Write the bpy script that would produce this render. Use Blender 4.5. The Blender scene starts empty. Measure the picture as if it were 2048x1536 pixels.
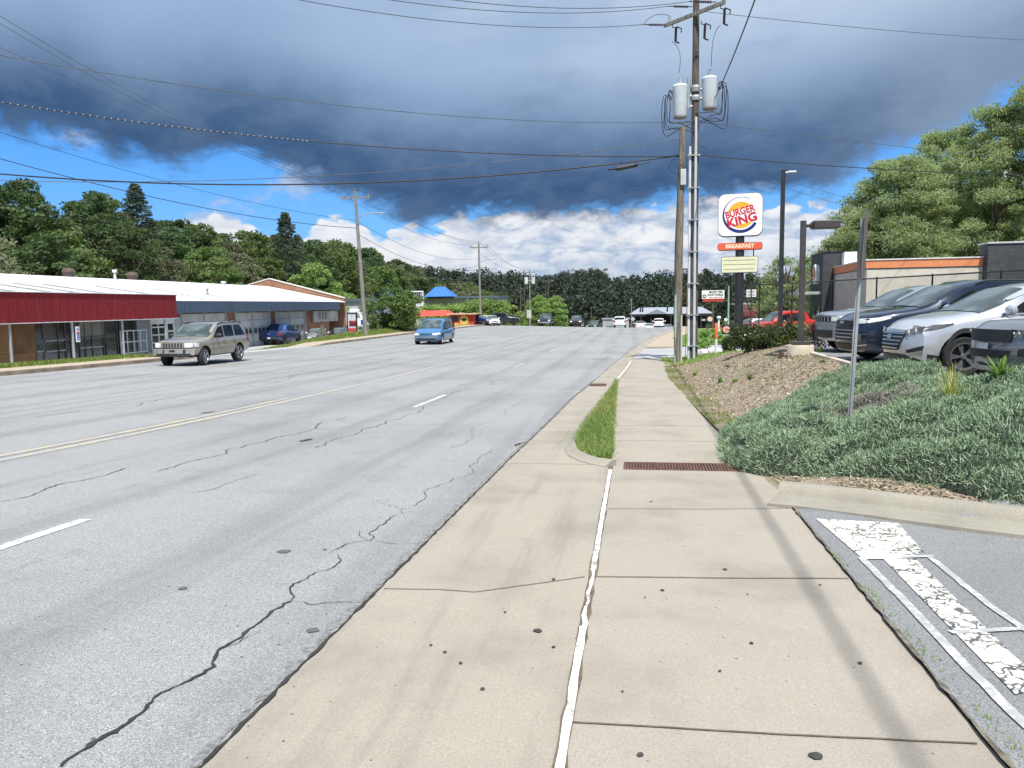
import bpy, bmesh, math, random
import numpy as np
from mathutils import Vector, Matrix
R = math.radians
random.seed(7)
SC = bpy.context.scene
COL = SC.collection

# ------------------------------------------------------------------ camera
FPX, PSI, ROLL, EYE = 1537.0, R(9.0), 0.015, 1.55
PIT = math.atan((768 - 610.7) / FPX)
_c, _s = math.cos(PSI), math.sin(PSI)
_cp, _sp = math.cos(PIT), math.sin(PIT)
CF = Vector((-_s * _cp, _c * _cp, -_sp))
_u = Vector((-_s * _sp, _c * _sp, _cp)); _r = Vector((_c, _s, 0))
CR = _r * math.cos(ROLL) - _u * math.sin(ROLL)
CU = _r * math.sin(ROLL) + _u * math.cos(ROLL)
cam = bpy.data.cameras.new('camera')
cam.sensor_width = 36.0; cam.lens = 36.0 * FPX / 2048.0
cam.clip_start = 0.05; cam.clip_end = 6000
camo = bpy.data.objects.new('camera', cam); COL.objects.link(camo)
camo.matrix_world = Matrix(((CR.x, CU.x, -CF.x, 0), (CR.y, CU.y, -CF.y, 0), (CR.z, CU.z, -CF.z, EYE), (0, 0, 0, 1)))
SC.camera = camo

# ------------------------------------------------------------------ light
SUN_EL, SUN_AZ = R(62), R(163)     # azimuth clockwise from +Y (up the road): behind the camera, a little to its right side
sd = Vector((math.sin(SUN_AZ) * math.cos(SUN_EL), math.cos(SUN_AZ) * math.cos(SUN_EL), math.sin(SUN_EL)))
sun = bpy.data.lights.new('sun', 'SUN'); sun.energy = 4.6; sun.angle = R(0.53); sun.color = (1, .965, .9)
suno = bpy.data.objects.new('sun', sun); COL.objects.link(suno)
suno.rotation_euler = sd.to_track_quat('Z', 'Y').to_euler()
SC.view_settings.view_transform = 'Standard'; SC.view_settings.look = 'None'
SC.view_settings.exposure = 0.45; SC.view_settings.gamma = 1

# ------------------------------------------------------------------ world
W = bpy.data.worlds.new('World'); SC.world = W; W.use_nodes = True
nt = W.node_tree; nt.nodes.clear()
class NB:
    def __init__(s, nt): s.nt = nt
    def n(s, t, **k):
        o = s.nt.nodes.new(t)
        for a, b in k.items(): setattr(o, a, b)
        return o
    def l(s, a, b): s.nt.links.new(a, b)
    def setin(s, o, i, v):
        if v is None: return
        if hasattr(v, 'is_linked') or hasattr(v, 'links'): s.l(v, o.inputs[i])
        else: o.inputs[i].default_value = v
    def m(s, op, a, b=None, c=None, clamp=False):
        o = s.n('ShaderNodeMath', operation=op, use_clamp=clamp)
        s.setin(o, 0, a); s.setin(o, 1, b); s.setin(o, 2, c)
        return o.outputs[0]
    def mix(s, f, a, b, typ='MIX'):
        o = s.n('ShaderNodeMix', data_type='RGBA', blend_type=typ)
        s.setin(o, 0, f); s.setin(o, 6, col4(a)); s.setin(o, 7, col4(b))
        return o.outputs[2]
    def mapr(s, v, a, b, c=0., d=1., smooth=True):
        o = s.n('ShaderNodeMapRange', interpolation_type='SMOOTHSTEP' if smooth else 'LINEAR')
        s.setin(o, 0, v)
        for i, x in zip((1, 2, 3, 4), (a, b, c, d)): s.setin(o, i, x)
        return o.outputs[0]
    def noise(s, vec, scale, detail=3., rough=.55, dist=0., out=0):
        o = s.n('ShaderNodeTexNoise'); s.setin(o, 'Vector', vec)
        o.inputs['Scale'].default_value = scale; o.inputs['Detail'].default_value = detail
        o.inputs['Roughness'].default_value = rough; o.inputs['Distortion'].default_value = dist
        return o.outputs[out]
    def curve(s, v, pts, lo, hi):
        """float curve on [lo,hi]; returns value"""
        u = s.mapr(v, lo, hi, 0., 1., False)
        o = s.n('ShaderNodeFloatCurve'); s.l(u, o.inputs['Value'])
        ys = [p[1] for p in pts]; y0, y1 = min(ys), max(ys)
        c = o.mapping.curves[0]
        P_ = [((p[0] - lo) / (hi - lo), (p[1] - y0) / (y1 - y0)) for p in pts]
        while len(c.points) < len(P_): c.points.new(.5, .5)
        for q, (a, b) in zip(c.points, P_): q.location = (a, b)
        o.mapping.update()
        return s.mapr(o.outputs[0], 0., 1., y0, y1, False)
    def vec(s, x, y, z):
        o = s.n('ShaderNodeCombineXYZ')
        s.setin(o, 0, x); s.setin(o, 1, y); s.setin(o, 2, z); return o.outputs[0]
def col4(c):
    if isinstance(c, (tuple, list)) and len(c) == 3: return (*c, 1.)
    return c
def srgb(r, g, b):
    f = lambda c: (c / 255 / 12.92) if c / 255 <= .04045 else ((c / 255 + .055) / 1.055) ** 2.4
    return (f(r), f(g), f(b))
b = NB(nt)
tc = b.n('ShaderNodeTexCoord').outputs['Generated']
sep = b.n('ShaderNodeSeparateXYZ'); b.l(tc, sep.inputs[0])
az = b.m('MULTIPLY', b.m('ARCTAN2', sep.outputs[0], sep.outputs[1]), 57.2958)     # degrees, + to the right of the road
hor = b.m('SQRT', b.m('ADD', b.m('MULTIPLY', sep.outputs[0], sep.outputs[0]), b.m('MULTIPLY', sep.outputs[1], sep.outputs[1])))
el = b.m('MULTIPLY', b.m('ARCTAN2', sep.outputs[2], hor), 57.2958)
sky = b.n('ShaderNodeTexSky', sky_type='NISHITA', sun_disc=False, sun_elevation=SUN_EL, sun_rotation=SUN_AZ)
sky.air_density = 1.0; sky.dust_density = .3; sky.ozone_density = 2.5
EX = 2 ** -SC.view_settings.exposure
def vis(r, g, bl): return tuple(c * EX for c in srgb(r, g, bl))
# blue of the open sky: the Nishita sky, a little deeper, as the phone recorded it
skyblue = b.mix(1., sky.outputs[0], (.062, .100, .150), 'MULTIPLY')
av = b.vec(b.m('MULTIPLY', az, .05), b.m('MULTIPLY', el, .09), 0.)
n1 = b.noise(av, 1.6, 6, .6)
n2 = b.noise(av, 5.5, 6, .62, .3)
n3 = b.noise(b.vec(b.m('MULTIPLY', az, .05), b.m('MULTIPLY', el, .13), 3.7), .9, 4, .5)
def ang(px, py):
    d = CF + CR * ((px - 1024) / FPX) + CU * ((768 - py) / FPX)
    return math.degrees(math.atan2(d.x, d.y)), math.degrees(math.atan2(d.z, math.hypot(d.x, d.y)))
# lower edge of the storm cloud
E1 = [ang(*p) for p in [(-300, 240), (0, 265), (120, 275), (200, 300), (300, 335), (430, 305), (520, 325), (620, 360), (700, 400), (790, 430), (900, 448), (1050, 440), (1200, 438), (1400, 400), (1550, 405), (1640, 385), (1760, 330), (1900, 260), (2048, 190), (2300, 80)]]
E1 = [(-180, 8.)] + [(-90, 9.)] + E1 + [(90, 18.), (180, 14.)]
e1 = b.curve(az, E1, -180., 180.)
wob = b.m('MULTIPLY', b.m('SUBTRACT', n2, .5), 6.0)
wob2 = b.m('MULTIPLY', b.m('SUBTRACT', n1, .5), 2.0)
dd = b.m('ADD', b.m('SUBTRACT', el, e1), b.m('ADD', wob, wob2))     # degrees above the edge
mdark = b.mapr(dd, -.7, 1.5)
# shade inside the storm cloud, by height above its base, with soft lighter rolls
hh = b.m('ADD', b.m('SUBTRACT', el, e1), b.m('MULTIPLY', b.m('SUBTRACT', n1, .5), 5.))
t1 = b.mapr(hh, 1.2, 11.5)
dk = b.mix(t1, vis(57, 88, 129), vis(150, 178, 213))
rt = b.m('MULTIPLY', b.mapr(az, 9., 22.), .62)
dk = b.mix(rt, dk, vis(156, 178, 204))
t2 = b.mapr(b.m('SUBTRACT', el, b.m('MULTIPLY', b.m('ABSOLUTE', b.m('SUBTRACT', az, 3.)), .17)), 11., 20.)
dk = b.mix(b.m('MULTIPLY', t2, b.mapr(n3, .22, .50)), dk, vis(196, 214, 236))
sw = b.mapr(n2, .35, .7)
dk = b.mix(b.m('MULTIPLY', sw, .16), dk, vis(158, 182, 212))
dk = b.mix(b.m('MULTIPLY', b.mapr(n1, .50, .30), .18), dk, vis(80, 108, 148))
dk = b.mix(b.m('MULTIPLY', b.m('MULTIPLY', b.mapr(el, 13., 21.), b.mapr(az, -10., -24.)), .62), dk, vis(160, 186, 222))
# bright cumulus band along the skyline
E2 = [ang(*p) for p in [(-300, 520), (0, 520), (300, 480), (385, 448), (430, 428), (490, 440), (540, 470), (600, 470), (640, 436), (680, 432), (740, 458), (800, 462), (880, 450), (960, 430), (1100, 420), (1500, 400), (1640, 410), (1700, 400), (1800, 380), (2048, 330)]]
E2 = [(-180, 5.)] + E2 + [(100, 7.), (180, 6.)]
e2 = b.curve(az, E2, -180., 180.)
bil = b.n('ShaderNodeTexVoronoi', feature='SMOOTH_F1'); bil.inputs['Scale'].default_value = 5.2
bv = b.n('ShaderNodeVectorMath', operation='ADD'); b.l(b.vec(b.m('MULTIPLY', az, .10), b.m('MULTIPLY', el, .17), 1.), bv.inputs[0])
nv = b.n('ShaderNodeVectorMath', operation='SCALE'); b.l(b.noise(b.vec(b.m('MULTIPLY', az, .1), b.m('MULTIPLY', el, .17), 2.), 7., 5, .6, out=1), nv.inputs[0]); nv.inputs['Scale'].default_value = .22
b.l(nv.outputs[0], bv.inputs[1]); b.l(bv.outputs[0], bil.inputs['Vector'])
bl = bil.outputs['Distance']
d2 = b.m('ADD', b.m('SUBTRACT', e2, el), b.m('ADD', b.m('MULTIPLY', b.m('SUBTRACT', n2, .5), 2.4), b.m('MULTIPLY', b.m('SUBTRACT', .35, bl), 2.0)))
mcum = b.mapr(d2, -.12, .28)
hole = b.noise(b.vec(b.m('MULTIPLY', az, .06), b.m('MULTIPLY', el, .16), 8.), 3.0, 5, .6)
mcum = b.m('MULTIPLY', mcum, b.mapr(hole, .27, .33))
cs = b.noise(b.vec(b.m('MULTIPLY', az, .09), b.m('MULTIPLY', el, .22), 5.), 4.2, 7, .62, .4)
cc = b.mix(b.mapr(cs, .34, .60), vis(172, 192, 220), vis(243, 245, 249))
cc = b.mix(b.m('MULTIPLY', b.mapr(bl, .25, .6), .22), cc, vis(160, 180, 208))
cc = b.mix(b.mapr(el, 4.5, .5, 0., .55), cc, vis(150, 176, 208))
cc = b.mix(b.m('MULTIPLY', b.mapr(az, -8., -16.), .6), cc, vis(244, 245, 248))
# a few loose puffs in the blue gap
pf = b.noise(b.vec(b.m('MULTIPLY', az, .07), b.m('MULTIPLY', el, .15), 12.), 2.2, 6, .62)
mp = b.m('MULTIPLY', b.mapr(pf, .54, .68), .85)
blue = b.mix(b.m('MULTIPLY', b.mapr(el, 3., 12.), 1.), vis(120, 188, 250), vis(84, 166, 252))
blue = b.mix(.25, blue, skyblue)
c = b.mix(mp, blue, vis(186, 200, 222))
c = b.mix(mcum, c, cc)
c = b.mix(mdark, c, dk)
# below the horizon: dull ground tone
c = b.mix(b.mapr(el, -.2, -2.), c, vis(90, 100, 90))
bg = b.n('ShaderNodeBackground'); b.l(c, bg.inputs[0]); bg.inputs[1].default_value = 1.0
wo = b.n('ShaderNodeOutputWorld'); b.l(bg.outputs[0], wo.inputs[0])

# ------------------------------------------------------------------ ground shape
PY = [(-40, 1.76), (0, 0), (6, -.264), (12, -.51), (22, -.76), (31, -.93), (50, -1.2), (75, -1.5), (110, -1.87), (130, -2.5), (160, -4.2), (200, -7), (300, -12), (450, -15), (3000, -15)]
def P(y):
    k = PY
    if y <= k[0][0]: return k[0][1]
    for i in range(len(k) - 1):
        if y <= k[i + 1][0]:
            x0, y0 = k[i]; x1, y1 = k[i + 1]
            def m(j):
                if j <= 0 or j >= len(k) - 1:
                    a, c_ = max(j - 1, 0), min(j + 1, len(k) - 1)
                    return (k[c_][1] - k[a][1]) / (k[c_][0] - k[a][0])
                return ((k[j + 1][1] - k[j][1]) / (k[j + 1][0] - k[j][0]) + (k[j][1] - k[j - 1][1]) / (k[j][0] - k[j - 1][0])) / 2
            h = x1 - x0; t = (y - x0) / h
            return y0 * (1 + 2 * t) * (1 - t) ** 2 + m(i) * h * t * (1 - t) ** 2 + y1 * t * t * (3 - 2 * t) + m(i + 1) * h * t * t * (t - 1)
    return k[-1][1]
def lerp(a, b_, t): return a + (b_ - a) * t
def sst(x, a, b_):
    t = max(0., min(1., (x - a) / (b_ - a))); return t * t * (3 - 2 * t)
def pl(pts, x):
    if x <= pts[0][0]: return pts[0][1]
    for (a, c_), (d, e) in zip(pts, pts[1:]):
        if x <= d: return c_ + (e - c_) * (x - a) / (d - a)
    return pts[-1][1]
def edgeX(y): return pl([(-30, -1.5), (10, -1.57), (18, -1.43), (22, -1.25), (29.5, -.95), (40, -.43), (61, .92), (101, 5.), (135, 8.), (300, 8.)], y)
def seamX(y): return pl([(-30, -.25), (9, -.26), (23, -.5), (30, -.2), (36, -.03), (47, .71), (61, 1.75), (101, 5.9), (135, 9.), (300, 9.)], y)
def walkX(y): return pl([(-30, 1.33), (3, 1.33), (8, 1.45), (12.7, 1.38), (24, 1.09), (30, 1.2), (31, 1.75), (36, 1.9), (47, 2.6), (61, 3.6), (101, 7.6), (300, 11)], y)
KL = -20.3
def bank(x, y):                                      # superelevation towards the far kerb
    s_ = pl([(-30, .27), (48, .27), (72, .5), (110, .6), (160, .2), (200, 0)], y)
    return s_ * max(0., min(1., (-x - 1.6) / 18.7))
def H(x, y):
    if x >= KL and x <= 1.5: return P(y) + bank(x, y) + (hill(x, y) if y > 250 else 0)
    if x > 1.5:
        p = P(y)
        lot = pl([(-30, .15), (24, .15), (30, -.35), (37, -.85), (60, -1.1), (80, -1.6), (110, -2.1)], y) if y < 110 else P(y) - .2
        yk = 7.5 - .8 * min(max(x - 1.45, 0), 1.6)
        tb = sst(x, 1.5, 4.4); td = sst(x, 1.5, 14.)
        w_ = sst(y, yk, yk + 1.6)
        t = lerp(td, tb, w_)
        z = p + (lot - p) * t
        if y > 250: z += hill(x, y)
        return z
    p = P(y) + bank(KL, y)
    lot = pl([(-30, -1.2), (25, -1.62), (45, -1.66), (64, -1.72), (82, -1.9), (98, -1.6), (106, -1.5), (120, -1.9), (130, -2.8), (150, -4.6), (200, -7.5), (300, -12)], y)
    g = .13
    isl = sst(y, 53, 62) * (1 - sst(y, 84, 100)) * .24 * sst(x, -25.5, -23.6) 
    g += isl * sst(-x, 22., 23.)
    drive = sst(y, 32.5, 34.5) * (1 - sst(y, 47., 54.)) 
    a0 = lerp(23.2, 21.0, drive); a1 = lerp(26.5, 29.0, drive)
    t = sst(-x, a0, a1)
    z = lerp(p + g * (1 - drive), lot, t)
    if x < -44 : z += .10 * (-x - 44)* sst(-x, 44, 60)
    if y > 250: z += hill(x, y)
    return z
def hill(x, y):
    r = sst(y, 250, 420)
    h = r * (15.5 + 2 * math.sin(x * .021 + 1.) + 1.5 * math.sin(x * .05))
    h += 17 * math.exp(-(((x + 42) / 34) ** 2 + ((y - 760) / 120) ** 2))
    h += 75 * math.exp(-(((x - 265) / 95) ** 2 + ((y - 720) / 160) ** 2))
    return h
def rayd(px, py): return CF + CR * ((px - 1024) / FPX) + CU * ((768 - py) / FPX)
def G(px, py):
    """ground point seen in that direction"""
    d = rayd(px, py); t = .5
    while t < 900:
        if EYE + d.z * t < H(d.x * t, d.y * t):
            a, b_ = t / 1.02, t
            for _ in range(30):
                m = (a + b_) / 2
                if EYE + d.z * m < H(d.x * m, d.y * m): b_ = m
                else: a = m
            return Vector((d.x * b_, d.y * b_, H(d.x * b_, d.y * b_)))
        t *= 1.02
    return Vector((d.x * t, d.y * t, 0))
def Wp(px, py, z):
    d = rayd(px, py) * z; return Vector((d.x, d.y, d.z + EYE))
def XY(px, z):
    d = Wp(px, 610, z); return d.x, d.y

# ------------------------------------------------------------------ mesh helpers
class MB:
    def __init__(s): s.v = []; s.f = []; s.mi = []; s.cur = 0
    def add(s, vs, fs):
        o = len(s.v); s.v += [tuple(v) for v in vs]
        for f in fs: s.f.append(tuple(i + o for i in f)); s.mi.append(s.cur)
        return s
    def box(s, c, d, rz=0., rx=0., ry=0.):
        M_ = Matrix.Translation(c) @ Matrix.Rotation(rz, 4, 'Z') @ Matrix.Rotation(ry, 4, 'Y') @ Matrix.Rotation(rx, 4, 'X')
        vs = [M_ @ Vector((x * d[0] / 2, y * d[1] / 2, z * d[2] / 2)) for z in (-1, 1) for y in (-1, 1) for x in (-1, 1)]
        return s.add(vs, [(0, 2, 3, 1), (4, 5, 7, 6), (0, 1, 5, 4), (2, 6, 7, 3), (0, 4, 6, 2), (1, 3, 7, 5)])
    def b2(s, x0, x1, y0, y1, z0, z1): return s.box(((x0 + x1) / 2, (y0 + y1) / 2, (z0 + z1) / 2), (abs(x1 - x0), abs(y1 - y0), abs(z1 - z0)))
    def tube(s, pts, r, n=8, cap=True, rs=None):
        pts = [Vector(p) for p in pts]; rings = []; up = None
        for i, p in enumerate(pts):
            d = (pts[min(i + 1, len(pts) - 1)] - pts[max(i - 1, 0)])
            if d.length < 1e-9: d = Vector((0, 0, 1))
            d.normalize()
            if up is None: up = d.orthogonal().normalized()
            up = (up - d * up.dot(d)); up = up.normalized() if up.length > 1e-6 else d.orthogonal().normalized()
            sd_ = d.cross(up); rr = rs[i] if rs else r
            rings.append([p + (up * math.cos(a) + sd_ * math.sin(a)) * rr for a in [2 * math.pi * k / n for k in range(n)]])
        vs = [v for q in rings for v in q]; fs = []
        for i in range(len(rings) - 1):
            for k in range(n): fs.append((i * n + k, i * n + (k + 1) % n, (i + 1) * n + (k + 1) % n, (i + 1) * n + k))
        if cap: fs.append(tuple(range(n - 1, -1, -1))); fs.append(tuple((len(rings) - 1) * n + k for k in range(n)))
        return s.add(vs, fs)
    def cyl(s, a, b_, r0, r1=None, n=16): return s.tube([a, b_], r0, n, True, [r0, r0 if r1 is None else r1])
    def lathe(s, prof, c=(0, 0, 0), axis='Z', n=24, closed=False):
        vs = []; fs = []; m = len(prof)
        for k in range(n):
            a = 2 * math.pi * k / n
            for r, h in prof:
                p = (r * math.cos(a), r * math.sin(a), h)
                if axis == 'Y': p = (p[0], p[2], p[1])
                if axis == 'X': p = (p[2], p[0], p[1])
                vs.append((p[0] + c[0], p[1] + c[1], p[2] + c[2]))
        for k in range(n):
            for i in range(m if closed else m - 1):
                j = (i + 1) % m; k2 = (k + 1) % n
                f = (k * m + i, k2 * m + i, k2 * m + j, k * m + j)
                fs.append(f if axis != 'Y' else f[::-1])
        return s.add(vs, fs)
    def prism(s, poly, h0, h1, axis='Z'):
        n = len(poly)
        mp_ = {'Z': lambda a, b_, h: (a, b_, h), 'Y': lambda a, b_, h: (a, h, b_), 'X': lambda a, b_, h: (h, a, b_)}[axis]
        vs = [mp_(a, b_, h0) for a, b_ in poly] + [mp_(a, b_, h1) for a, b_ in poly]
        fs = [tuple(range(n - 1, -1, -1)), tuple(range(n, 2 * n))] + [(i, (i + 1) % n, n + (i + 1) % n, n + i) for i in range(n)]
        return s.add(vs, fs)
    def quad(s, *p): return s.add(p, [tuple(range(len(p)))])
    def grid(s, rows):
        n = len(rows[0]); vs = [v for r_ in rows for v in r_]
        return s.add(vs, [(i * n + k, i * n + k + 1, (i + 1) * n + k + 1, (i + 1) * n + k) for i in range(len(rows) - 1) for k in range(n - 1)])
    def build(s, name, mat, parent=None, smooth=False, bevel=0., rec=True, seg=2):
        me = bpy.data.meshes.new(name); me.from_pydata(s.v, [], s.f)
        mats = mat if isinstance(mat, (list, tuple)) else [mat]
        for m_ in mats: me.materials.append(m_)
        if len(mats) > 1: me.polygons.foreach_set('material_index', s.mi)
        if rec:
            bm = bmesh.new(); bm.from_mesh(me); bmesh.ops.recalc_face_normals(bm, faces=bm.faces); bm.to_mesh(me); bm.free()
        if smooth: me.shade_smooth()
        o = bpy.data.objects.new(name, me); COL.objects.link(o)
        if parent: o.parent = parent
        if bevel:
            md = o.modifiers.new('bevel', 'BEVEL'); md.width = bevel; md.segments = seg; md.limit_method = 'ANGLE'; md.angle_limit = R(40)
            md.harden_normals = False
        if smooth == 'auto':
            bm = bmesh.new(); bm.from_mesh(me)
            for e in bm.edges:
                if len(e.link_faces) == 2 and e.calc_face_angle(0) > R(35): e.smooth = False
            bm.to_mesh(me); bm.free()
        return o
def tag(o, label=None, cat=None, group=None, kind=None):
    if label: o['label'] = label
    if cat: o['category'] = cat
    if group: o['group'] = group
    if kind: o['kind'] = kind
    return o
def thing(name, label, cat, loc=(0, 0, 0), rz=0., group=None):
    o = bpy.data.objects.new(name, None); COL.objects.link(o); o.location = loc; o.rotation_euler = (0, 0, rz)
    o.empty_display_size = .2
    return tag(o, label, cat, group)
def struct(o): o['kind'] = 'structure'; return o
def copy_tree(o, parent=None):
    c_ = o.copy(); COL.objects.link(c_)
    if parent: c_.parent = parent
    for ch in [x for x in KIDS.get(o.name, [])] or list(o.children): copy_tree(ch, c_)
    return c_
KIDS = {}

# ------------------------------------------------------------------ materials
MATS = {}
def mat(name, base=(.5, .5, .5), rough=.6, metal=0., var=.12, scale=3., bump=0., bscale=40., spec=.5, coat=0., dirt=None, dscale=1.2):
    if name in MATS: return MATS[name]
    m_ = bpy.data.materials.new(name); m_.use_nodes = True; nt_ = m_.node_tree
    q = NB(nt_); bs = nt_.nodes['Principled BSDF']
    co = q.n('ShaderNodeTexCoord').outputs['Object']
    n_ = q.noise(co, scale, 5, .6)
    dk_ = tuple(x * (1 - var) for x in base); lt = tuple(min(1, x * (1 + var)) for x in base)
    c_ = q.mix(q.mapr(n_, .3, .7), dk_, lt)
    if dirt:
        c_ = q.mix(q.m('MULTIPLY', q.mapr(q.noise(co, dscale, 6, .65), .48, .72), .7), c_, dirt)
    q.l(c_, bs.inputs['Base Color'])
    bs.inputs['Roughness'].default_value = rough; bs.inputs['Metallic'].default_value = metal
    bs.inputs['Specular IOR Level'].default_value = spec
    if coat: bs.inputs['Coat Weight'].default_value = coat; bs.inputs['Coat Roughness'].default_value = .04
    if bump:
        bp = q.n('ShaderNodeBump'); bp.inputs['Strength'].default_value = bump; bp.inputs['Distance'].default_value = .02
        q.l(q.noise(co, bscale, 5, .6), bp.inputs['Height']); q.l(bp.outputs[0], bs.inputs['Normal'])
    MATS[name] = m_; return m_
def newmat(name):
    m_ = bpy.data.materials.new(name); m_.use_nodes = True; MATS[name] = m_
    q = NB(m_.node_tree); return m_, q, m_.node_tree.nodes['Principled BSDF'], q.n('ShaderNodeTexCoord').outputs['Object']
def leafmat(name, c0, c1, c2=None, trans=.35, rough=.6, spec=.3):
    m_, q, bs, co = newmat(name)
    rnd = q.n('ShaderNodeNewGeometry').outputs['Random Per Island']
    orn = q.n('ShaderNodeObjectInfo').outputs['Random']
    n_ = q.noise(co, .45, 4, .6)
    c_ = q.mix(rnd, c0, c1)
    c_ = q.mix(q.m('MULTIPLY', q.mapr(n_, .42, .62), .7), c_, c2 or c1)
    hs = q.n('ShaderNodeHueSaturation'); q.l(c_, hs.inputs['Color'])
    q.l(q.mapr(orn, 0., 1., .485, .515, False), hs.inputs['Hue']); q.l(q.mapr(orn, 0., 1., .75, 1.2, False), hs.inputs['Value'])
    q.l(hs.outputs[0], bs.inputs['Base Color']); bs.inputs['Roughness'].default_value = rough; bs.inputs['Specular IOR Level'].default_value = spec
    tr = q.n('ShaderNodeBsdfTranslucent'); q.l(q.mix(1., hs.outputs[0], (1.25, 1.35, .6), 'MULTIPLY'), tr.inputs[0])
    mx = q.n('ShaderNodeMixShader'); mx.inputs[0].default_value = trans
    q.l(bs.outputs[0], mx.inputs[1]); q.l(tr.outputs[0], mx.inputs[2])
    q.l(mx.outputs[0], m_.node_tree.nodes['Material Output'].inputs[0])
    return m_
# ------------------------------------------------------------------ ground materials
def asphalt(name, lo, hi, tint=(1, 1, 1), lanes=True):
    m_, q, bs, co = newmat(name)
    big = q.noise(co, .22, 5, .6); mid = q.noise(co, 2.2, 5, .65)
    sp = q.noise(co, 55., 3, .8); sp2 = q.noise(co, 170., 2, .8)
    c_ = q.mix(q.mapr(sp, .30, .70, 0., 1., False), lo, hi)
    c_ = q.mix(q.mapr(sp2, .56, .70), c_, tuple(min(.8, x * 1.9) for x in hi))
    c_ = q.mix(q.m('MULTIPLY', q.mapr(sp2, .46, .34), .8), c_, tuple(x * .25 for x in lo))
    c_ = q.mix(q.m('MULTIPLY', q.mapr(big, .4, .66), .28), c_, tuple(x * .62 for x in lo))
    c_ = q.mix(q.m('MULTIPLY', q.mapr(mid, .5, .75), .22), c_, tuple(x * .6 for x in lo))
    if lanes:        # tyre-polished and oil-stained bands that run along each lane
        sx = q.n('ShaderNodeSeparateXYZ'); q.l(co, sx.inputs[0])
        ws = q.m('ADD', sx.outputs[0], q.m('MULTIPLY', q.noise(q.vec(sx.outputs[0], q.m('MULTIPLY', sx.outputs[1], .08), 0.), .5, 3), 1.6))
        ph = q.m('SINE', q.m('MULTIPLY', q.m('ADD', ws, -.55), 2 * math.pi / 1.62))
        st = q.noise(q.vec(q.m('MULTIPLY', sx.outputs[0], 2.2), q.m('MULTIPLY', sx.outputs[1], .12), 0.), 1.2, 5, .6)
        k_ = q.m('MULTIPLY', q.mapr(ph, -.2, 1.), q.mapr(st, .32, .62))
        c_ = q.mix(q.m('MULTIPLY', k_, .26), c_, tuple(x * .42 for x in lo))
    # sparse dark pits
    vo = q.n('ShaderNodeTexVoronoi'); q.l(co, vo.inputs['Vector']); vo.inputs['Scale'].default_value = 6.; vo.inputs['Randomness'].default_value = 1.
    c_ = q.mix(q.m('MULTIPLY', q.m('LESS_THAN', vo.outputs['Distance'], .055), .8), c_, (.03, .03, .032))
    q.l(c_, bs.inputs['Base Color']); bs.inputs['Roughness'].default_value = .68; bs.inputs['Specular IOR Level'].default_value = .5
    bp = q.n('ShaderNodeBump'); bp.inputs['Strength'].default_value = .55; bp.inputs['Distance'].default_value = .006
    q.l(sp2, bp.inputs['Height']); q.l(bp.outputs[0], bs.inputs['Normal'])
    return m_
def concrete(name, base, stain=.25, streak=False, grain=1.):
    m_, q, bs, co = newmat(name)
    sp = q.noise(co, 95., 4, .75); mid = q.noise(co, 1.1, 6, .62); fine = q.noise(co, 9., 5, .7)
    k = lambda f: tuple(x * f for x in base)
    c_ = q.mix(q.mapr(sp, .3, .7, 0., 1., False), k(1 - .22 * grain), k(1 + .2 * grain))
    c_ = q.mix(q.m('MULTIPLY', q.mapr(mid, .42, .72), stain), c_, k(.6))
    c_ = q.mix(q.m('MULTIPLY', q.mapr(fine, .5, .75), .16), c_, (base[0] * .8, base[1] * .72, base[2] * .6))
    if streak:
        sx = q.n('ShaderNodeSeparateXYZ'); q.l(co, sx.inputs[0])
        st = q.noise(q.vec(q.m('MULTIPLY', sx.outputs[0], 3.2), q.m('MULTIPLY', sx.outputs[1], .22), 0.), 1.3, 5, .6)
        c_ = q.mix(q.m('MULTIPLY', q.mapr(st, .48, .7), .36), c_, k(.5))
    vo = q.n('ShaderNodeTexVoronoi'); q.l(co, vo.inputs['Vector']); vo.inputs['Scale'].default_value = 8.
    wn = q.noise(co, 30., 2)
    c_ = q.mix(q.m('MULTIPLY', q.m('LESS_THAN', q.m('ADD', vo.outputs['Distance'], q.m('MULTIPLY', wn, .05)), .075), .75), c_, (.05, .045, .04))
    q.l(c_, bs.inputs['Base Color']); bs.inputs['Roughness'].default_value = .88; bs.inputs['Specular IOR Level'].default_value = .25
    bp = q.n('ShaderNodeBump'); bp.inputs['Strength'].default_value = .3; bp.inputs['Distance'].default_value = .004
    q.l(sp, bp.inputs['Height']); q.l(bp.outputs[0], bs.inputs['Normal'])
    return m_
M_road = asphalt('weathered_asphalt', (.205, .203, .199), (.395, .391, .384))
M_lot = asphalt('lot_asphalt', (.16, .162, .165), (.30, .302, .305), lanes=False)
M_lotl = asphalt('pale_lot_asphalt', (.34, .34, .34), (.5, .5, .49), lanes=False)
M_con = concrete('gutter_concrete', (.352, .316, .262), .5, True)
M_walk = concrete('walk_concrete', (.352, .314, .262), .5)
M_kerb = concrete('kerb_concrete', (.33, .305, .25), .7, grain=1.2)
M_orange = concrete('far_walk_concrete', (.42, .35, .265), .2)
M_crack = mat('crack_dark', (.035, .033, .032), .95, var=.3)
M_joint = mat('joint_dark', (.13, .105, .075), .95, var=.3, scale=12)
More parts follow.
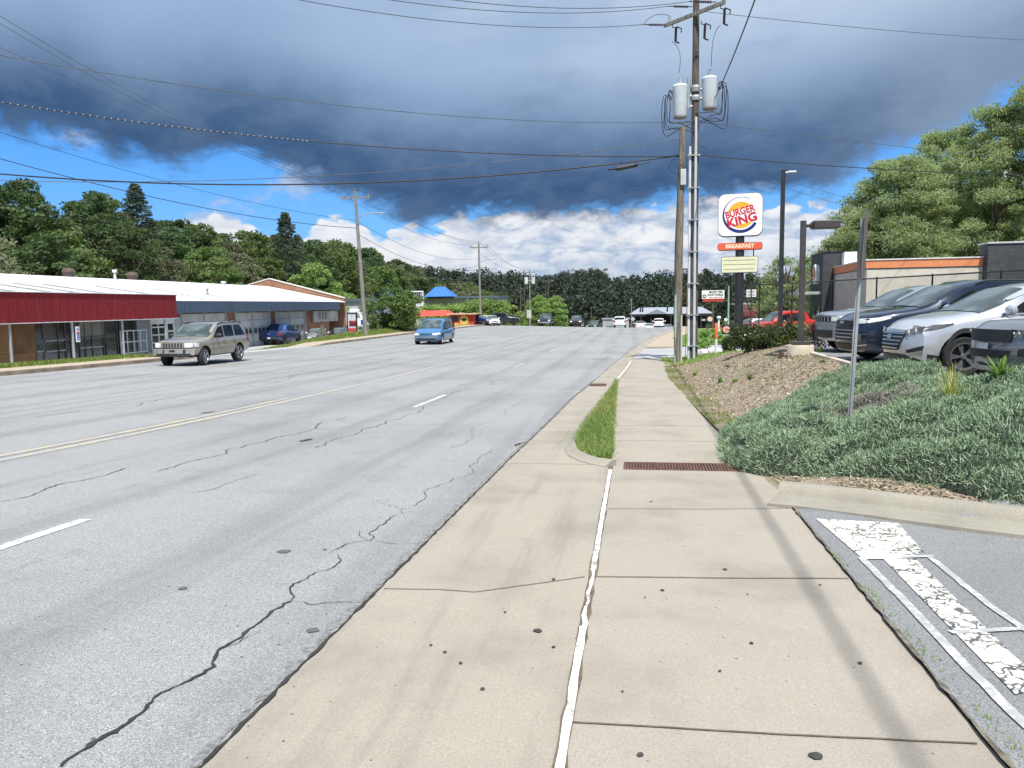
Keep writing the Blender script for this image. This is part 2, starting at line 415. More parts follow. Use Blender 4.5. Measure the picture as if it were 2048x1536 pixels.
def paint(name, col, under, wear, cr=0.):
    m_, q, bs, co = newmat(name)
    n_ = q.noise(co, 17., 8, .85); n2_ = q.noise(co, 3., 4, .6)
    f = q.mapr(q.m('ADD', q.m('MULTIPLY', n_, .7), q.m('MULTIPLY', n2_, .3)), wear - .03, wear + .03)
    c_ = q.mix(f, col, under)
    if cr:
        dv = q.n('ShaderNodeVectorMath', operation='ADD'); q.l(co, dv.inputs[0])
        sc_ = q.n('ShaderNodeVectorMath', operation='SCALE'); q.l(q.noise(co, 9., 3, .6, out=1), sc_.inputs[0]); sc_.inputs['Scale'].default_value = .16
        q.l(sc_.outputs[0], dv.inputs[1])
        vo = q.n('ShaderNodeTexVoronoi', feature='DISTANCE_TO_EDGE'); q.l(dv.outputs[0], vo.inputs['Vector']); vo.inputs['Scale'].default_value = cr
        c_ = q.mix(q.m('MULTIPLY', q.mapr(vo.outputs[0], .085, .045), q.mapr(n2_, .30, .5)), c_, (.09, .09, .09))
    q.l(c_, bs.inputs['Base Color']); bs.inputs['Roughness'].default_value = .7
    return m_
M_white = paint('worn_white_paint', (.74, .74, .72), (.36, .36, .36), .492)
M_whitef = paint('faint_white_paint', (.60, .60, .60), (.36, .36, .36), .47)
M_whitec = paint('crazed_white_paint', (.78, .75, .65), (.27, .27, .27), .535, 11.)
M_seam = paint('seam_white_paint', (.83, .83, .82), (.30, .27, .22), .54)
M_yel = paint('worn_yellow_paint', (.55, .45, .27), (.36, .355, .35), .485)
M_yelf = paint('faint_yellow_paint', (.48, .42, .30), (.33, .33, .33), .45)
m_, q, bs, co = newmat('verge_grass')
c_ = q.mix(q.mapr(q.noise(co, 1.1, 6, .65), .35, .65), (.07, .13, .02), (.17, .22, .05))
c_ = q.mix(q.m('MULTIPLY', q.mapr(q.noise(co, .4, 4), .5, .7), .5), c_, (.2, .18, .08))
q.l(c_, bs.inputs['Base Color']); bs.inputs['Roughness'].default_value = .95
M_grass = m_
M_dgrass = mat('wood_floor', (.045, .065, .02), .95, var=.5, scale=.3)
M_lawn = mat('lawn', (.075, .17, .018), .95, var=.3, scale=1.5, bump=.4)
m_, q, bs, co = newmat('mulch_ground')
v_ = q.n('ShaderNodeTexVoronoi'); q.l(co, v_.inputs['Vector']); v_.inputs['Scale'].default_value = 28.
c_ = q.mix(q.mapr(q.noise(co, 30., 4, .7), .3, .7), (.13, .10, .07), (.37, .30, .215))
c_ = q.mix(q.m('MULTIPLY', v_.outputs['Color'], .6), c_, (.42, .35, .26))
c_ = q.mix(q.m('MULTIPLY', q.mapr(q.noise(co, 1.2, 5, .6), .48, .62), .6), c_, (.20, .21, .09))
q.l(c_, bs.inputs['Base Color']); bs.inputs['Roughness'].default_value = .95
bp = q.n('ShaderNodeBump'); bp.inputs['Strength'].default_value = .9; bp.inputs['Distance'].default_value = .03; q.l(v_.outputs['Distance'], bp.inputs['Height']); q.l(bp.outputs[0], bs.inputs['Normal'])
M_mulch = m_

# ------------------------------------------------------------------ ground sheets
def frange(a, b_, s): return [a + s * i for i in range(int((b_ - a) / s + .5))] + [b_]
YS = frange(-12, 60, 1.) + frange(61.5, 140, 1.5) + frange(144, 250, 4) + frange(260, 1300, 20)
XS = frange(-620, -120, 20) + frange(-112, -50, 6) + frange(-48, -21, 1.) + [KL - .35] + frange(-20, 0, 2.) + frange(.5, 16, .5) + frange(17, 60, 3) + frange(70, 140, 10) + frange(160, 900, 20)
def Hg(x, y):
    z = H(x, y)
    if y > 250: return z - .01
    if KL - 1.7 <= x <= 1.45 or (1.45 < x < walkX(y) and y > 25) or (y > 39 and KL < x < seamX(y) + 1.): z = min(z, P(y) + bank(x, y)) - .12
    if 1.2 < x < 14 and 3.5 < y < 33: z -= .16
    elif 1.2 < x < 42 and y < 72: z -= .08
    return z - .01
g = MB(); g.grid([[(x, y, Hg(x, y)) for x in XS] for y in YS])
g_o = struct(g.build('ground', [M_grass, M_dgrass], smooth=True, rec=False))
_n = len(XS) - 1
for i_, p_ in enumerate(g_o.data.polygons):
    if YS[i_ // _n] > 225 or XS[i_ % _n] < -46: p_.material_index = 1
def sheet(name, m_, xl, xr, ys, off=0., nx=8, hf=H, smooth=True, kind=True):
    g_ = MB(); fl = xl if callable(xl) else (lambda y: xl); fr = xr if callable(xr) else (lambda y: xr)
    g_.grid([[(lerp(fl(y), fr(y), i / nx), y, hf(lerp(fl(y), fr(y), i / nx), y) + off) for i in range(nx + 1)] for y in ys])
    o = g_.build(name, m_, smooth=smooth)
    return struct(o) if kind else o
YR = frange(-12, 30, .75) + frange(31, 140, 1.) + frange(143, 250, 3)
road_h = lambda x, y: P(y) + bank(x, y)
sheet('road', M_road, KL, edgeX, YR, 0, 24, road_h)
sheet('gutter', M_con, edgeX, lambda y: seamX(y), frange(-12, 160, .5), .0, 4, road_h)
YW = frange(-12, 36, .5)
def walk_h(x, y): return P(y) + .0 + .05 * sst(y, 12, 20) * (1 - sst(y, 34, 36.2))
sheet('sidewalk', M_walk, seamX, walkX, YW, 0, 4, walk_h)
sheet('driveway', M_lotl, seamX, 12, frange(36, 46.5, .5), .02, 12, lambda x, y: H(x, y))
def walk2(x, y): return P(y) + .1
g = MB(); ys = frange(46.8, 130, .8)
g.grid([[(seamX(y), y, P(y) - .02), (seamX(y) + .03, y, P(y) + .10), (seamX(y) + .17, y, P(y) + .105), (seamX(y) + 1.8, y, P(y) + .11), (seamX(y) + 1.85, y, P(y) - .1)] for y in ys])
g.quad((seamX(46.8), 46.8, P(46.8) - .05), (seamX(46.8) + 1.8, 46.8, P(46.8) - .05), (seamX(46.8) + 1.8, 46.8, P(46.8) + .11), (seamX(46.8) + .03, 46.8, P(46.8) + .10))
struct(g.build('sidewalk', M_orange))
# far kerb, walk and verge on the other side of the road
def kerbrun(y0, y1, ramp0, ramp1):
    g_ = MB(); w_ = MB(); rows = []; rw = []
    for y in frange(y0, y1, 1.):
        k = min(sst(y, y0, y0 + ramp0), 1 - sst(y, y1 - ramp1, y1)) if True else 1
        z = P(y) + bank(KL, y); h = .14 * k + .004
        rows.append([(KL + .01, y, z - .05), (KL - .02, y, z + h - .01), (KL - .05, y, z + h), (KL - .2, y, z + h)])
        rw.append([(KL - .2, y, z + h - .003), (KL - 1.7, y, z + h - .003), (KL - 1.72, y, z - .2)])
    g_.grid(rows); w_.grid(rw)
    struct(g_.build('kerb', mat('old_kerb', (.22, .17, .13), .9, var=.3, scale=2.))); struct(w_.build('sidewalk', M_orange))
kerbrun(-12, 34, .01, 2.5); kerbrun(46.5, 160, 3, 5)
sheet('lot_entrance', M_lotl, -24, KL, frange(33.5, 47.5, 1.), .012, 6)
def lotL(x, y): return H(x, y)
sheet('auto_shop_lot', M_lotl, -36, -23.9, frange(30, 140, 1.), .035, 14)
sheet('driveway', M_lot, lambda y: walkX(y) - .005, 40, [y for y in frange(-12, 7, .5)], .018, 40)
sheet('parking_lot', M_lot, 4.75, 40, frange(9, 27, .5), .02, 40)
sheet('restaurant_lot', M_lot, 6.6, 40, frange(33, 70, 1.), .03, 24)
sheet('lawn', M_lawn, lambda y: walkX(y) - .05, lambda y: 6.5, frange(47, 75, 1), .05, 6)
# mulch bank
def kY(x): return 7.5 - .8 * min(max(x - 1.45, 0), 1.6) - .20 * max(x - 3.05, 0)
g = MB(); g.grid([[(lerp(walkX(y) - .02, 4.6, i / 16) if y > 8.3 else lerp(1.45, 12, i / 16), y if y > 8.3 else max(y, kY(lerp(1.45, 12, i / 16)) + .27), 0) for i in range(17)] for y in frange(4.5, 32.3, .3)])
bump = lambda x, y: .03 * math.sin(x * 3.1 + y * 1.7) + .03 * math.sin(y * 2.3 - x * 1.9)
g.v = [(x, y, max(H(x, y), P(y)) + .0 + .02 * sst(x, 1.4, 1.9) + (bump(x, y) * sst(x, 1.5, 2.2))) for x, y, z in g.v]
struct(g.build('mulch_bank', M_mulch, smooth=True))

# kerb round the planting bed on the driveway side
def kerbalong(name, pts, m_, w=.16, h=.13, gut=.45, side=1, rnd=.04):
    g_ = MB(); rows = []; pts = [Vector((p[0], p[1], 0)) for p in pts]
    for i, p in enumerate(pts):
        d = (pts[min(i + 1, len(pts) - 1)] - pts[max(i - 1, 0)]).normalized(); n_ = Vector((-d.y, d.x, 0)) * side
        prof = [(-w, -.05), (-w, h - .01), (-.03, h), (rnd * .3, h - .02), (rnd, h * .5), (rnd + .02, .03), (rnd + .06, .05 if gut else .012)] + ([(gut, .05), (gut + .01, -.05)] if gut else [(rnd + .07, -.05)])
        r_ = []
        for a, z in prof:
            q_ = p + n_ * a; r_.append((q_.x, q_.y, H(p.x, p.y) + z))
        rows.append(r_)
    g_.grid(rows)
    for r_ in (rows[0], rows[-1]): g_.add(r_ + [(r_[-1][0], r_[-1][1], r_[-1][2] - .2), (r_[0][0], r_[0][1], r_[0][2] - .2)], [tuple(range(len(r_) + 2))])
    return g_.build(name, m_, smooth='auto')
kp = [(1.40, 7.62), (1.7, 7.5), (2.0, 7.3), (2.3, 7.08), (2.6, 6.85), (2.9, 6.62), (3.2, 6.45), (3.6, 6.28), (4.2, 6.08), (5, 5.85), (6, 5.6), (8, 5.2), (11, 4.8)]
struct(kerbalong('kerb', kp, M_kerb, side=-1, gut=.5))
# grass strip nose between gutter and walk: low kerb that curls in to the seam
kerbX = lambda y: pl([(9.2, -.27), (9.35, -.42), (9.6, -.60), (10, -.76), (10.6, -.86), (11.5, -.88), (14, -.83), (18, -.68), (21, -.56), (23, -.5)], y)
kp2 = [(kerbX(y), y) for y in [9.2, 9.27, 9.35, 9.45, 9.6, 9.8, 10, 10.3, 10.6, 11, 11.5, 12.5, 14, 16, 18, 20, 21, 22, 23, 25, 27, 29, 31, 33]]
kp2 = [(x if y < 23 else seamX(y), y) for x, y in kp2]
def Hk(x, y): return P(y)
_H = H; H = Hk
struct(kerbalong('kerb', kp2, M_kerb, w=.1, h=.075, gut=0, side=1, rnd=.03)); H = _H
g = MB(); g.grid([[(lerp(kerbX(y) + .08, seamX(y) + .0, i / 4), y, P(y) + .06 + .015 * math.sin(y * 5 + i)) for i in range(5)] for y in frange(9.35, 23, .2)])
struct(g.build('verge_strip', mat('verge_soil', (.12, .13, .04), .95, var=.4, scale=9), smooth=True))
# wheel stop kerb in front of the parked cars
struct(kerbalong('kerb', [(4.62, y) for y in frange(11.5, 28, .5)], mat('lot_kerb', (.52, .47, .38), .9, var=.15), w=.15, h=.10, gut=0, side=-1, rnd=.02))

# ------------------------------------------------------------------ markings, joints, cracks
def ribbon(name, pts, w, m_, off=.006, jit=0., step=.12, taper=False, hf=None, px=True, dash=None, wj=0.):
    P3 = [G(*p) for p in pts] if px else [Vector((p[0], p[1], 0)) for p in pts]
    Q = []
    for a, b_ in zip(P3, P3[1:]):
        n_ = max(1, int((b_ - a).length / step))
        for i in range(n_): Q.append(a.lerp(b_, i / n_))
    Q.append(P3[-1]); g_ = MB(); rows = []
    for i, p in enumerate(Q):
        d = Q[min(i + 1, len(Q) - 1)] - Q[max(i - 1, 0)]; d.z = 0; d.normalize(); n_ = Vector((-d.y, d.x, 0))
        j = random.uniform(-jit, jit) if 0 < i < len(Q) - 1 else 0
        ww = w * (1 + random.uniform(-wj, wj))
        if taper: ww *= (1 - .75 * i / len(Q))
        r_ = []
        for s_ in (-1, 1):
            q_ = p + n_ * (j + s_ * ww / 2); h_ = (hf or H)(q_.x, q_.y)
            r_.append((q_.x, q_.y, h_ + off))
        rows.append(r_)
    if dash:
        out = []
        for i in range(0, len(rows) - 1):
            if (i // dash[0]) % dash[1] == 0 or random.random() < dash[2]: out.append((rows[i], rows[i + 1]))
        for a, b_ in out: g_.quad(a[0], a[1], b_[1], b_[0])
    else: g_.grid(rows)
    return struct(g_.build(name, m_))
rh = road_h
ribbon('centre_line', [(-7.78, y) for y in frange(2, 62, 3)], .13, M_yel, .005, step=1., hf=rh, px=False)
ribbon('centre_line', [(-8.06, y) for y in frange(2, 17, 3)], .12, M_yel, .005, step=1., hf=rh, px=False)
ribbon('centre_line', [(-8.06, y) for y in frange(62, 118, 3)], .1, M_yelf, .005, step=1., hf=rh, px=False)
ribbon('turn_lane_line', [(-12.25, y) for y in frange(6, 40, 2)], .11, M_yelf, .005, step=1., hf=rh, px=False)
for a, b_ in ((2.4, 5.75), (15.7, 18.5), (29.6, 32.3), (43, 45.6), (57, 60)): ribbon('lane_dash', [(-4.6, a), (-4.6, b_)], .11, M_white if b_ < 20 else M_whitef, .005, hf=rh, px=False, step=.5)
for a in (9, 22, 35, 48, 62, 76): ribbon('lane_dash', [(-15.7, a), (-15.7, a + 3)], .10, M_whitef, .005, hf=rh, px=False, step=.5)
ribbon('stop_mark', [(1128, 783), (1190, 783)], .10, M_whitef, .005, hf=rh)
CR_ = [([(122, 1535), (161, 1505), (229, 1466), (293, 1417), (312, 1393), (361, 1371), (430, 1334), (442, 1298), (493, 1264), (537, 1232), (583, 1203)], .026, 0),
       ([(583, 1203), (581, 1183), (588, 1168), (659, 1139), (679, 1125), (676, 1110)], .014, 0),
       ([(583, 1203), (625, 1211), (723, 1207)], .007, 0), ([(442, 1298), (470, 1290), (520, 1262)], .006, 1), ([(540, 1168), (588, 1168)], .004, 0),
       ([(659, 1107), (708, 1085), (742, 1082), (806, 1027), (810, 1017)], .011, 0), ([(742, 1082), (781, 1088), (840, 1089)], .007, 0), ([(718, 1061), (727, 1076), (742, 1082)], .010, 0),
       ([(812, 1017), (850, 990), (889, 968), (947, 929), (990, 900)], .008, 0), ([(830, 1015), (858, 1012)], .012, 0), ([(760, 1006), (806, 1020)], .006, 0),
       ([(0, 1005), (63, 992), (103, 974), (171, 960), (220, 948), (259, 935)], .017, 0), ([(308, 945), (352, 933), (381, 923), (430, 913), (459, 899), (498, 889), (562, 874), (635, 855), (693, 833)], .018, 0),
       ([(381, 989), (439, 974), (469, 962), (522, 948)], .011, 0), ([(630, 896), (654, 884), (698, 872), (757, 852), (811, 835), (845, 813), (874, 808)], .018, 0),
       ([(68, 835), (195, 821), (312, 801), (439, 782), (566, 760), (684, 738), (800, 716)], .022, 0), ([(0, 1150), (60, 1128), (140, 1105), (200, 1088)], .005, 0),
       ([(600, 884), (625, 878)], .09, 1), ([(402, 827), (428, 823)], .10, 0), ([(1030, 893), (1052, 884)], .05, 1), ([(900, 800), (960, 775), (1040, 752)], .02, 0), ([(870, 905), (940, 862), (1000, 838), (1060, 800)], .008, 0),
       ([(1040, 870), (1105, 866)], .006, 0), ([(1075, 852), (1120, 850)], .006, 0), ([(1000, 905), (1050, 903)], .006, 0), ([(905, 955), (985, 948)], .005, 0)]
def crackrib(pts, w, m_, seed):
    rk_ = random.Random(seed); P3 = [G(*p) for p in pts]; Q = P3
    for lev in range(5):
        N2 = []
        for a, b_ in zip(Q, Q[1:]):
            L__ = (b_ - a).length; N2.append(a)
            if L__ > .035: d = (b_ - a).normalized(); N2.append((a + b_) / 2 + Vector((-d.y, d.x, 0)) * rk_.uniform(-.13, .13) * L__)
        N2.append(Q[-1]); Q = N2
    rows = []; n_ = len(Q); ww = 1.
    for i, p in enumerate(Q):
        d = Q[min(i + 1, n_ - 1)] - Q[max(i - 1, 0)]; d.z = 0; d.normalize(); nn = Vector((-d.y, d.x, 0)); ww = .55 * ww + .45 * rk_.uniform(.15, 1.9)
        k_ = w * ww * (.45 + .55 * min(1, i / 6., (n_ - 1 - i) / 6.)) / 2; l_, r_ = rk_.uniform(.5, 1.5), rk_.uniform(.5, 1.5)
        a, b_ = p - nn * k_ * l_, p + nn * k_ * r_; rows.append([(a.x, a.y, road_h(a.x, a.y) + .006), (b_.x, b_.y, road_h(b_.x, b_.y) + .006)])
    g_ = MB(); g_.grid(rows); struct(g_.build('road_crack', m_))
for i_, (pts, w_, t_) in enumerate(CR_): crackrib(pts, w_ * (.62 if w_ < .05 else .9), M_crack, i_)
# ragged joint between road and gutter
ribbon('road_joint', [(edgeX(y), y) for y in frange(1.5, 70, 1.)], .015, M_crack, .008, jit=.006, step=.06, hf=rh, px=False, wj=.7)
ribbon('road_joint', [(edgeX(y) - .035, y) for y in frange(1.5, 24, 1.)], .05, mat('grit', (.2, .2, .195), .95, var=.4, scale=30), .004, jit=.01, step=.08, hf=rh, px=False, wj=.8)
flat = lambda x, y: P(y)
wz = walk_h
for pts, w_ in (([(768, 1178), (880, 1180), (950, 1185), (1060, 1170), (1170, 1154)], .009),): ribbon('walk_joint', pts, w_, M_joint, .005, jit=.003, hf=rh)
ribbon('walk_joint', [(1190, 1154), (1450, 1157), (1697, 1158)], .012, M_joint, .006, jit=.002, hf=wz)
ribbon('walk_joint', [(1145, 1446), (1250, 1452), (1560, 1470), (1955, 1489)], .010, M_joint, .006, jit=.002, hf=wz)
ribbon('walk_joint', [(1215, 1018), (1400, 1019), (1577, 1017)], .010, M_joint, .006, hf=wz)
for y in (11.5, 13.3, 16.2, 19.3, 22.5, 26, 29.5, 33): ribbon('walk_joint', [(seamX(y) + .04, y), (walkX(y) - .02, y)], .012, M_joint, .006, hf=wz, px=False)
for y in (9.3, 12.4, 15.6, 18.8, 23, 27, 31): ribbon('walk_joint', [(edgeX(y) + .03, y), (seamX(y) if y > 23 or y < 9.35 else kerbX(y) - .05, y)], .010, M_joint, .005, hf=rh, px=False)
# painted expansion seam, worn away in the middle
ribbon('painted_seam', [(-.262, 3.98), (-.255, 1.6)], .036, M_seam, .009, px=False, hf=flat, jit=.003, wj=.15)
ribbon('painted_seam', [(-.262, 5.0), (-.262, 8.95)], .036, M_seam, .009, px=False, hf=flat, jit=.002, wj=.1)
ribbon('painted_seam', [(-.262, 5.0), (-.262, 3.9)], .022, M_seam, .009, px=False, hf=flat, jit=.010, wj=.6)
ribbon('walk_joint', [(-.262, 9.2), (-.262, 1.4)], .054, M_joint, .005, px=False, hf=flat, jit=.003, wj=.2)
ribbon('painted_seam', [(seamX(y) + .02, y) for y in (23.5, 25, 28, 30, 33)], .05, M_seam, .085, px=False, hf=flat)
# tyre dirt band across the walk edge
ribbon('walk_edge_joint', [(walkX(y) if y < 7.7 else 1.45, y) for y in frange(1.2, 7.5, .5)], .020, mat('edge_dirt', (.15, .13, .10), .95, var=.5, scale=14), .021, px=False, jit=.004, step=.08, wj=.7)
# painted crossing block on the driveway asphalt
def poly_px(name, pts, m_, off, n=10):
    A, B_, C_, D = [G(*p) for p in pts]; g_ = MB(); rows = []
    for i in range(n + 1):
        a = A.lerp(D, i / n); c2 = B_.lerp(C_, i / n)
        rows.append([(lambda v: (v.x, v.y, H(v.x, v.y) + off))(a.lerp(c2, j / 4)) for j in range(5)])
    g_.grid(rows); return struct(g_.build(name, m_))
poly_px('driveway_marking', [(1632, 1043), (1795, 1052), (1858, 1122), (1722, 1122)], M_whitec, .026)
poly_px('driveway_marking', [(1766, 1124), (1830, 1124), (2092, 1385), (2030, 1400)], M_whitec, .026)
ribbon('driveway_marking', [(1722, 1124), (1868, 1119)], .05, M_white, .028, jit=.01)
ribbon('driveway_marking', [(1722, 1122), (1800, 1200), (1900, 1310), (2060, 1470)], .05, M_whitef, .027, jit=.006)
ribbon('driveway_marking', [(1858, 1120), (1960, 1205), (2060, 1275)], .045, M_whitef, .027, jit=.006)
ribbon('driveway_marking', [(1900, 1274), (2060, 1266)], .045, M_white, .028, jit=.008)
# sidewalk trench grate and gutter drain
def grate(name, label, x0, x1, y0, y1, nb, hf, along='x'):
    t = thing(name, label, 'grate', ((x0 + x1) / 2, (y0 + y1) / 2, hf((x0 + x1) / 2, (y0 + y1) / 2) + .004))
    mr = mat('rusted_iron', (.15, .075, .055), .75, .3, var=.35, scale=14)
    w_, d_ = x1 - x0, y1 - y0; f = MB()
    f.b2(-w_ / 2, w_ / 2, -d_ / 2, -d_ / 2 + .03, 0, .012); f.b2(-w_ / 2, w_ / 2, d_ / 2 - .03, d_ / 2, 0, .012)
    f.b2(-w_ / 2, -w_ / 2 + .03, -d_ / 2 + .03, d_ / 2 - .03, 0, .012); f.b2(w_ / 2 - .03, w_ / 2, -d_ / 2 + .03, d_ / 2 - .03, 0, .012)
    f.build('frame', mr, t)
    p_ = MB(); p_.b2(-w_ / 2 + .03, w_ / 2 - .03, -d_ / 2 + .03, d_ / 2 - .03, 0, .002); p_.build('pit', mat('pit_black', (.03, .018, .015), .9), t)
    b_ = MB(); st = (w_ - .06) / nb
    for i in range(nb): b_.b2(-w_ / 2 + .03 + st * (i + .2), -w_ / 2 + .03 + st * (i + .8), -d_ / 2 + .03, d_ / 2 - .03, .002, .011)
    b_.build('bars', mr, t)
grate('trench_grate', 'rust-brown trench grate set across the concrete sidewalk at the grass nose', -.11, 1.36, 9.0, 9.42, 40, walk_h)
grate('gutter_grate', 'small dark iron gutter grate at the far end of the grass strip', -1.22, -.75, 21.6, 22.3, 8, rh)

# chewing gum and small dark stains
M_gum = mat('gum_stain', (.045, .042, .04), .8, var=.4, scale=20)
for i_, (px, py, r_) in enumerate(((1075, 1263, .032), (1107, 1160, .018), (1450, 1140, .022), (1325, 1182, .020), (1503, 1288, .016), (1632, 1515, .034), (965, 1380, .016), (921, 1328, .015), (890, 1306, .016), (1245, 1385, .010), (1107, 1296, .015), (1640, 1171, .014), (1290, 1196, .010), (862, 1292, .013), (1302, 1004, .02), (1010, 1226, .012), (1495, 1190, .010), (1720, 1328, .016), (1440, 1344, .012), (1280, 1512, .02))):
    r_ *= .75; c_ = G(px, py); g = MB(); rr_ = random.Random(i_); g.add([(c_.x + r_ * rr_.uniform(.7, 1.15) * math.cos(a * .6283), c_.y + r_ * rr_.uniform(.7, 1.15) * math.sin(a * .6283), P(c_.y) + .0075) for a in range(10)], [tuple(range(10))]); struct(g.build('pavement_stain', M_gum))
for px, py, r_ in ((568, 1104, .05), (625, 1262, .035), (365, 1178, .03), (650, 1100, .016)):
    c_ = G(px, py); g = MB(); rr_ = random.Random(int(px)); g.add([(c_.x + r_ * rr_.uniform(.7, 1.15) * math.cos(a * .6283), c_.y + r_ * rr_.uniform(.7, 1.15) * math.sin(a * .6283), road_h(c_.x, c_.y) + .006) for a in range(10)], [tuple(range(10))]); struct(g.build('road_stain', mat('road_stain_grey', (.10, .10, .105), .9, var=.3, scale=30)))


# dirt, gravel and roots where the bank meets the walk
sheet('bank_edge', mat('edge_soil', (.20, .165, .11), .95, var=.5, scale=9, bump=.8, bscale=30, dirt=(.10, .11, .05), dscale=3.), lambda y: walkX(y) - .03, lambda y: walkX(y) + .28 + .08 * math.sin(y * 2.3), frange(12.4, 31, .25), .045, 4, lambda x, y: max(H(x, y), P(y)))
# ------------------------------------------------------------------ vegetation
RN = np.random.default_rng(11)
def np_mesh(name, V, F, mats, smooth=False, mi=None):
    """V (n,3), F (m,k) uniform polygon size"""
    me = bpy.data.meshes.new(name); n, (m, k) = len(V), F.shape
    me.vertices.add(n); me.vertices.foreach_set('co', np.ascontiguousarray(V, dtype=np.float32).ravel())
    me.loops.add(m * k); me.loops.foreach_set('vertex_index', np.ascontiguousarray(F, dtype=np.int32).ravel())
    me.polygons.add(m); me.polygons.foreach_set('loop_start', np.arange(0, m * k, k, dtype=np.int32))
    try: me.polygons.foreach_set('loop_total', np.full(m, k, dtype=np.int32))
    except Exception: pass
    for q_ in mats: me.materials.append(q_)
    if mi is not None: me.polygons.foreach_set('material_index', mi.astype(np.int32))
    me.update(calc_edges=True); me.validate()
    return me
def unit(a): return a / (np.linalg.norm(a, axis=1, keepdims=True) + 1e-9)
def leaves(C_, size, asp=.5, up=None, fold=True, jit=.35):
    """leaf quads (diamond) at centres C_; random orientation biased by up"""
    n = len(C_); d = unit(RN.normal(size=(n, 3)) + (0 if up is None else up))
    t = unit(np.cross(d, RN.normal(size=(n, 3)))); s_ = size * (1 + RN.uniform(-jit, jit, (n, 1)))
    a = d * s_; b_ = t * s_ * asp
    V = np.stack([C_ - a * .5, C_ + b_ * .5, C_ + a * .5, C_ - b_ * .5], 1).reshape(-1, 3)
    F = np.arange(4 * n).reshape(n, 4)
    return V, F
def clump_points(cent, rad, per, squash=.7, shell=.55):
    cent = np.asarray(cent); rad = np.asarray(rad); n = len(cent)
    d = unit(RN.normal(size=(n * per, 3))); r = (shell + (1 - shell) * RN.random((n * per, 1))) * np.repeat(rad, per)[:, None]
    p = d * r; p[:, 2] *= squash
    return np.repeat(cent, per, 0) + p
def crown_mesh(name, m_, h0, h1, rx, kind='round', nc=70, per=130, size=.34, cr=.85, asp=.6, lean=0.):
    cs, rs = [], []
    ga = 2.399
    for i in range(nc):
        u = (i + .5) / nc
        if kind == 'round':
            z = RN.uniform(0, 1); prof = math.sin(math.pi * min(1, (z * .86 + .12))) ** .6
            a = RN.uniform(0, 6.283); rr = rx * prof * (RN.uniform(.45, 1.) ** .5)
            rad = cr * RN.uniform(.6, 1.25)
        elif kind == 'cone':
            z = u; lay = math.floor(u * 9) / 9; prof = min(1., (1 - z) * 1.5) * .92 + .07
            a = i * ga; rr = rx * prof * RN.uniform(.35, 1.); rad = cr * (.45 + .75 * (1 - z)) * RN.uniform(.7, 1.2)
        elif kind == 'tall':
            z = RN.uniform(0, 1) ** .85; prof = (1 - abs(z - .45) ** 2 * 2.2); a = RN.uniform(0, 6.283)
            rr = rx * prof * (RN.uniform(.3, 1.) ** .5); rad = cr * RN.uniform(.55, 1.2)
        cs.append((rr * math.cos(a), rr * math.sin(a), h0 + (h1 - h0) * z)); rs.append(rad)
    pts = clump_points(cs, rs, per, .62 if kind != 'cone' else .35)
    V, F = leaves(pts, size, asp, up=np.array([0, 0, .25 if kind != 'cone' else 0.]))
    return np_mesh(name, V, F, [m_]), cs
def trunk_mb(h, r, cs, h0, nl=9, lean=.0):
    g_ = MB(); top = Vector((lean, 0, h))
    ax = [Vector((0, 0, -.4)), Vector((.02, .03, h * .25)), Vector((lean * .5 + .1, -.05, h * .6)), top]
    g_.tube(ax, r, 7, True, [r * 1.25, r, r * .65, r * .15])
    idx = sorted(range(len(cs)), key=lambda i: cs[i][2])[::max(1, len(cs) // nl)]
    for i in idx:
        c_ = Vector(cs[i]); z = max(h0 * .6, c_.z * .72 - .3); s_ = Vector((lean * z / h, 0, z))
        mid = s_.lerp(c_, .55) + Vector((0, 0, -.12 * (c_ - s_).length))
        g_.tube([s_, mid, c_], r * .3, 5, False, [r * .42, r * .26, r * .06])
    return g_
M_bark = mat('bark', (.11, .085, .065), .95, var=.35, scale=6, bump=.6, bscale=20)
M_lf = {
 'dark': leafmat('leaf_dark', (.050, .090, .034), (.105, .155, .065), (.14, .19, .085)),
 'mid': leafmat('leaf_mid', (.085, .14, .045), (.17, .23, .085), (.21, .26, .10)),
 'bright': leafmat('leaf_bright', (.14, .22, .06), (.28, .38, .13), (.36, .44, .17), .42),
 'pine': leafmat('leaf_pine', (.042, .062, .040), (.085, .11, .07), (.11, .13, .085), .15),
 'olive': leafmat('leaf_olive', (.12, .13, .075), (.20, .205, .13), (.24, .23, .15)),
 'willow': leafmat('leaf_willow', (.17, .225, .115), (.34, .40, .24), (.42, .47, .28), .45),
 'shrub': leafmat('leaf_shrub', (.030, .048, .016), (.070, .10, .030), (.16, .18, .05), .2, .35, .6),
}
_i = 0
def tree_proto(kind, leaf, H_, rx, h0, nc, per, size, cr, tr=.22, shape='round', asp=.6, name='tree'):
    global _i; _i += 1
    me, cs = crown_mesh('crown', M_lf[leaf], h0, H_ - cr * .6, rx, shape, nc, per, size, cr, asp)
    tm = trunk_mb(H_ * .92, tr, cs, h0).build('trunk', M_bark)
    tme = tm.data; bpy.data.objects.remove(tm)
    return name, me, tme, H_
def plant(proto, x, y, h, label, cat='tree', group=None, z=None, rz=None, sx=1.):
    name, cm, tm, H_ = proto; s_ = h / H_
    t = thing(name, label, cat, (x, y, (H(x, y) if z is None else z)), random.uniform(0, 6.28) if rz is None else rz, group)
    t.scale = (s_ * sx, s_ * sx, s_)
    t['label'] = label
    for nm, me in (('trunk', tm), ('crown', cm)):
        o = bpy.data.objects.new(nm, me); COL.objects.link(o); o.parent = t
    return t
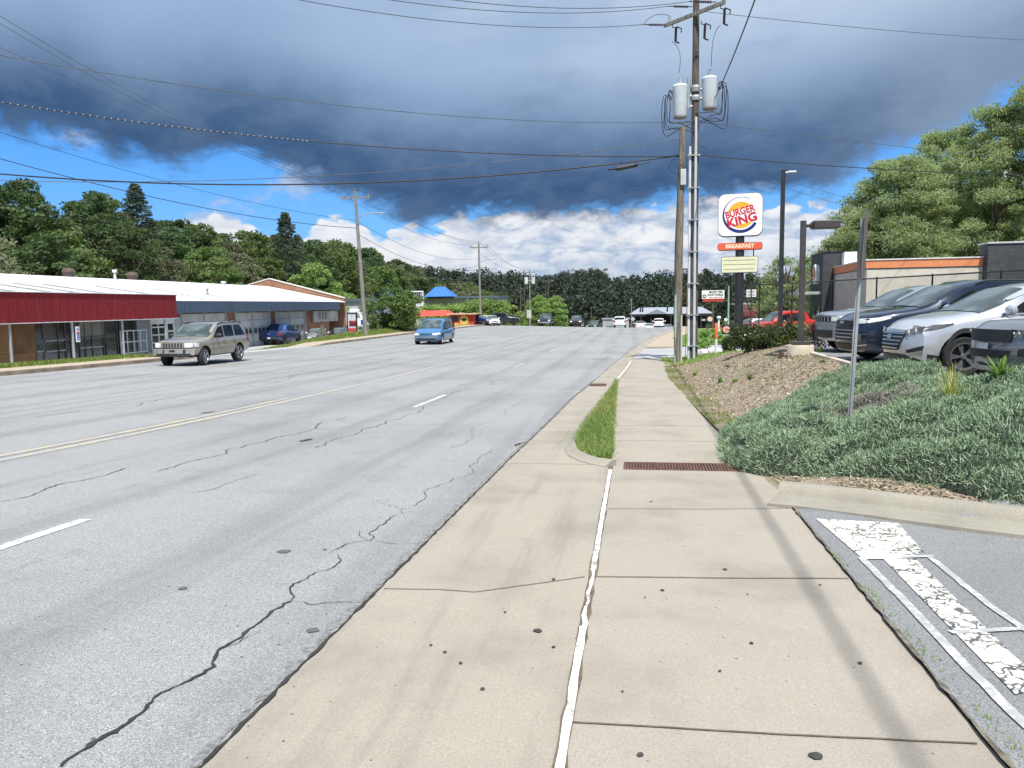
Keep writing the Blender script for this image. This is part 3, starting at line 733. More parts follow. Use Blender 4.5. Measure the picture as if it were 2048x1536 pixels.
PR = {
 'd1': tree_proto('d', 'dark', 17, 4.6, 3.0, 95, 120, .40, 1.25),
 'd2': tree_proto('d', 'dark', 15, 4.0, 2.0, 85, 120, .38, 1.15, shape='tall'),
 'm1': tree_proto('d', 'mid', 16, 4.4, 2.5, 90, 120, .40, 1.2),
 'm2': tree_proto('d', 'mid', 13, 3.8, 1.5, 80, 110, .36, 1.1, shape='tall'),
 'o1': tree_proto('d', 'olive', 14, 3.2, 2.0, 60, 90, .36, 1.0, shape='tall'),
 'p1': tree_proto('d', 'pine', 20, 5.2, 2.0, 210, 95, .36, 1.15, shape='cone', asp=.3, name='pine_tree'),
 'b1': tree_proto('d', 'bright', 9, 3.2, 1.2, 80, 130, .30, .9),
 'b2': tree_proto('d', 'bright', 5, 2.6, .5, 60, 110, .24, .75),
 's1': tree_proto('d', 'mid', 4, 1.9, .3, 60, 130, .2, .6, tr=.08),
}
# the wooded slope behind the repair shops: three ranks of trees parallel to the road
SIL = [(-300, 372), (0, 372), (50, 372), (115, 398), (135, 425), (160, 412), (215, 392), (265, 402), (330, 436), (400, 436), (430, 460), (480, 452), (560, 462), (610, 476), (690, 476), (715, 505), (742, 492), (790, 515), (830, 525), (870, 548), (930, 554), (985, 577), (1100, 582)]
GW = 'trees of the wood behind the repair shops'
rs_ = random.Random(3)
for rank, (x0, hh) in enumerate(((-53, 13.4), (-60, 15.0), (-69, 17.0))):
    y = 20 + rank * 2.5
    while y < (330 if rank < 2 else 240):
        k_ = rs_.choice(['d1', 'd1', 'd2', 'm1', 'm2', 'd2', 'o1'] if rank else ['d1', 'm1', 'm2', 'd2', 'o1', 'm1'])
        xx = x0 + rs_.uniform(-2.2, 2.2)
        h = hh * rs_.uniform(.74, 1.06)
        if y > 150: h *= 1 - .0011 * (y - 150)
        zz = H(xx, y) if y < 250 else H(xx, 250) 
        lbl = {'d1': 'dark green broadleaf tree in the wood behind the repair shops', 'd2': 'tall dark broadleaf tree crowded in the wood behind the shops', 'm1': 'mid green broadleaf tree in the wood behind the shops', 'm2': 'mid green narrow tree in the wood behind the shops', 'o1': 'thin olive-grey tree in the wood behind the repair shops'}[k_]
        pxx = 1024 + FPX * ((xx * _c + y * _s) / (y * _c - xx * _s))
        zn_ = 'the far storefront' if pxx < 120 else 'the red fascia' if pxx < 340 else 'the first garage doors' if pxx < 450 else 'the last garage doors' if pxx < 560 else 'the brick gable' if pxx < 680 else 'the leaning pole' if pxx < 800 else 'the blue roofs' if pxx < 900 else 'the food hut'
        lbl = {'d1': 'dark broadleaf tree', 'd2': 'tall dark narrow tree', 'm1': 'mid green broad tree', 'm2': 'mid green narrow tree', 'o1': 'thin olive-grey tree'}[k_] + (' in front', ' midway', ' at the back')[rank] + ' of wood above ' + zn_
        zz_ = y * _c - xx * _s; yt = pl(SIL, pxx) + (rs_.uniform(15, 75) if rank == 0 else rs_.uniform(4, 40) if rank == 1 else rs_.uniform(-4, 16)) * 95 / max(95, zz_)
        h = max(5., Wp(pxx, yt, zz_).z - H(xx, y))
        plant(PR[k_], xx, y, h, lbl, 'tree', GW, sx=max(.95, min(2.2, 13.5 / h * (1 + max(0, y - 110) / 320))))
        y += rs_.uniform(4.6, 7.4) * (1 + max(0, y - 120) / 160)
def at_px(px, z): return XY(px, z)
for px, z, ht, lb in ((285, 92, 19.3, 'tall pine rising above the wood left of the blue sky gap'), (578, 118, 19.2, 'pointed pine standing out of the wood above the brick gable')):
    x, y = at_px(px, z); plant(PR['p1'], x, y, Wp(px, 363 if px < 400 else 420, z).z - H(x, y), lb)
x, y = at_px(52, 74); plant(PR['d1'], x, y, Wp(52, 358, 74).z - H(x, y), 'tall spreading dark tree at the left edge of the wood', sx=1.15)
x, y = at_px(205, 84); plant(PR['d1'], x, y, Wp(205, 384, 84).z - H(x, y), 'rounded dark tree just left of the tall pine', sx=1.1)
x, y = at_px(630, 96); plant(PR['b1'], x, y, 9.6, 'bright green round tree behind the brick gable of the repair shop', z=-2.4)
x, y = at_px(695, 108); plant(PR['b1'], x, y, 6.4, 'small pale green tree behind the grey building', z=-2.8)
x, y = at_px(764, 74); plant(PR['s1'], x, y, 3.7, 'leafy dark bush tree left half of the clump by the curb', sx=1.1)
x, y = at_px(795, 75); plant(PR['s1'], x, y, 4.2, 'taller leafy bush tree right beside the white grid sign', sx=1.2)
x, y = at_px(728, 90); plant(PR['o1'], x, y, 4.3, 'thin grey-leaved sapling behind the leaning utility pole')
for px, z, ht, lb in ((868, 122, 5.9, 'light green shrub tree behind the red canopy'), (915, 121, 5.8, 'light green shrub tree behind the orange food hut'), (955, 122, 6.6, 'light green tree between the hut and the second utility pole'), (995, 124, 6.3, 'light green tree above the parked black pickup')):
    x, y = at_px(px, z); plant(PR['b2'], x, y, ht, lb, z=-3.6, sx=1.3)
for px, z, ht, lb in ((1075, 178, 9.0, 'light green roadside tree beyond the third utility pole'), (1108, 184, 9.6, 'light green roadside tree above the dark oncoming pickup')):
    x, y = at_px(px, z); plant(PR['b1'], x, y, ht, lb, sx=1.0)
# low undergrowth hiding the trunks
def bush_mesh(leaf, n, rx, h, size):
    cs = [(RN.uniform(-rx, rx), RN.uniform(-rx * .6, rx * .6), RN.uniform(.2, 1) * h * .7) for _ in range(n)]
    V, F = leaves(clump_points(cs, [h * .42] * n, 90, .8), size, .6); return np_mesh('foliage', V, F, [M_lf[leaf]])
BM = [bush_mesh('dark', 16, 3.2, 3.6, .3), bush_mesh('mid', 16, 3.0, 3.2, .3)]
def bush(x, y, i, s_, label, grp=None, z=None, sz=None, cat='bush'):
    o = bpy.data.objects.new('bush', BM[i]); COL.objects.link(o); o.location = (x, y, H(x, y) if z is None else z); o.scale = (s_, s_, sz or s_); o.rotation_euler.z = random.uniform(0, 6.28)
    return tag(o, label, cat, grp)
y = 22
while y < 200:
    bush(-49 + rs_.uniform(-1.5, 1.5), y, rs_.choice([0, 0, 1]), rs_.uniform(.9, 1.35), 'bushy undergrowth at the foot of the wood behind the shops', 'undergrowth along the wood'); y += rs_.uniform(4, 6)
# hedge of dark round-leaved shrubs round the lamp base
def shrub_obj(x, y, z, rx, h, seed, label, leaf='shrub', n=34, per=95, size=.085):
    cs = []
    for i in range(n):
        a = RN.uniform(0, 6.28); r = rx * RN.uniform(0, .8) ** .5 * .95; cs.append((r * math.cos(a), r * math.sin(a) * .75, h * RN.uniform(.18, .86) * (1 - .25 * (r / rx) ** 2)))
    V, F = leaves(clump_points(cs, [h * .24] * n, per, .85, .3), size, .6)
    t = thing('shrub', label, 'shrub', (x, y, z)); o = bpy.data.objects.new('foliage', np_mesh('foliage', V, F, [M_lf[leaf]])); COL.objects.link(o); o.parent = t
    g_ = MB()
    for c_ in cs[::3]: g_.tube([(0, 0, -.05), (c_[0] * .4, c_[1] * .4, c_[2] * .5), c_], .012, 5, False, [.016, .011, .004])
    g_.build('stems', M_bark, t); return t
for px, z, rx, h, lb in ((1500, 25.5, .75, 1.05, 'dark glossy shrub at the left end of the hedge by the lamp'), (1535, 25.0, .8, 1.12, 'dark glossy shrub second from the left in the hedge'), (1568, 24.2, .75, 1.05, 'shrub with yellow-green new leaves left of the lamp post')):
    x, y = XY(px, z); shrub_obj(x, y, H(x, y) - .05, rx, h, 1, lb)
x, y = XY(1590, 24.4); shrub_obj(x, y, H(x, y) - .05, .5, 1.0, 1, 'yellowish shrub directly behind the lamp post', 'bright', 20)
x, y = XY(1628, 21.6); 
M_lf['dead'] = leafmat('leaf_dead', (.10, .075, .065), (.18, .14, .12), (.13, .11, .09), .1)
shrub_obj(x, y, H(x, y), .42, .8, 1, 'thin purplish-brown shrub between the lamp and the silver car', 'dead', 14, 60, .06)
x, y = XY(1406, 37.5); shrub_obj(x, y, H(x, y) + .05, .5, .75, 1, 'small yellow-green bush right of the main utility pole', 'bright', 16, 80, .09)
x, y = XY(1462, 31.5); shrub_obj(x, y, H(x, y), .42, .8, 1, 'small dark bush under the arrow sign', 'shrub', 14, 80, .09)
x, y = XY(1422, 52); shrub_obj(x, y, H(x, y) + .05, .8, .8, 1, 'pale green low bush at the back of the lawn', 'bright', 14, 80, .12)
# big airy trees on the right behind the restaurant
def airy(name, x, y, z, h, rx, nc, per, size, leaf, label, h0=2.2, seed=0):
    cs, rad = [], []
    for i in range(nc):
        zz = RN.uniform(0, 1) ** .8; prof = math.sin(math.pi * (zz * .80 + .16)) ** .75; a = RN.uniform(0, 6.28); rr = rx * prof * RN.uniform(.25, 1.05) ** .6
        cs.append((rr * math.cos(a), rr * math.sin(a), h0 + (h - h0) * zz)); rad.append(RN.uniform(.6, 1.3) * (.75 + rx * .05))
    pts = clump_points(cs, rad, per, .55, .2)
    V, F = leaves(pts, size, .42, up=np.array([0, 0, -.35]))
    t = thing(name, label, 'tree', (x, y, z)); o = bpy.data.objects.new('crown', np_mesh('crown', V, F, [M_lf[leaf]])); COL.objects.link(o); o.parent = t
    trunk_mb(h * .9, .26, cs, h0, 26).build('trunk', M_bark, t); return t
AT = [(1745, 60, 9.5, 4.6, 'feathery light green tree whose left branches reach past the lamp head', 'willow'), (1790, 60, 13.2, 5.0, 'broad light green tree behind the tan restaurant roof', 'willow'),
      (1890, 66, 16.6, 5.6, 'tall tree behind the middle of the orange roofline', 'willow'), (1985, 60, 17.0, 5.8, 'tallest light green tree above the black tower', 'willow'),
      (2080, 58, 18.5, 6.0, 'tall tree at the right edge of the photo', 'willow'), (1850, 76, 13.0, 6.0, 'dark tree filling in low behind the restaurant', 'dark'), (1960, 76, 13., 6.0, 'dark tree deep behind the black tower', 'dark'), (1740, 78, 8.0, 4.5, 'dark low tree behind the restaurant corner', 'dark')]
for px, z, h, rx, lb, lf in AT:
    x, y = XY(px, z); airy('tree', x, y, -1.1, h, rx, 200, 370, .20, lf, lb, h0=.9)
x, y = XY(1570, 68); airy('tree', x, y, -1.2, 6.4, 2.6, 60, 120, .2, 'willow', 'small sparse tree between the tall dark pole and the round sign', .8)
x, y = XY(1545, 84); airy('tree', x, y, -1.5, 4.6, 3.0, 40, 100, .25, 'mid', 'low tree behind the maroon awning', .5)
x, y = XY(1622, 74); airy('tree', x, y, -1.5, 7.0, 2.2, 40, 100, .22, 'mid', 'narrow tree right behind the round sign tower', .6)
# far wooded hills: one mass nobody could count
pts = []
def wood(n, fx, fy, hmin, hmax):
    k_ = 0
    out = []
    while k_ < n:
        x, y = fx(), fy(); z = H(x, y); hh = random.uniform(hmin, hmax)
        out.append((x, y, z, hh)); k_ += 1
    return out
ws = wood(2300, lambda: random.uniform(-150, 190), lambda: random.uniform(285, 470) , 9, 16) + wood(520, lambda: random.gauss(-55, 45), lambda: random.uniform(640, 790), 12, 20) + wood(1100, lambda: random.gauss(310, 95), lambda: random.uniform(520, 800), 12, 20) + wood(420, lambda: random.uniform(-112, -74), lambda: random.uniform(230, 330), 10, 16) + wood(160, lambda: random.uniform(40, 110), lambda: random.uniform(110, 250), 8, 12)
C_, Rr = [], []
for x, y, z, hh in ws:
    for j in range(5):
        C_.append((x + random.uniform(-2, 2), y + random.uniform(-2, 2), z + hh * random.uniform(.25, .92))); Rr.append(random.uniform(1.6, 2.9))
V, F = leaves(clump_points(C_, Rr, 22, .8, .5), 1.15, .7)
M_far = leafmat('leaf_far', (.034, .053, .037), (.058, .082, .055), (.075, .102, .062), .15)
o = bpy.data.objects.new('far_wood', np_mesh('far_wood', V, F, [M_far])); COL.objects.link(o); tag(o, 'distant dark wooded hills closing the view down the road', 'wood', None, 'stuff')

# ------------------------------------------------------------------ lavender bed
def inpoly(P_, X, Y):
    c_ = np.zeros(len(X), bool); n = len(P_)
    for i in range(n):
        x0, y0 = P_[i]; x1, y1 = P_[(i + 1) % n]
        c_ ^= ((y0 > Y) != (y1 > Y)) & (X < (x1 - x0) * (Y - y0) / (y1 - y0 + 1e-12) + x0)
    return c_
BED = [(1.32, 12.1), (1.6, 12.8), (2.1, 13.4), (3.0, 14.3), (4.5, 15.6), (4.75, 14.2), (4.9, 12.6), (5.3, 11.6), (9.5, 11.3), (11.5, 10), (11.5, 3.9), (8, 4.6), (5, 5.2)] + [tuple(G(*p)[:2]) for p in ((2120, 1045), (2046, 1027), (1970, 1010), (1938, 995), (1875, 986), (1811, 979), (1716, 973), (1653, 967), (1590, 958), (1527, 954), (1479, 945), (1446, 931), (1437, 914), (1434, 890))]
MO = []
for i in range(60):
    x = RN.uniform(1.7, 11); yy = RN.uniform(5.6, 15)
    MO.append((x, yy, RN.uniform(.55, 1.05), RN.uniform(.20, .42)))
MO = [m for m in MO if inpoly(BED, np.array([m[0]]), np.array([m[1]]))[0]]
MO += [(1.62, 10.2, .6, .40), (1.65, 11.2, .55, .38), (1.7, 9.3, .55, .36), (2.05, 9.9, .85, .45), (2.0, 11.3, .8, .4), (2.9, 8.9, .95, .45), (4.0, 8.1, 1.1, .46), (5.2, 7.4, 1.1, .48), (6.5, 6.9, 1.2, .5), (8.0, 6.4, 1.2, .5), (3.4, 10.6, 1., .33), (4.6, 10.0, 1.1, .4), (6.2, 9.4, 1.2, .42), (3.9, 13.0, .8, .40), (5.5, 11.0, .9, .45), (7.0, 10.6, 1., .44)]
def base_m(x, y):
    z = .22
    for mx, my, r, h in MO:
        d2 = ((x - mx) ** 2 + (y - my) ** 2) / r ** 2
        if d2 < 1: z = max(z, h * math.sqrt(1 - d2))
    return z
SM = [(RN.uniform(1.5, 8), RN.uniform(5, 15), RN.uniform(.16, .34), RN.uniform(.07, .15)) for _ in range(420)]
def bedtop(X, Y, base):
    z = np.zeros(len(X))
    for mx, my, r, h in MO:
        d2 = ((X - mx) ** 2 + (Y - my) ** 2) / r ** 2
        z = np.maximum(z, h * np.sqrt(np.clip(1 - d2, 0, None)))
    ed = edge_dist(X, Y)
    z = np.maximum(z, .22)
    for mx, my, r, h in SM:
        k2 = (np.abs(X - mx) < r) & (np.abs(Y - my) < r)
        if k2.any():
            d2 = ((X[k2] - mx) ** 2 + (Y[k2] - my) ** 2) / r ** 2; z[k2] = np.maximum(z[k2], z[k2] * .0 + base_m(mx, my) + h * np.sqrt(np.clip(1 - d2, 0, None)) * 1.0 - .05)
    z *= np.clip(ed / .30, 0, 1) ** .5
    return base + z + .04 * np.sin(X * 9 + Y * 4) * np.sin(Y * 8 - X * 3)
def edge_dist(X, Y):
    d = np.full(len(X), 9.)
    n = len(BED)
    for i in range(n):
        a = np.array(BED[i]); b_ = np.array(BED[(i + 1) % n]); ab = b_ - a
        t = np.clip(((X - a[0]) * ab[0] + (Y - a[1]) * ab[1]) / (ab @ ab), 0, 1)
        d = np.minimum(d, np.hypot(X - a[0] - t * ab[0], Y - a[1] - t * ab[1]))
    return d
def bed_base(X, Y):
    # bilinear table of the ground height (fast)
    xs = np.linspace(1, 12, 56); ys_ = np.linspace(4, 16, 61)
    T = np.array([[H(a, c) for c in ys_] for a in xs])
    fx = np.clip((X - 1) / 11 * 55, 0, 54.99); fy = np.clip((Y - 4) / 12 * 60, 0, 59.99); i = fx.astype(int); j = fy.astype(int); u = fx - i; v = fy - j
    return T[i, j] * (1 - u) * (1 - v) + T[i + 1, j] * u * (1 - v) + T[i, j + 1] * (1 - u) * v + T[i + 1, j + 1] * u * v
def bed_sample(n):
    X = RN.uniform(1.0, 11.5, n * 3); Y = RN.uniform(4.5, 15.8, n * 3)
    vis_ = (X / np.maximum(Y, .1)) < .95
    k_ = inpoly(BED, X, Y) & vis_; return X[k_][:n], Y[k_][:n]
X, Y = bed_sample(300000)
base = bed_base(X, Y); Z = bedtop(X, Y, base)
e_ = .03
nx = -(bedtop(X + e_, Y, base) - bedtop(X - e_, Y, base)) / (2 * e_); ny = -(bedtop(X, Y + e_, base) - bedtop(X, Y - e_, base)) / (2 * e_)
N_ = unit(np.stack([np.clip(nx, -3, 3), np.clip(ny, -3, 3), np.full(len(X), .9)], 1))
fr_ = np.clip(1 - np.linalg.norm(N_[:, :2], axis=1), 0, 1)
dep = RN.random(len(X)) ** 1.6 * .14
C0 = np.stack([X, Y, np.maximum(Z, base + .02)], 1) - N_ * dep[:, None]
D = unit(N_ * .75 + np.array([0, 0, .35]) + RN.normal(size=(len(X), 3)) * .62)
L_ = RN.uniform(.035, .07, (len(X), 1)); T_ = unit(np.cross(D, RN.normal(size=(len(X), 3)))) * .0045
Vl = np.stack([C0 - T_, C0 + T_, C0 + D * L_ + T_ * .45, C0 + D * L_ - T_ * .45], 1).reshape(-1, 3)
m_, q, bs, co = newmat('lavender_leaf')
rnd = q.n('ShaderNodeNewGeometry').outputs['Random Per Island']
c_ = q.mix(rnd, (.13, .20, .11), (.42, .52, .345))
c_ = q.mix(q.m('MULTIPLY', q.mapr(q.noise(co, 2.2, 4, .6), .45, .65), .5), c_, (.19, .27, .15))
pt = q.n('ShaderNodeVectorMath', operation='DISTANCE'); q.l(co, pt.inputs[0]); pt.inputs[1].default_value = (3.0, 10.6, .35)
dd_ = q.m('ADD', pt.outputs['Value'], q.m('MULTIPLY', q.m('SUBTRACT', q.noise(co, 3., 5, .7), .5), 2.4))
c_ = q.mix(q.mapr(dd_, .80, .35), c_, (.27, .25, .22))
q.l(c_, bs.inputs['Base Color']); bs.inputs['Roughness'].default_value = .8; bs.inputs['Specular IOR Level'].default_value = .2
o = bpy.data.objects.new('lavender_bed', np_mesh('lavender_bed', Vl, np.arange(len(Vl)).reshape(-1, 4), [m_])); COL.objects.link(o)
tag(o, 'grey-green lavender mounds spilling over the curb of the planting bed', 'ground cover', None, 'stuff')
# dark woody body under the sprigs
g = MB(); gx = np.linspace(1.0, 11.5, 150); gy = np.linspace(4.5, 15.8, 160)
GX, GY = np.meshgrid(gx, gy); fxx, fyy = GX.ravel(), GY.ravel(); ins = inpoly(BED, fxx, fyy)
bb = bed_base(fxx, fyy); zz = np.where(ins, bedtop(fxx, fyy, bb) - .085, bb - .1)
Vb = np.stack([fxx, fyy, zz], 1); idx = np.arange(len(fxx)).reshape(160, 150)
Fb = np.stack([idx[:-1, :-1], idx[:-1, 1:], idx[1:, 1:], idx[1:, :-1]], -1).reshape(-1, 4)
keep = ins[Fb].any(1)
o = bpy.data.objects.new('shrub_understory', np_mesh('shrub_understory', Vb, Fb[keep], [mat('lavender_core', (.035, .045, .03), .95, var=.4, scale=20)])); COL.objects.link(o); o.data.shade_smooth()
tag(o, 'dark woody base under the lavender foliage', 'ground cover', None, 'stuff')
# fallen stalk tufts standing out of the bed
def tuft(name, x, y, z, n, h, sp, m_, label, wd=.008, cat='weed'):
    a = RN.uniform(0, 6.28, n); r = RN.uniform(0, 1, n) * sp; hh = h * RN.uniform(.5, 1, n)
    B0 = np.stack([RN.normal(0, .02, n), RN.normal(0, .02, n), np.zeros(n)], 1)
    B1 = B0 + np.stack([np.cos(a) * r * .4, np.sin(a) * r * .4, hh * .6], 1); B2 = B0 + np.stack([np.cos(a) * r, np.sin(a) * r, hh], 1)
    t = np.stack([np.sin(a), -np.cos(a), np.zeros(n)], 1) * wd
    V = np.stack([B0 - t, B0 + t, B1 + t, B1 - t, B1 - t, B1 + t, B2 + t * .15, B2 - t * .15], 1).reshape(-1, 3)
    o = bpy.data.objects.new(name, np_mesh(name, V, np.arange(len(V)).reshape(-1, 4), [m_])); COL.objects.link(o); o.location = (x, y, z)
    return tag(o, label, cat)
M_blade = leafmat('blade_grass', (.19, .30, .08), (.42, .54, .20), (.44, .46, .19), .4)
M_straw = leafmat('blade_straw', (.34, .36, .10), (.50, .48, .20), (.30, .34, .1), .3)
M_weed = leafmat('weed_green', (.13, .21, .05), (.24, .33, .10), (.2, .3, .08), .3)
def on_bed(px, z, dz=0.):
    x, y = XY(px, z); zz = bedtop(np.array([x]), np.array([y]), bed_base(np.array([x]), np.array([y])))[0]; return x, y, zz + dz
x, y, z = on_bed(1912, 9.0, -.1); tuft('grass_clump', x, y, z, 46, .62, .30, M_straw, 'yellow-green grass clump standing up out of the lavender')
x, y, z = on_bed(2008, 9.2, -.12); tuft('weed', x, y, z, 60, .34, .26, M_weed, 'leafy light green weed in the lavender near the right edge', .013)
# grass strip blades
n = 15000; Yb = RN.uniform(9.4, 22.9, n) ** 1.; Yb = 9.4 + (Yb - 9.4) * RN.random(n) ** .5
kx = np.array([kerbX(v) for v in Yb]); sx_ = np.array([seamX(v) for v in Yb])
Xb = kx + .07 + (sx_ - kx - .06) * RN.random(n)
Pz = np.array([P(v) for v in Yb]) + .06
D = unit(np.stack([RN.normal(-.1, .45, n), RN.normal(0, .4, n), np.ones(n)], 1)); L_ = RN.uniform(.04, .14, (n, 1)); T_ = unit(np.cross(D, RN.normal(size=(n, 3)))) * .0042
C0 = np.stack([Xb, Yb, Pz], 1)
Vg = np.stack([C0 - T_, C0 + T_, C0 + D * L_ + T_ * .1 + np.array([0, 0, -.01]), C0 + D * L_ - T_ * .1], 1).reshape(-1, 3)
o = bpy.data.objects.new('strip_grass', np_mesh('strip_grass', Vg, np.arange(len(Vg)).reshape(-1, 4), [M_blade])); COL.objects.link(o)
tag(o, 'bright green grass in the narrow strip between gutter and sidewalk', 'grass', None, 'stuff')
# grass on the lawn, round the poles and on the far verge
def grassfield(name, label, n, fx, fy, zo, h, wd, m_=M_blade):
    X = fx(n); Y = fy(n); Zz = np.array([H(a, c) for a, c in zip(X, Y)]) + zo
    D = unit(np.stack([RN.normal(0, .5, n), RN.normal(0, .5, n), np.ones(n)], 1)); L_ = h * RN.uniform(.5, 1.1, (n, 1)); T_ = unit(np.cross(D, RN.normal(size=(n, 3)))) * wd
    C0 = np.stack([X, Y, Zz], 1); V = np.stack([C0 - T_, C0 + T_, C0 + D * L_ + T_ * .2, C0 + D * L_ - T_ * .2], 1).reshape(-1, 3)
    o = bpy.data.objects.new(name, np_mesh(name, V, np.arange(len(V)).reshape(-1, 4), [m_])); COL.objects.link(o); return tag(o, label, 'grass', None, 'stuff')
grassfield('pole_grass', 'rough green grass round the feet of the two utility poles', 7000, lambda n: RN.uniform(1.25, 4.2, n), lambda n: RN.uniform(30.5, 35.8, n), .0, .14, .012)
grassfield('lawn_grass', 'mown lawn beyond the restaurant driveway', 12000, lambda n: RN.uniform(3.0, 8, n), lambda n: RN.uniform(47, 62, n), .05, .1, .02)
M_verge = leafmat('blade_verge', (.11, .17, .03), (.24, .28, .07), (.28, .27, .1), .3)
grassfield('verge_grass', 'short grass along the far verge before the red storefront', 16000, lambda n: RN.uniform(-24.6, -21.9, n), lambda n: RN.uniform(12, 33, n), .0, .16, .02, M_verge)
grassfield('verge_grass', 'grass bank with the utility pole beyond the shop entrance', 20000, lambda n: RN.uniform(-25.5, -21.9, n), lambda n: RN.uniform(47.5, 88, n), .0, .2, .03, M_verge)
# mulch chips, pale stones and weeds on the bank
n = 26000; X = RN.uniform(1.45, 4.5, n); Y = 9 + 22 * RN.random(n) ** 1.3
k_ = ~inpoly(BED, X, Y); X, Y = X[k_], Y[k_]; n = len(X)
Zz = np.array([H(a, c) + .02 + bump(a, c) * sst(a, 1.45, 2.2) for a, c in zip(X, Y)]) + RN.uniform(.0, .02, n)
X2 = RN.uniform(1.5, 3.6, 5200); Y2 = RN.uniform(6.6, 8.6, 5200); k_ = np.array([c > kY(a) + .3 for a, c in zip(X2, Y2)]) & ~inpoly(BED, X2, Y2); X2, Y2 = X2[k_], Y2[k_]
Z2 = np.array([H(a, c) + .025 + bump(a, c) * sst(a, 1.45, 2.2) for a, c in zip(X2, Y2)]) + RN.uniform(.0, .012, len(X2))
C0 = np.stack([np.r_[X, X2], np.r_[Y, Y2], np.r_[Zz, Z2]], 1); n = len(C0)
D = unit(np.stack([RN.normal(size=n), RN.normal(size=n), RN.normal(0, .35, n)], 1)); T_ = unit(np.cross(D, np.stack([RN.normal(0, .3, n), RN.normal(0, .3, n), np.ones(n)], 1)))
sz = np.r_[RN.uniform(.010, .045, len(X)), RN.uniform(.01, .035, len(X2))][:, None]
V = np.stack([C0 - D * sz, C0 + T_ * sz * .35, C0 + D * sz, C0 - T_ * sz * .35], 1).reshape(-1, 3)
m_, q, bs, co = newmat('mulch_chip'); rnd = q.n('ShaderNodeNewGeometry').outputs['Random Per Island']
cr_ = q.n('ShaderNodeValToRGB'); q.l(rnd, cr_.inputs[0]); el_ = cr_.color_ramp.elements
el_[0].position = 0; el_[0].color = (.09, .06, .04, 1); el_[1].position = 1; el_[1].color = (.70, .61, .48, 1)
for p_, cc_ in ((.3, (.21, .155, .105)), (.7, (.36, .28, .20)), (.93, (.46, .38, .285))): e2_ = el_.new(p_); e2_.color = (*cc_, 1)
q.l(cr_.outputs[0], bs.inputs['Base Color']); bs.inputs['Roughness'].default_value = .9
o = bpy.data.objects.new('mulch_chips', np_mesh('mulch_chips', V, np.arange(len(V)).reshape(-1, 4), [m_])); COL.objects.link(o); tag(o, 'red-brown wood chips over the planting bank', 'mulch', None, 'stuff')
for px, py, nn, hh, lb in ((1440, 765, 60, .16, 'spiky green weed low on the bank, left of a pair'), (1470, 768, 50, .15, 'spiky green weed, middle of the pair low on the bank'), (1500, 762, 60, .18, 'larger green weed right of the low pair on the bank'), (1455, 735, 30, .12, 'small weed halfway up the left of the bank'), (1560, 720, 40, .14, 'weed tuft just left of the concrete lamp base'), (1645, 728, 40, .13, 'weed tuft in front of the lot curb by the silver-grey car'), (1500, 735, 30, .10, 'tiny weed halfway up the middle of the bank'), (1390, 752, 60, .14, 'weed tuft beside the sidewalk foot of the bank'), (1640, 706, 40, .18, 'bright grass tuft right of the concrete lamp base')):
    p = G(px, py); tuft('weed', p.x, p.y, p.z + .01, nn, hh, .16, M_weed, lb, .009)['group'] = 'weeds in the mulch bank'
grassfield('weeds', 'sparse weeds and moss along the inner walk edge below the mulch', 2600, lambda n: 1.2 + RN.random(n) ** 2 * .8, lambda n: RN.uniform(13, 31, n), .02, .06, .007, M_olive) if False else None
grassfield('edge_weeds', 'thin weeds in the joint between sidewalk and driveway', 190, lambda n: 1.40 + RN.normal(0, .015, n), lambda n: RN.choice([2.6, 3.1, 3.9, 4.6, 5.4], n) + RN.normal(0, .14, n), .02, .035, .003)

n = 5200; Y = RN.uniform(12.8, 31, n); X = np.array([walkX(v) for v in Y]) + RN.random(n) ** 1.3 * .5 - .03
Zz = np.array([max(H(a, c), P(c)) for a, c in zip(X, Y)]) + .045
D = unit(np.stack([RN.normal(0, .7, n), RN.normal(0, .7, n), np.ones(n)], 1)); L_ = RN.uniform(.02, .08, (n, 1)); T_ = unit(np.cross(D, RN.normal(size=(n, 3)))) * .006; C0 = np.stack([X, Y, Zz], 1)
V = np.stack([C0 - T_, C0 + T_, C0 + D * L_ + T_ * .2, C0 + D * L_ - T_ * .2], 1).reshape(-1, 3)
k_ = np.repeat((np.sin(Y * 1.9) + np.sin(Y * 4.7 + 1) + RN.normal(0, .5, n)) > .2, 4)
V = V[k_]
o = bpy.data.objects.new('edge_weeds', np_mesh('edge_weeds', V, np.arange(len(V)).reshape(-1, 4), [M_verge])); COL.objects.link(o); tag(o, 'patchy weeds along the foot of the bank beside the sidewalk', 'weeds', None, 'stuff')

n = 5200; X = RN.uniform(1.7, 4.4, n); Y = RN.uniform(11.5, 30, n); k_ = (np.sin(X * 3.1 + Y * 1.3) + np.sin(Y * 2.1 - X * 1.7) + RN.normal(0, .45, n) > .95) & ~inpoly(BED, X, Y); X, Y = X[k_], Y[k_]; n = len(X)
Zz = np.array([H(a, c) + .02 + bump(a, c) * sst(a, 1.5, 2.2) for a, c in zip(X, Y)])
D = unit(np.stack([RN.normal(0, .9, n), RN.normal(0, .9, n), np.ones(n)], 1)); L_ = RN.uniform(.03, .10, (n, 1)); T_ = unit(np.cross(D, RN.normal(size=(n, 3)))) * .006; C0 = np.stack([X, Y, Zz], 1)
V = np.stack([C0 - T_, C0 + T_, C0 + D * L_ + T_ * .2, C0 + D * L_ - T_ * .2], 1).reshape(-1, 3)
o = bpy.data.objects.new('dry_grass', np_mesh('dry_grass', V, np.arange(len(V)).reshape(-1, 4), [leafmat('blade_dry', (.22, .22, .10), (.40, .36, .2), (.26, .28, .12), .3)])); COL.objects.link(o); tag(o, 'thin dry grass scattered over the mulch bank', 'grass', None, 'stuff')
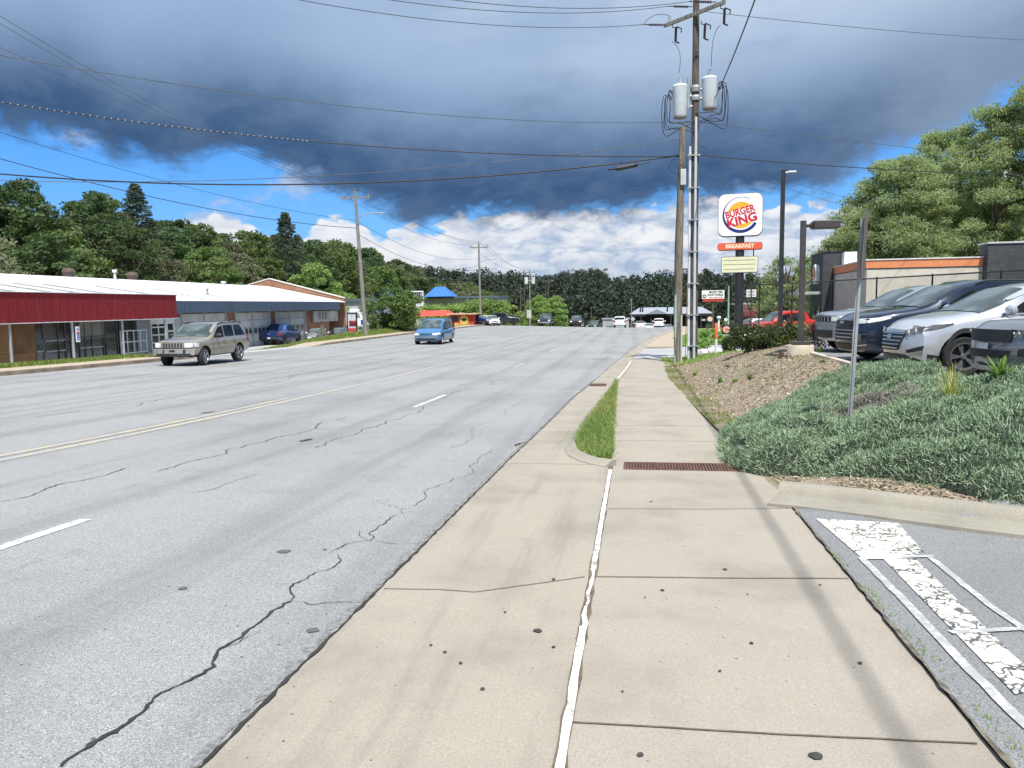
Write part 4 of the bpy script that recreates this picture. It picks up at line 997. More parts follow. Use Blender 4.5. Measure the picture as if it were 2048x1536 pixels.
# ------------------------------------------------------------------ buildings
def yat(px, X):
    a = (px - 1024) / FPX; z = X / (a * math.cos(PSI) - math.sin(PSI)); return z * math.cos(PSI) + a * z * math.sin(PSI)
def zat(px, py, X=None, z=None):
    if z is None:
        a = (px - 1024) / FPX; z = X / (a * math.cos(PSI) - math.sin(PSI))
    return Wp(px, py, z).z
def ribmat(name, base, axis, freq, rough=.45, depth=.4, metal=0., dirt=.25):
    m_, q, bs, co = newmat(name)
    sx = q.n('ShaderNodeSeparateXYZ'); q.l(co, sx.inputs[0])
    w_ = q.m('SINE', q.m('MULTIPLY', sx.outputs[axis], 2 * math.pi * freq))
    rb = q.mapr(w_, .55, .95)
    n_ = q.noise(co, .7, 6, .65); n2_ = q.noise(q.vec(q.m('MULTIPLY', sx.outputs[0], 3.), q.m('MULTIPLY', sx.outputs[1], 3.), q.m('MULTIPLY', sx.outputs[2], .5)), 1.3, 5)
    c_ = q.mix(q.m('MULTIPLY', q.mapr(n_, .42, .72), dirt), base, tuple(x * .5 for x in base))
    c_ = q.mix(q.m('MULTIPLY', q.mapr(n2_, .5, .75), dirt), c_, tuple(min(1, x * .6 + .05) for x in base))
    q.l(c_, bs.inputs['Base Color']); bs.inputs['Roughness'].default_value = rough; bs.inputs['Metallic'].default_value = metal
    bp = q.n('ShaderNodeBump'); bp.inputs['Strength'].default_value = depth; bp.inputs['Distance'].default_value = .05
    q.l(rb, bp.inputs['Height']); q.l(bp.outputs[0], bs.inputs['Normal']); return m_
def brick(name, c1, c2, mortar, sc=4., rot='X'):
    m_, q, bs, co = newmat(name)
    sx = q.n('ShaderNodeSeparateXYZ'); q.l(co, sx.inputs[0])
    v_ = q.vec(q.m('ADD', sx.outputs[0], sx.outputs[1]), sx.outputs[2], 0.)
    bt = q.n('ShaderNodeTexBrick'); q.l(v_, bt.inputs['Vector']); bt.inputs['Scale'].default_value = sc
    bt.inputs['Color1'].default_value = (*c1, 1); bt.inputs['Color2'].default_value = (*c2, 1); bt.inputs['Mortar'].default_value = (*mortar, 1); bt.inputs['Mortar Size'].default_value = .015
    bt.inputs['Brick Width'].default_value = .9; bt.inputs['Row Height'].default_value = .32
    c_ = q.mix(q.m('MULTIPLY', q.mapr(q.noise(co, .8, 5), .45, .7), .45), bt.outputs[0], tuple(x * .55 for x in c1))
    q.l(c_, bs.inputs['Base Color']); bs.inputs['Roughness'].default_value = .9; return m_
M_roofw = ribmat('white_ribbed_roof', (.74, .74, .75), 1, 1.6, .5, .25)
M_red = ribmat('red_ribbed_fascia', (.22, .008, .014), 1, 1.7, .95, .7, dirt=.35)
M_bluef = ribmat('slate_blue_fascia', (.065, .098, .15), 1, 1.7, .55, .7, dirt=.5)
M_brickr = brick('red_brick', (.26, .12, .07), (.33, .17, .10), (.30, .24, .19))
M_brickt = brick('tan_brick', (.27, .135, .055), (.35, .18, .07), (.18, .11, .06), 3.)
M_galv = mat('galvanised', (.42, .43, .43), .5, .5, var=.15, dirt=(.3, .28, .25))
M_whitem = mat('white_metal', (.62, .62, .60), .5, var=.1, dirt=(.4, .36, .30))
M_black = mat('black_metal', (.022, .022, .024), .45, var=.3)
m_, q, bs, co = newmat('shop_glass')
q.l(q.mix(q.mapr(q.noise(co, .45, 4, .6), .42, .6), (.014, .017, .019), (.06, .07, .074)), bs.inputs['Base Color']); bs.inputs['Roughness'].default_value = .08; bs.inputs['Specular IOR Level'].default_value = .8
M_glassd = m_
M_door = mat('dull_white_door', (.50, .51, .51), .6, var=.12, scale=1., dirt=(.36, .34, .30))
M_greyw = mat('grey_wall', (.30, .31, .31), .85, var=.15, scale=.8)
M_soff = mat('soffit', (.16, .15, .14), .9)

# red storefront ------------------------------------------------
WX = -32.4; GZ = -1.75
shop = thing('repair_shop', 'long low shop with a deep red ribbed fascia, white roof and dark glass storefront', 'building', (-36, 32, GZ))
def part(g_, name, m_, t, **k):
    o = g_.build(name, m_, t, **k); o.matrix_parent_inverse = Matrix.Translation(t.location).inverted(); return o
Y0, Y1 = 6.0, 48.8
g = MB(); g.b2(WX - 18, WX - .05, Y0, Y1 + 2.4, GZ - .3, 2.3); part(g, 'wall', M_greyw, shop)
g = MB(); g.b2(-31.1, -30.95, Y0, Y1, 1.03, 2.59); g.b2(WX, -31.1, Y1 - .08, Y1, 1.05, 2.57); part(g, 'fascia', M_red, shop)
g = MB(); g.b2(-31.16, -30.9, Y0, Y1 + .03, 2.59, 2.63); g.b2(-31.16, -30.9, Y0, Y1 + .03, .985, 1.03); part(g, 'fascia_trim', M_whitem, shop)
g = MB(); g.b2(WX, -31.1, Y0, Y1 - .1, 1.06, 1.12); part(g, 'soffit', M_soff, shop)
def roofpanel(y0, y1, xe, ze, xr=-41.3, zr=4.15):
    g_ = MB(); t_ = .08
    g_.prism([(xe, ze), (xr, zr), (xr - 9.5, ze - .1), (xr - 9.5, ze - .2), (xr, zr - t_), (xe, ze - t_)], y0, y1, 'Y'); return g_
part(roofpanel(Y0, 49.3, -31.17, 2.60), 'roof', M_roofw, shop)
for y in (29.96, 34.4, 38.8, 43.1, 47.5):
    g = MB(); g.tube([(-31.05, y, GZ - .2), (-31.05, y, 1.0)], .075, 12); part(g, 'column', M_galv, shop)
wy = lambda px: yat(px, WX)
g = MB(); g.b2(WX - .04, WX + .06, Y0, wy(72), GZ, 1.06); part(g, 'brick_panel', M_brickt, shop)
g = MB(); g.b2(WX + .061, WX + .10, wy(28), wy(70), GZ + 1.1, 1.0); part(g, 'plywood_panel', mat('plywood', (.17, .085, .035), .8, var=.35, scale=1.), shop)
g = MB(); g.b2(WX - .04, WX + .02, wy(72), wy(300), GZ, 1.06); part(g, 'window', M_glassd, shop)
# mullions
g = MB()
for px in (72, 88, 118, 132, 143, 160, 171, 186, 208, 213, 236, 242, 300): g.b2(WX + .02, WX + .07, wy(px) - .035, wy(px) + .035, GZ, 1.06)
for a, b_ in ((72, 143), (160, 213)): g.b2(WX + .02, WX + .065, wy(a), wy(b_), -.02, .05)
g.b2(WX + .02, WX + .065, wy(72), wy(300), GZ, GZ + .28)
part(g, 'mullion', mat('bronze_frame', (.06, .062, .064), .5), shop)
# pale bars seen in and behind the glass
g = MB()
for z in (-.02, -.62, -1.22):
    for a, b_ in ((74, 87), (93, 116), (120, 131), (161, 170), (173, 185), (188, 207)): g.b2(WX + .02, WX + .055, wy(a), wy(b_), z - .05 + .02 * (a % 3), z + .02 + .02 * (a % 3))
for px in (87, 186): g.b2(WX + .02, WX + .06, wy(px), wy(px + 1.5), -1.3, .1)
part(g, 'window_frame', mat('pale_frame', (.36, .38, .38), .55, var=.2), shop)
g = MB(); g.b2(WX + .02, WX + .05, wy(161), wy(211), .1, 1.02); part(g, 'blank_panel', mat('dusty_panel', (.17, .165, .145), .8, var=.2, scale=1.), shop)
g = MB(); g.b2(WX + .02, WX + .08, wy(276), wy(302), GZ, 1.04); g.b2(WX + .02, WX + .06, wy(236), wy(302), GZ, -1.25); part(g, 'pier', mat('blue_grey_trim', (.20, .23, .25), .7), shop)
def gridframe(y0, y1, z0, z1, ny, nz, x, wd=.07):
    g_ = MB()
    for i in range(ny + 1): yy = lerp(y0, y1, i / ny); g_.b2(x, x + .05, yy - wd / 2, yy + wd / 2, z0, z1)
    for i in range(nz + 1): zz = lerp(z0, z1, i / nz); g_.b2(x + .003, x + .053, y0 - wd / 2, y1 + wd / 2, zz - wd / 2, zz + wd / 2)
    return g_
part(gridframe(wy(241), wy(293), -1.15, .28, 4, 2, WX + .065), 'window_frame', M_whitem, shop)
g = MB(); g.b2(WX - .03, WX + .03, wy(302), wy(352), GZ, 1.03)
o = part(g, 'glazed_door', M_glassd, shop)
o2 = gridframe(wy(304), wy(333), GZ + .05, .95, 2, 5, WX + .035, .10); g = o2; g.b2(WX + .03, WX + .09, wy(304), wy(350), .62, 1.0)
for z in (GZ + .1, -1.1, -.5, .1): g.b2(WX + .038, WX + .09, wy(335), wy(350), z - .06, z + .06)
for px in (335, 350): g.b2(WX + .04, WX + .1, wy(px) - .1, wy(px) + .1, GZ, .95)
part(g, 'door_frame', M_whitem, shop)
g = MB(); g.b2(WX - .1, WX + .1, wy(352.5), Y1 + 2.5, GZ, 1.06); part(g, 'corner_post', M_galv, shop)
# garage section --------------------------------------------------
WX2 = -33.2; GZ2 = -1.95; gy = lambda px: yat(px, WX2)
gar = thing('repair_garage', 'row of white roll-up garage doors under a faded slate-blue fascia and white roof', 'building', (-38, 65, GZ2))
YB = yat(683, -32.0)
g = MB(); g.b2(WX2 - 16, WX2 - .05, Y1 + 2.6, YB, GZ2 - .3, 1.9); part(g, 'wall', M_brickr, gar)
g = MB(); g.b2(-32.1, -31.95, Y1 + .6, YB, 1.35, 2.21); g.b2(WX2, -32.1, YB - .1, YB, 1.37, 2.19); part(g, 'fascia', M_bluef, gar)
g = MB(); g.b2(WX2, -32.1, Y1 + .6, YB - .12, 1.36, 1.42); part(g, 'soffit', M_soff, gar)
part(roofpanel(49.34, 83.3, -32.05, 2.24), 'roof', M_roofw, gar)
for i, (a, b_) in enumerate(((367, 410), (412, 453), (475, 506), (509, 540), (556, 581), (584, 610))):
    g = MB(); n_ = 5
    for k_ in range(n_):
        z0 = lerp(GZ2, 1.3, k_ / n_); z1 = lerp(GZ2, 1.3, (k_ + 1) / n_) - .03
        g.b2(WX2 - .04, WX2 + .06, gy(a), gy(b_), z0, z1)
    d_ = part(g, 'garage_door', M_door, gar, bevel=.012)
    if i > 1:
        zz = (lerp(GZ2, 1.3, 2 / 5), lerp(GZ2, 1.3, 3 / 5)); nn = 4 if b_ - a > 28 else 3
        g = MB()
        for k_ in range(nn): g.b2(WX2 + .06, WX2 + .075, lerp(gy(a), gy(b_), (k_ + .12) / nn), lerp(gy(a), gy(b_), (k_ + .88) / nn), zz[0] + .08, zz[1] - .1)
        o = g.build('door_window', M_glassd, d_)

for a, b_ in ((362, 367), (410, 412.3), (453, 457), (472, 475), (506, 509), (540, 543), (553, 556), (581, 584), (610, 614)):
    g = MB(); g.b2(WX2 - .05, WX2 + .10, gy(a), gy(b_), GZ2, 1.35); part(g, 'pier', M_galv if (b_ - a) < 3.5 else M_greyw, gar)
for px, z in ((459, .0), (467, .35), (460, -1.2), (467, -.9)):
    g = MB(); g.b2(WX2, WX2 + .05, gy(px) - .3, gy(px) + .3, z - .25, z + .3); part(g, 'poster', mat('old_poster', (.55, .53, .48), .7, var=.3, scale=2), gar)
g = MB(); g.b2(WX2, WX2 + .2, gy(627), gy(676), .1, 1.25); part(g, 'sign_board', mat('weathered_board', (.42, .42, .40), .8, var=.25, scale=1.5, dirt=(.2, .17, .14)), gar)
g = MB()
for px in (640, 646, 652): g.b2(WX2 + .2, WX2 + .22, gy(px) - .25, gy(px) + .2, .35, 1.15)
part(g, 'bare_patch', mat('bare_patch', (.22, .20, .18), .9, var=.3), gar)
# brick parapet gable at the far end
ge = MB(); ge.prism([(-32.3, GZ2), (-32.3, 2.62), (-41.2, 4.95), (-50.5, 2.6), (-50.5, GZ2)], 83.4, 83.75, 'Y'); part(ge, 'gable_wall', M_brickr, gar)
ge = MB(); ge.prism([(-32.2, 2.62), (-32.2, 2.72), (-41.2, 5.06), (-50.6, 2.7), (-50.6, 2.6), (-41.2, 4.953)], 83.33, 83.82, 'Y'); part(ge, 'coping', mat('pale_coping', (.62, .58, .54), .8), gar)
# translucent roof strips and vents
def roofz(x, xe, ze): return ze + (4.15 - ze) * (x - xe) / (-41.3 - xe) + .012
def strips(ys, xe, ze, owner, x0, x1, w_):
    for y in ys:
        g_ = MB(); g_.quad((x0, y, roofz(x0, xe, ze)), (x0, y + w_, roofz(x0, xe, ze)), (x1, y + w_, roofz(x1, xe, ze)), (x1, y, roofz(x1, xe, ze)))
        part(g_, 'roof_light', mat('skylight_strip', (.27, .27, .26), .6, var=.3, scale=2), owner)
strips([27.5, 29.6, 32.6, 34.9, 37.5, 39.6, 41.8, 46.2], -31.17, 2.6, shop, -31.6, -35.5, .75)
strips([51, 55.2, 59.5, 63.8, 68, 72.2, 76.5, 80], -32.05, 2.24, gar, -32.6, -37.2, .42)
def vent(owner, px, X, h, r, cap, zb):
    y = yat(px, X); g_ = MB(); g_.cyl((X, y, zb - .1), (X, y, zb + h), r); g_.cyl((X, y, zb + h), (X, y, zb + h + cap), r * 1.9, r * 1.9); part(g_, 'roof_vent', M_whitem if cap > .1 else M_galv, owner)
vent(shop, 241, -41.0, .55, .10, .22, 4.1); vent(gar, 455, -41.0, .1, .14, .22, 4.1); vent(gar, 422, -34.6, .55, .09, .06, 2.7)
for px, ow in ((150, shop), (275, shop)):
    y = yat(px, -41.8); g = MB(); g.lathe([(0, .75), (.35, .7), (.5, .45), (.4, .2), (.28, .1), (.28, -.1)], (-41.8, y, 4.1), 'Z', 14); part(g, 'turbine_vent', mat('rust_vent', (.10, .07, .06), .8), ow)
# small sign hung on the second column
t = thing('column_sign', 'narrow white vertical sign with red and blue lettering on a storefront column', 'sign', (-30.9, 38.86, .33)); t.scale = (1, .62, .56)
g = MB(); g.b2(-.02, .02, .05, .50, -.85, .72); g.build('panel', mat('sign_white', (.75, .75, .75), .5, var=.04), t)
g = MB(); 
for z in (.5, .36): g.b2(.02, .03, .12, .4, z - .04, z + .05)
g.build('lettering', mat('ink_grey', (.25, .25, .27), .5), t)
g = MB(); g.b2(.02, .03, .10, .44, .02, .16); g.build('lettering', mat('sign_red', (.55, .03, .04), .5), t)
g = MB()
for k_ in range(4): g.b2(.02, .03, .1 + .03 * (k_ % 2), .42, -.12 - k_ * .17, -.02 - k_ * .17)
g.build('lettering', mat('sign_blue', (.03, .08, .45), .5), t)

# grey building beyond the gable
t = thing('grey_building', 'plain light grey building with a dark flat roof edge behind the brick gable', 'building', (-41, 103, -2.8))
g = MB(); g.b2(-49, -34.2, 97, 112, -3.2, 2.35); part(g, 'wall', mat('light_grey_wall', (.43, .44, .46), .85, var=.1), t)
g = MB(); g.b2(-49.3, -33.9, 96.7, 112.3, 2.36, 2.75); part(g, 'roof_edge', mat('dark_roof_edge', (.10, .12, .13), .8), t)
g = MB(); g.b2(-38, -36.2, 95.4, 97, -.8, -.5); g.b2(-37.9, -36.3, 96.9, 96.98, -2.9, -.8); part(g, 'entry', mat('tan_door', (.4, .3, .18), .8), t)

# blue roofed building
def blue_hip(nm, px0, px1, zc, pk, ev, owner, ridge=(.3, .66)):
    x0, y0 = XY(px0, zc); x1, y1 = XY(px1, zc); y0 = y1 = max(y0, y1); dz = 7.
    za = zat(0, 0, z=1) if False else None
    zp = Wp((px0 + px1) / 2, pk, zc).z; ze = Wp((px0 + px1) / 2, ev, zc).z
    g_ = MB(); a = lerp(x0, x1, ridge[0]); b_ = lerp(x0, x1, ridge[1])
    g_.add([(x0, y0, ze), (x1, y0, ze), (x1, y0 + dz, ze), (x0, y0 + dz, ze), (a, y0 + dz * .4, zp), (b_, y0 + dz * .4, zp)], [(0, 1, 5, 4), (1, 2, 5), (2, 3, 4, 5), (3, 0, 4), (0, 3, 2, 1)])
    part(g_, 'roof', ribmat('blue_metal_roof_' + nm, (.04, .17, .55), 0, 1.2, .4, .3), owner)
x0, y0 = XY(700, 166); x1, y1 = XY(992, 160); yb = 160.0
t = thing('blue_roof_building', 'low building with bright blue hipped metal roofs half hidden by trees', 'building', ((x0 + x1) / 2, yb, -4))
g = MB(); g.b2(x0, x1, yb + 1, yb + 14, -5, Wp(900, 597, 162).z); part(g, 'wall', mat('beige_wall', (.4, .36, .3), .85), t)
g = MB(); g.b2(x0 - .3, x1 + .3, yb + .4, yb + 14.5, Wp(900, 597, 162).z + .02, Wp(900, 592.5, 162).z); part(g, 'flat_roof', mat('dark_blue_edge', (.09, .13, .17), .7), t)
blue_hip('a', 846, 903, 161, 573, 593, t); blue_hip('b', 742, 788, 164, 577, 594, t)

# canopy and food hut
lz = lambda x, y: H(x, y)
xa, ya = XY(828, 108); xb, yb = XY(901, 108)
t = thing('canopy_stand', 'open stand with a red sloping canopy on thin posts', 'stand', ((xa + xb) / 2, ya, lz(xa, ya)))
g = MB(); zt, zb_ = zat(0, 0, z=1) if False else Wp(865, 621, 108).z, Wp(865, 632.5, 108).z
g.add([(xa, ya, zb_), (xb, ya, zb_ + .06), (xb + .6, ya + .6, zb_), (xa + .6, ya + 3.6, zb_), (xb + .4, ya + 3.6, zb_), (xa + .4, ya + 2, zt), (xb - .5, ya + 2, zt)], [(0, 1, 6, 5), (5, 6, 4, 3), (0, 5, 3), (1, 4, 6), (0, 3, 4, 1)])
part(g, 'canopy', mat('red_canvas', (.55, .07, .045), .75, var=.12, scale=.6), t)
for i in range(5):
    xx = lerp(xa + .3, xb - .3, i / 4); g = MB(); g.tube([(xx, ya + .3, lz(xx, ya) - .1), (xx, ya + .3, zb_ + .1)], .05, 8); part(g, 'post', M_whitem, t)
g = MB(); g.b2(xa + .8, xb - .8, ya + 1.8, ya + 3.2, lz(xa, ya) - .1, lz(xa, ya) + 1.3); part(g, 'counter', M_greyw, t)
xa, ya = XY(899, 106); xb, _y = XY(948, 106)
z0 = Wp(920, 657, 106).z; zt = Wp(920, 627, 106).z
t = thing('food_hut', 'small red food hut with a round yellow sign and a beige flat roof', 'hut', ((xa + xb) / 2, ya, z0))
hx = xb - xa
g = MB(); g.b2(xa, xb, ya, ya + 2.6, z0 - .3, zt - .14); part(g, 'wall', mat('orange_red_wall', (.50, .06, .03), .7, var=.2, scale=1.4), t)
g = MB(); g.b2(xa - .3, xb + .5, ya - .5, ya + 2.9, zt - .14, zt); part(g, 'roof', mat('beige_roof', (.62, .42, .27), .8), t)
g = MB(); g.b2(xa + .2, xa + 1.1, ya - .03, ya - .005, z0 + .9, zt - .3); part(g, 'serving_window', M_glassd, t)
g = MB(); g.b2(xa + .1, xa + 1.2, ya - .06, ya - .005, z0 + .1, z0 + .75); g.b2(xa + 1.35, xa + 2.75, ya - .05, ya - .005, z0 + .2, z0 + .75); part(g, 'painted_panel', mat('yellow_panel', (.72, .42, .10), .7, var=.3, scale=3.), t)
g = MB(); g.lathe([(0, .06), (.62, .06), (.62, 0)], (0, 0, 0), 'Y', 28); g.v = [(a + xa + 2.02, ya - .005 - b_, c_ + z0 + 1.15) for a, b_, c_ in g.v]; part(g, 'round_sign', mat('yellow_disc', (.78, .50, .13), .6), t)
g = MB(); g.lathe([(0, .08), (.3, .08), (.3, .06)], (0, 0, 0), 'Y', 20); g.v = [(a + xa + 2.02, ya - .006 - b_, c_ * .8 + z0 + 1.2) for a, b_, c_ in g.v]; g.b2(xa + 1.65, xa + 2.4, ya - .095, ya - .086, z0 + 1.2, z0 + 1.3); part(g, 'emblem', mat('dark_green', (.04, .06, .03), .7), t)

# restaurant ------------------------------------------------------
bx, by, bz = 13.2, 47.0, -1.05
rest = thing('restaurant', 'tan restaurant with an orange roof band and dark brick towers', 'building', (bx, by, bz), R(-3))
M_tan = mat('tan_stucco', (.56, .515, .43), .9, var=.06, scale=2, bump=.3, dirt=(.36, .33, .27))
M_org = mat('orange_band', (.66, .235, .10), .6, var=.06)
M_dbr = brick('charcoal_brick', (.050, .052, .058), (.070, .072, .080), (.03, .03, .032), 3.)
ZT = 3.85 - bz
g = MB(); g.b2(0, 6.0, 0, 9.2, -.3, ZT - .52); g.build('wall', M_tan, rest)
g = MB(); g.b2(-.05, 6.0, -.05, 9.2, ZT - .50, ZT - .05); g.build('roof_band', M_org, rest)
g = MB(); g.b2(-.03, 5.98, -.03, 9.19, ZT - .55, ZT - .501); g.build('dark_reveal', M_black, rest)
g = MB(); g.b2(-.10, 6.0, -.10, 9.2, ZT - .05, ZT + .01); g.build('coping', mat('coping_white', (.7, .7, .69), .5), rest)
g = MB(); g.b2(6.02, 12.5, -.6, .7, -.3, ZT + .66); g.build('tower', M_dbr, rest)
g = MB(); g.b2(5.97, 12.6, -.66, .76, ZT + .66, ZT + .75); g.build('tower_cap', mat('tower_cap_grey', (.5, .5, .5), .5), rest)
g = MB(); g.b2(-.75, .42, 9.25, 14, -.3, ZT + 1.0); g.build('tower', M_dbr, rest)
g = MB(); g.b2(-.8, .47, 9.2, 14.05, ZT + 1.0, ZT + 1.08); g.build('tower_cap', M_black, rest)
g = MB(); g.b2(.45, 1.25, 8.4, 9.2, ZT - .02, ZT + .95); g.build('parapet_return', mat('white_return', (.72, .72, .71), .7), rest)
g = MB(); g.b2(-2.3, -.75, 9.6, 13.6, ZT - 1.85, ZT - 1.65); g.build('entry_canopy', mat('canopy_grey', (.45, .46, .46), .5), rest)
g = MB(); g.tube([(-2.1, 10, ZT - 1.7), (-.75, 10, ZT - .5)], .03, 6); g.tube([(-2.1, 12.8, ZT - 1.7), (-.75, 12.8, ZT - .5)], .03, 6); g.build('canopy_rod', M_galv, rest)
g = MB(); g.lathe([(0, -.28), (.66, -.28), (.70, -.24), (.70, 0), (0, 0)], (0, 0, 0), 'X', 36); g.v = [(a - .76, b_ + 11.0, c_ + ZT - .42) for a, b_, c_ in g.v]; ds = g.build('round_sign', mat('disc_white', (.72, .71, .68), .5), rest, smooth='auto')
g = MB(); g.lathe([(.36, -.305), (.5, -.305), (.5, -.285), (.36, -.285)], (0, 0, 0), 'X', 30, True); g.v = [(a - .76, b_ + 11., c_ + ZT - .42) for a, b_, c_ in g.v]; g.b2(-1.068, -1.045, 10.75, 11.25, ZT - .62, ZT - .2); g.build('logo', mat('logo_rust', (.45, .16, .09), .6), ds)
g = MB(); g.b2(-.80, -.752, 9.7, 10.5, 0, 2.2); g.b2(-.80, -.752, 11.6, 12.6, 0, 2.2); g.build('door', M_glassd, rest)
g = MB(); g.b2(-.86, -.81, 9.9, 10.3, 1.1, 1.9); g.build('poster', mat('poster_white', (.7, .7, .68), .5), rest)
g = MB(); g.b2(-.02, -.001, 2.0, 6.2, 1.9, 2.0); g.b2(.8, 5.6, -.02, -.001, 1.0, 1.06); g.build('wall_strip', mat('strip_grey', (.22, .21, .20), .8), rest)
g = MB(); g.b2(-.03, -.001, 2.2, 4.2, .2, 1.25); g.b2(-.03, -.001, 6.0, 8.2, .3, 2.0); g.build('window', M_glassd, rest)

# maroon awning building
x0, y0 = XY(1486, 95); x1, _y = XY(1560, 95); zb_ = Wp(1520, 633, 95).z; zt = Wp(1520, 610.5, 95).z
t = thing('awning_building', 'brown brick building with a rounded maroon awning', 'building', (x0, y0, -2.))
g = MB(); g.b2(x0 + .2, x1 + 5.5, y0 + 1.2, y0 + 10, -2.6, zt + .05); part(g, 'wall', mat('brown_wall', (.26, .15, .10), .9, var=.2), t)
g = MB(); pr_ = [(y0 + 1.19, zb_), (y0 + .05, zb_), (y0 - .02, lerp(zb_, zt, .4)), (y0 + .2, lerp(zb_, zt, .75)), (y0 + .6, lerp(zb_, zt, .95)), (y0 + 1.19, zt)]; g.prism(pr_, x0, x1, 'X'); part(g, 'awning', ribmat('maroon_canvas', (.20, .035, .045), 0, .45, .7, .5), t, smooth='auto')
g = MB(); g.b2(x0 - .4, x1 + 5.8, y0 + .9, y0 + 10.2, zt + .06, zt + .3); part(g, 'roof_edge', M_whitem, t)

# long dark building with grey hipped roof at the bottom of the hill
zc = 262
x0, y0 = XY(1259, zc); x1, _y = XY(1424, zc); zr, ze, zf = Wp(1340, 614.5, zc).z, Wp(1340, 627.5, zc).z, Wp(1340, 660, zc).z
t = thing('hip_roof_building', 'long dark building with a pale grey hipped roof beyond the crest', 'building', ((x0 + x1) / 2, y0, zf - 3))
g = MB(); rx0, rx1 = XY(1279, zc)[0], XY(1405, zc)[0]
g.add([(x0, y0, ze), (x1, y0, ze), (x1, y0 + 14, ze), (x0, y0 + 14, ze), (rx0, y0 + 7, zr), (rx1, y0 + 7, zr)], [(0, 1, 5, 4), (1, 2, 5), (2, 3, 4, 5), (3, 0, 4), (0, 3, 2, 1)])
part(g, 'roof', ribmat('grey_metal_roof', (.30, .33, .37), 0, .8, .5, .3), t)
g = MB(); g.b2(x0 + 2, x1 - 2, y0 + 4, y0 + 13, zf - 4, ze - .02); part(g, 'wall', mat('dark_wall', (.05, .045, .045), .9, var=.3), t)
g = MB(); g.b2(x0 + .2, x1 - .2, y0 + .1, y0 + .5, ze - .75, ze - .02); g.b2(x0 + 1, x1 - 1, y0 + 2.2, y0 + 2.6, ze - 2.9, ze - 2.5); part(g, 'beam', mat('dark_beam', (.035, .03, .032), .9), t)
g = MB()
for i in range(9): xx = lerp(x0 + .6, x1 - .6, i / 8); g.b2(xx - .2, xx + .2, y0 + .12, y0 + .48, zf - 4, ze - .76)
part(g, 'posts', mat('dark_beam', (.035, .03, .032), .9), t)
for px in (1281, 1285.5, 1335):
    xx = XY(px, zc)[0]; g = MB(); g.b2(xx - .25, xx + .25, y0 + 2.4, y0 + 3, ze + .5, zr + .4); part(g, 'chimney', M_black, t)
gx0, gx1 = XY(1292, zc)[0], XY(1335, zc)[0]; g = MB(); g.add([(gx0, y0 - .6, ze), (gx1, y0 - .6, ze), ((gx0 + gx1) / 2, y0 - .6, zr - .6), (gx0, y0 + 5, ze), (gx1, y0 + 5, ze), ((gx0 + gx1) / 2, y0 + 6, zr - .6)], [(0, 1, 2), (0, 2, 5, 3), (1, 4, 5, 2)]); part(g, 'porch_gable', mat('gable_grey', (.25, .27, .31), .7), t)
x0, y0 = XY(1205, 236); x1, _y = XY(1258, 236)
t = thing('low_shed', 'low pale shed between the wood and the long dark building', 'shed', (x0, y0, -11))
g = MB(); g.b2(x0, x1, y0, y0 + 6, -11, Wp(1230, 638.5, 236).z); part(g, 'wall', mat('pale_shed', (.33, .34, .33), .8, var=.2, scale=.4), t)
g = MB(); g.b2(x0 - .3, x1 + .3, y0 - .3, y0 + 6.3, Wp(1230, 638.4, 236).z, Wp(1230, 636.5, 236).z); part(g, 'roof', mat('shed_roof', (.28, .30, .31), .7), t)
# ------------------------------------------------------------------ text helper
def text_mesh(s_, size, bold=0., ext=.004, sx=1., font=None):
    cu = bpy.data.curves.new('t', 'FONT'); cu.body = s_; cu.size = size; cu.extrude = ext; cu.offset = bold; cu.align_x = 'CENTER'; cu.align_y = 'CENTER'; cu.resolution_u = 4
    o = bpy.data.objects.new('t', cu); COL.objects.link(o)
    dg = bpy.context.evaluated_depsgraph_get(); me = bpy.data.meshes.new_from_object(o.evaluated_get(dg)); bpy.data.objects.remove(o)
    for v in me.vertices: v.co.x *= sx
    return me
def text(name, s_, size, m_, parent, loc, rot=(math.pi / 2, 0, 0), bold=0., ext=.004, sx=1.):
    """text facing -Y by default"""
    me = text_mesh(s_, size, bold, ext, sx); me.materials.clear(); me.materials.append(m_)
    o = bpy.data.objects.new(name, me); COL.objects.link(o); o.parent = parent; o.location = loc; o.rotation_euler = rot; return o
def rrect(w_, h_, r, n=8):
    P_ = []
    for cx, cy, a0 in ((w_ / 2 - r, h_ / 2 - r, 0), (-w_ / 2 + r, h_ / 2 - r, 90), (-w_ / 2 + r, -h_ / 2 + r, 180), (w_ / 2 - r, -h_ / 2 + r, 270)):
        for i in range(n + 1): a = R(a0 + 90 * i / n); P_.append((cx + r * math.cos(a), cy + r * math.sin(a)))
    return P_
M_wood = None
def woodmat(name, base, dk):
    m_, q, bs, co = newmat(name); sx = q.n('ShaderNodeSeparateXYZ'); q.l(co, sx.inputs[0])
    st = q.noise(q.vec(q.m('MULTIPLY', sx.outputs[0], 14.), q.m('MULTIPLY', sx.outputs[1], 14.), q.m('MULTIPLY', sx.outputs[2], .9)), 1.5, 6, .7)
    c_ = q.mix(q.mapr(st, .36, .66), dk, base); c_ = q.mix(q.m('MULTIPLY', q.mapr(q.noise(co, 1.1, 4), .5, .7), .4), c_, dk)
    q.l(c_, bs.inputs['Base Color']); bs.inputs['Roughness'].default_value = .92
    bp = q.n('ShaderNodeBump'); bp.inputs['Strength'].default_value = .6; bp.inputs['Distance'].default_value = .01; q.l(st, bp.inputs['Height']); q.l(bp.outputs[0], bs.inputs['Normal']); return m_
M_pole = woodmat('brown_pole_wood', (.165, .125, .10), (.06, .045, .04)); M_poleg = woodmat('grey_pole_wood', (.27, .235, .175), (.11, .09, .065)); M_polef = woodmat('pale_pole_wood', (.30, .285, .25), (.16, .15, .13))
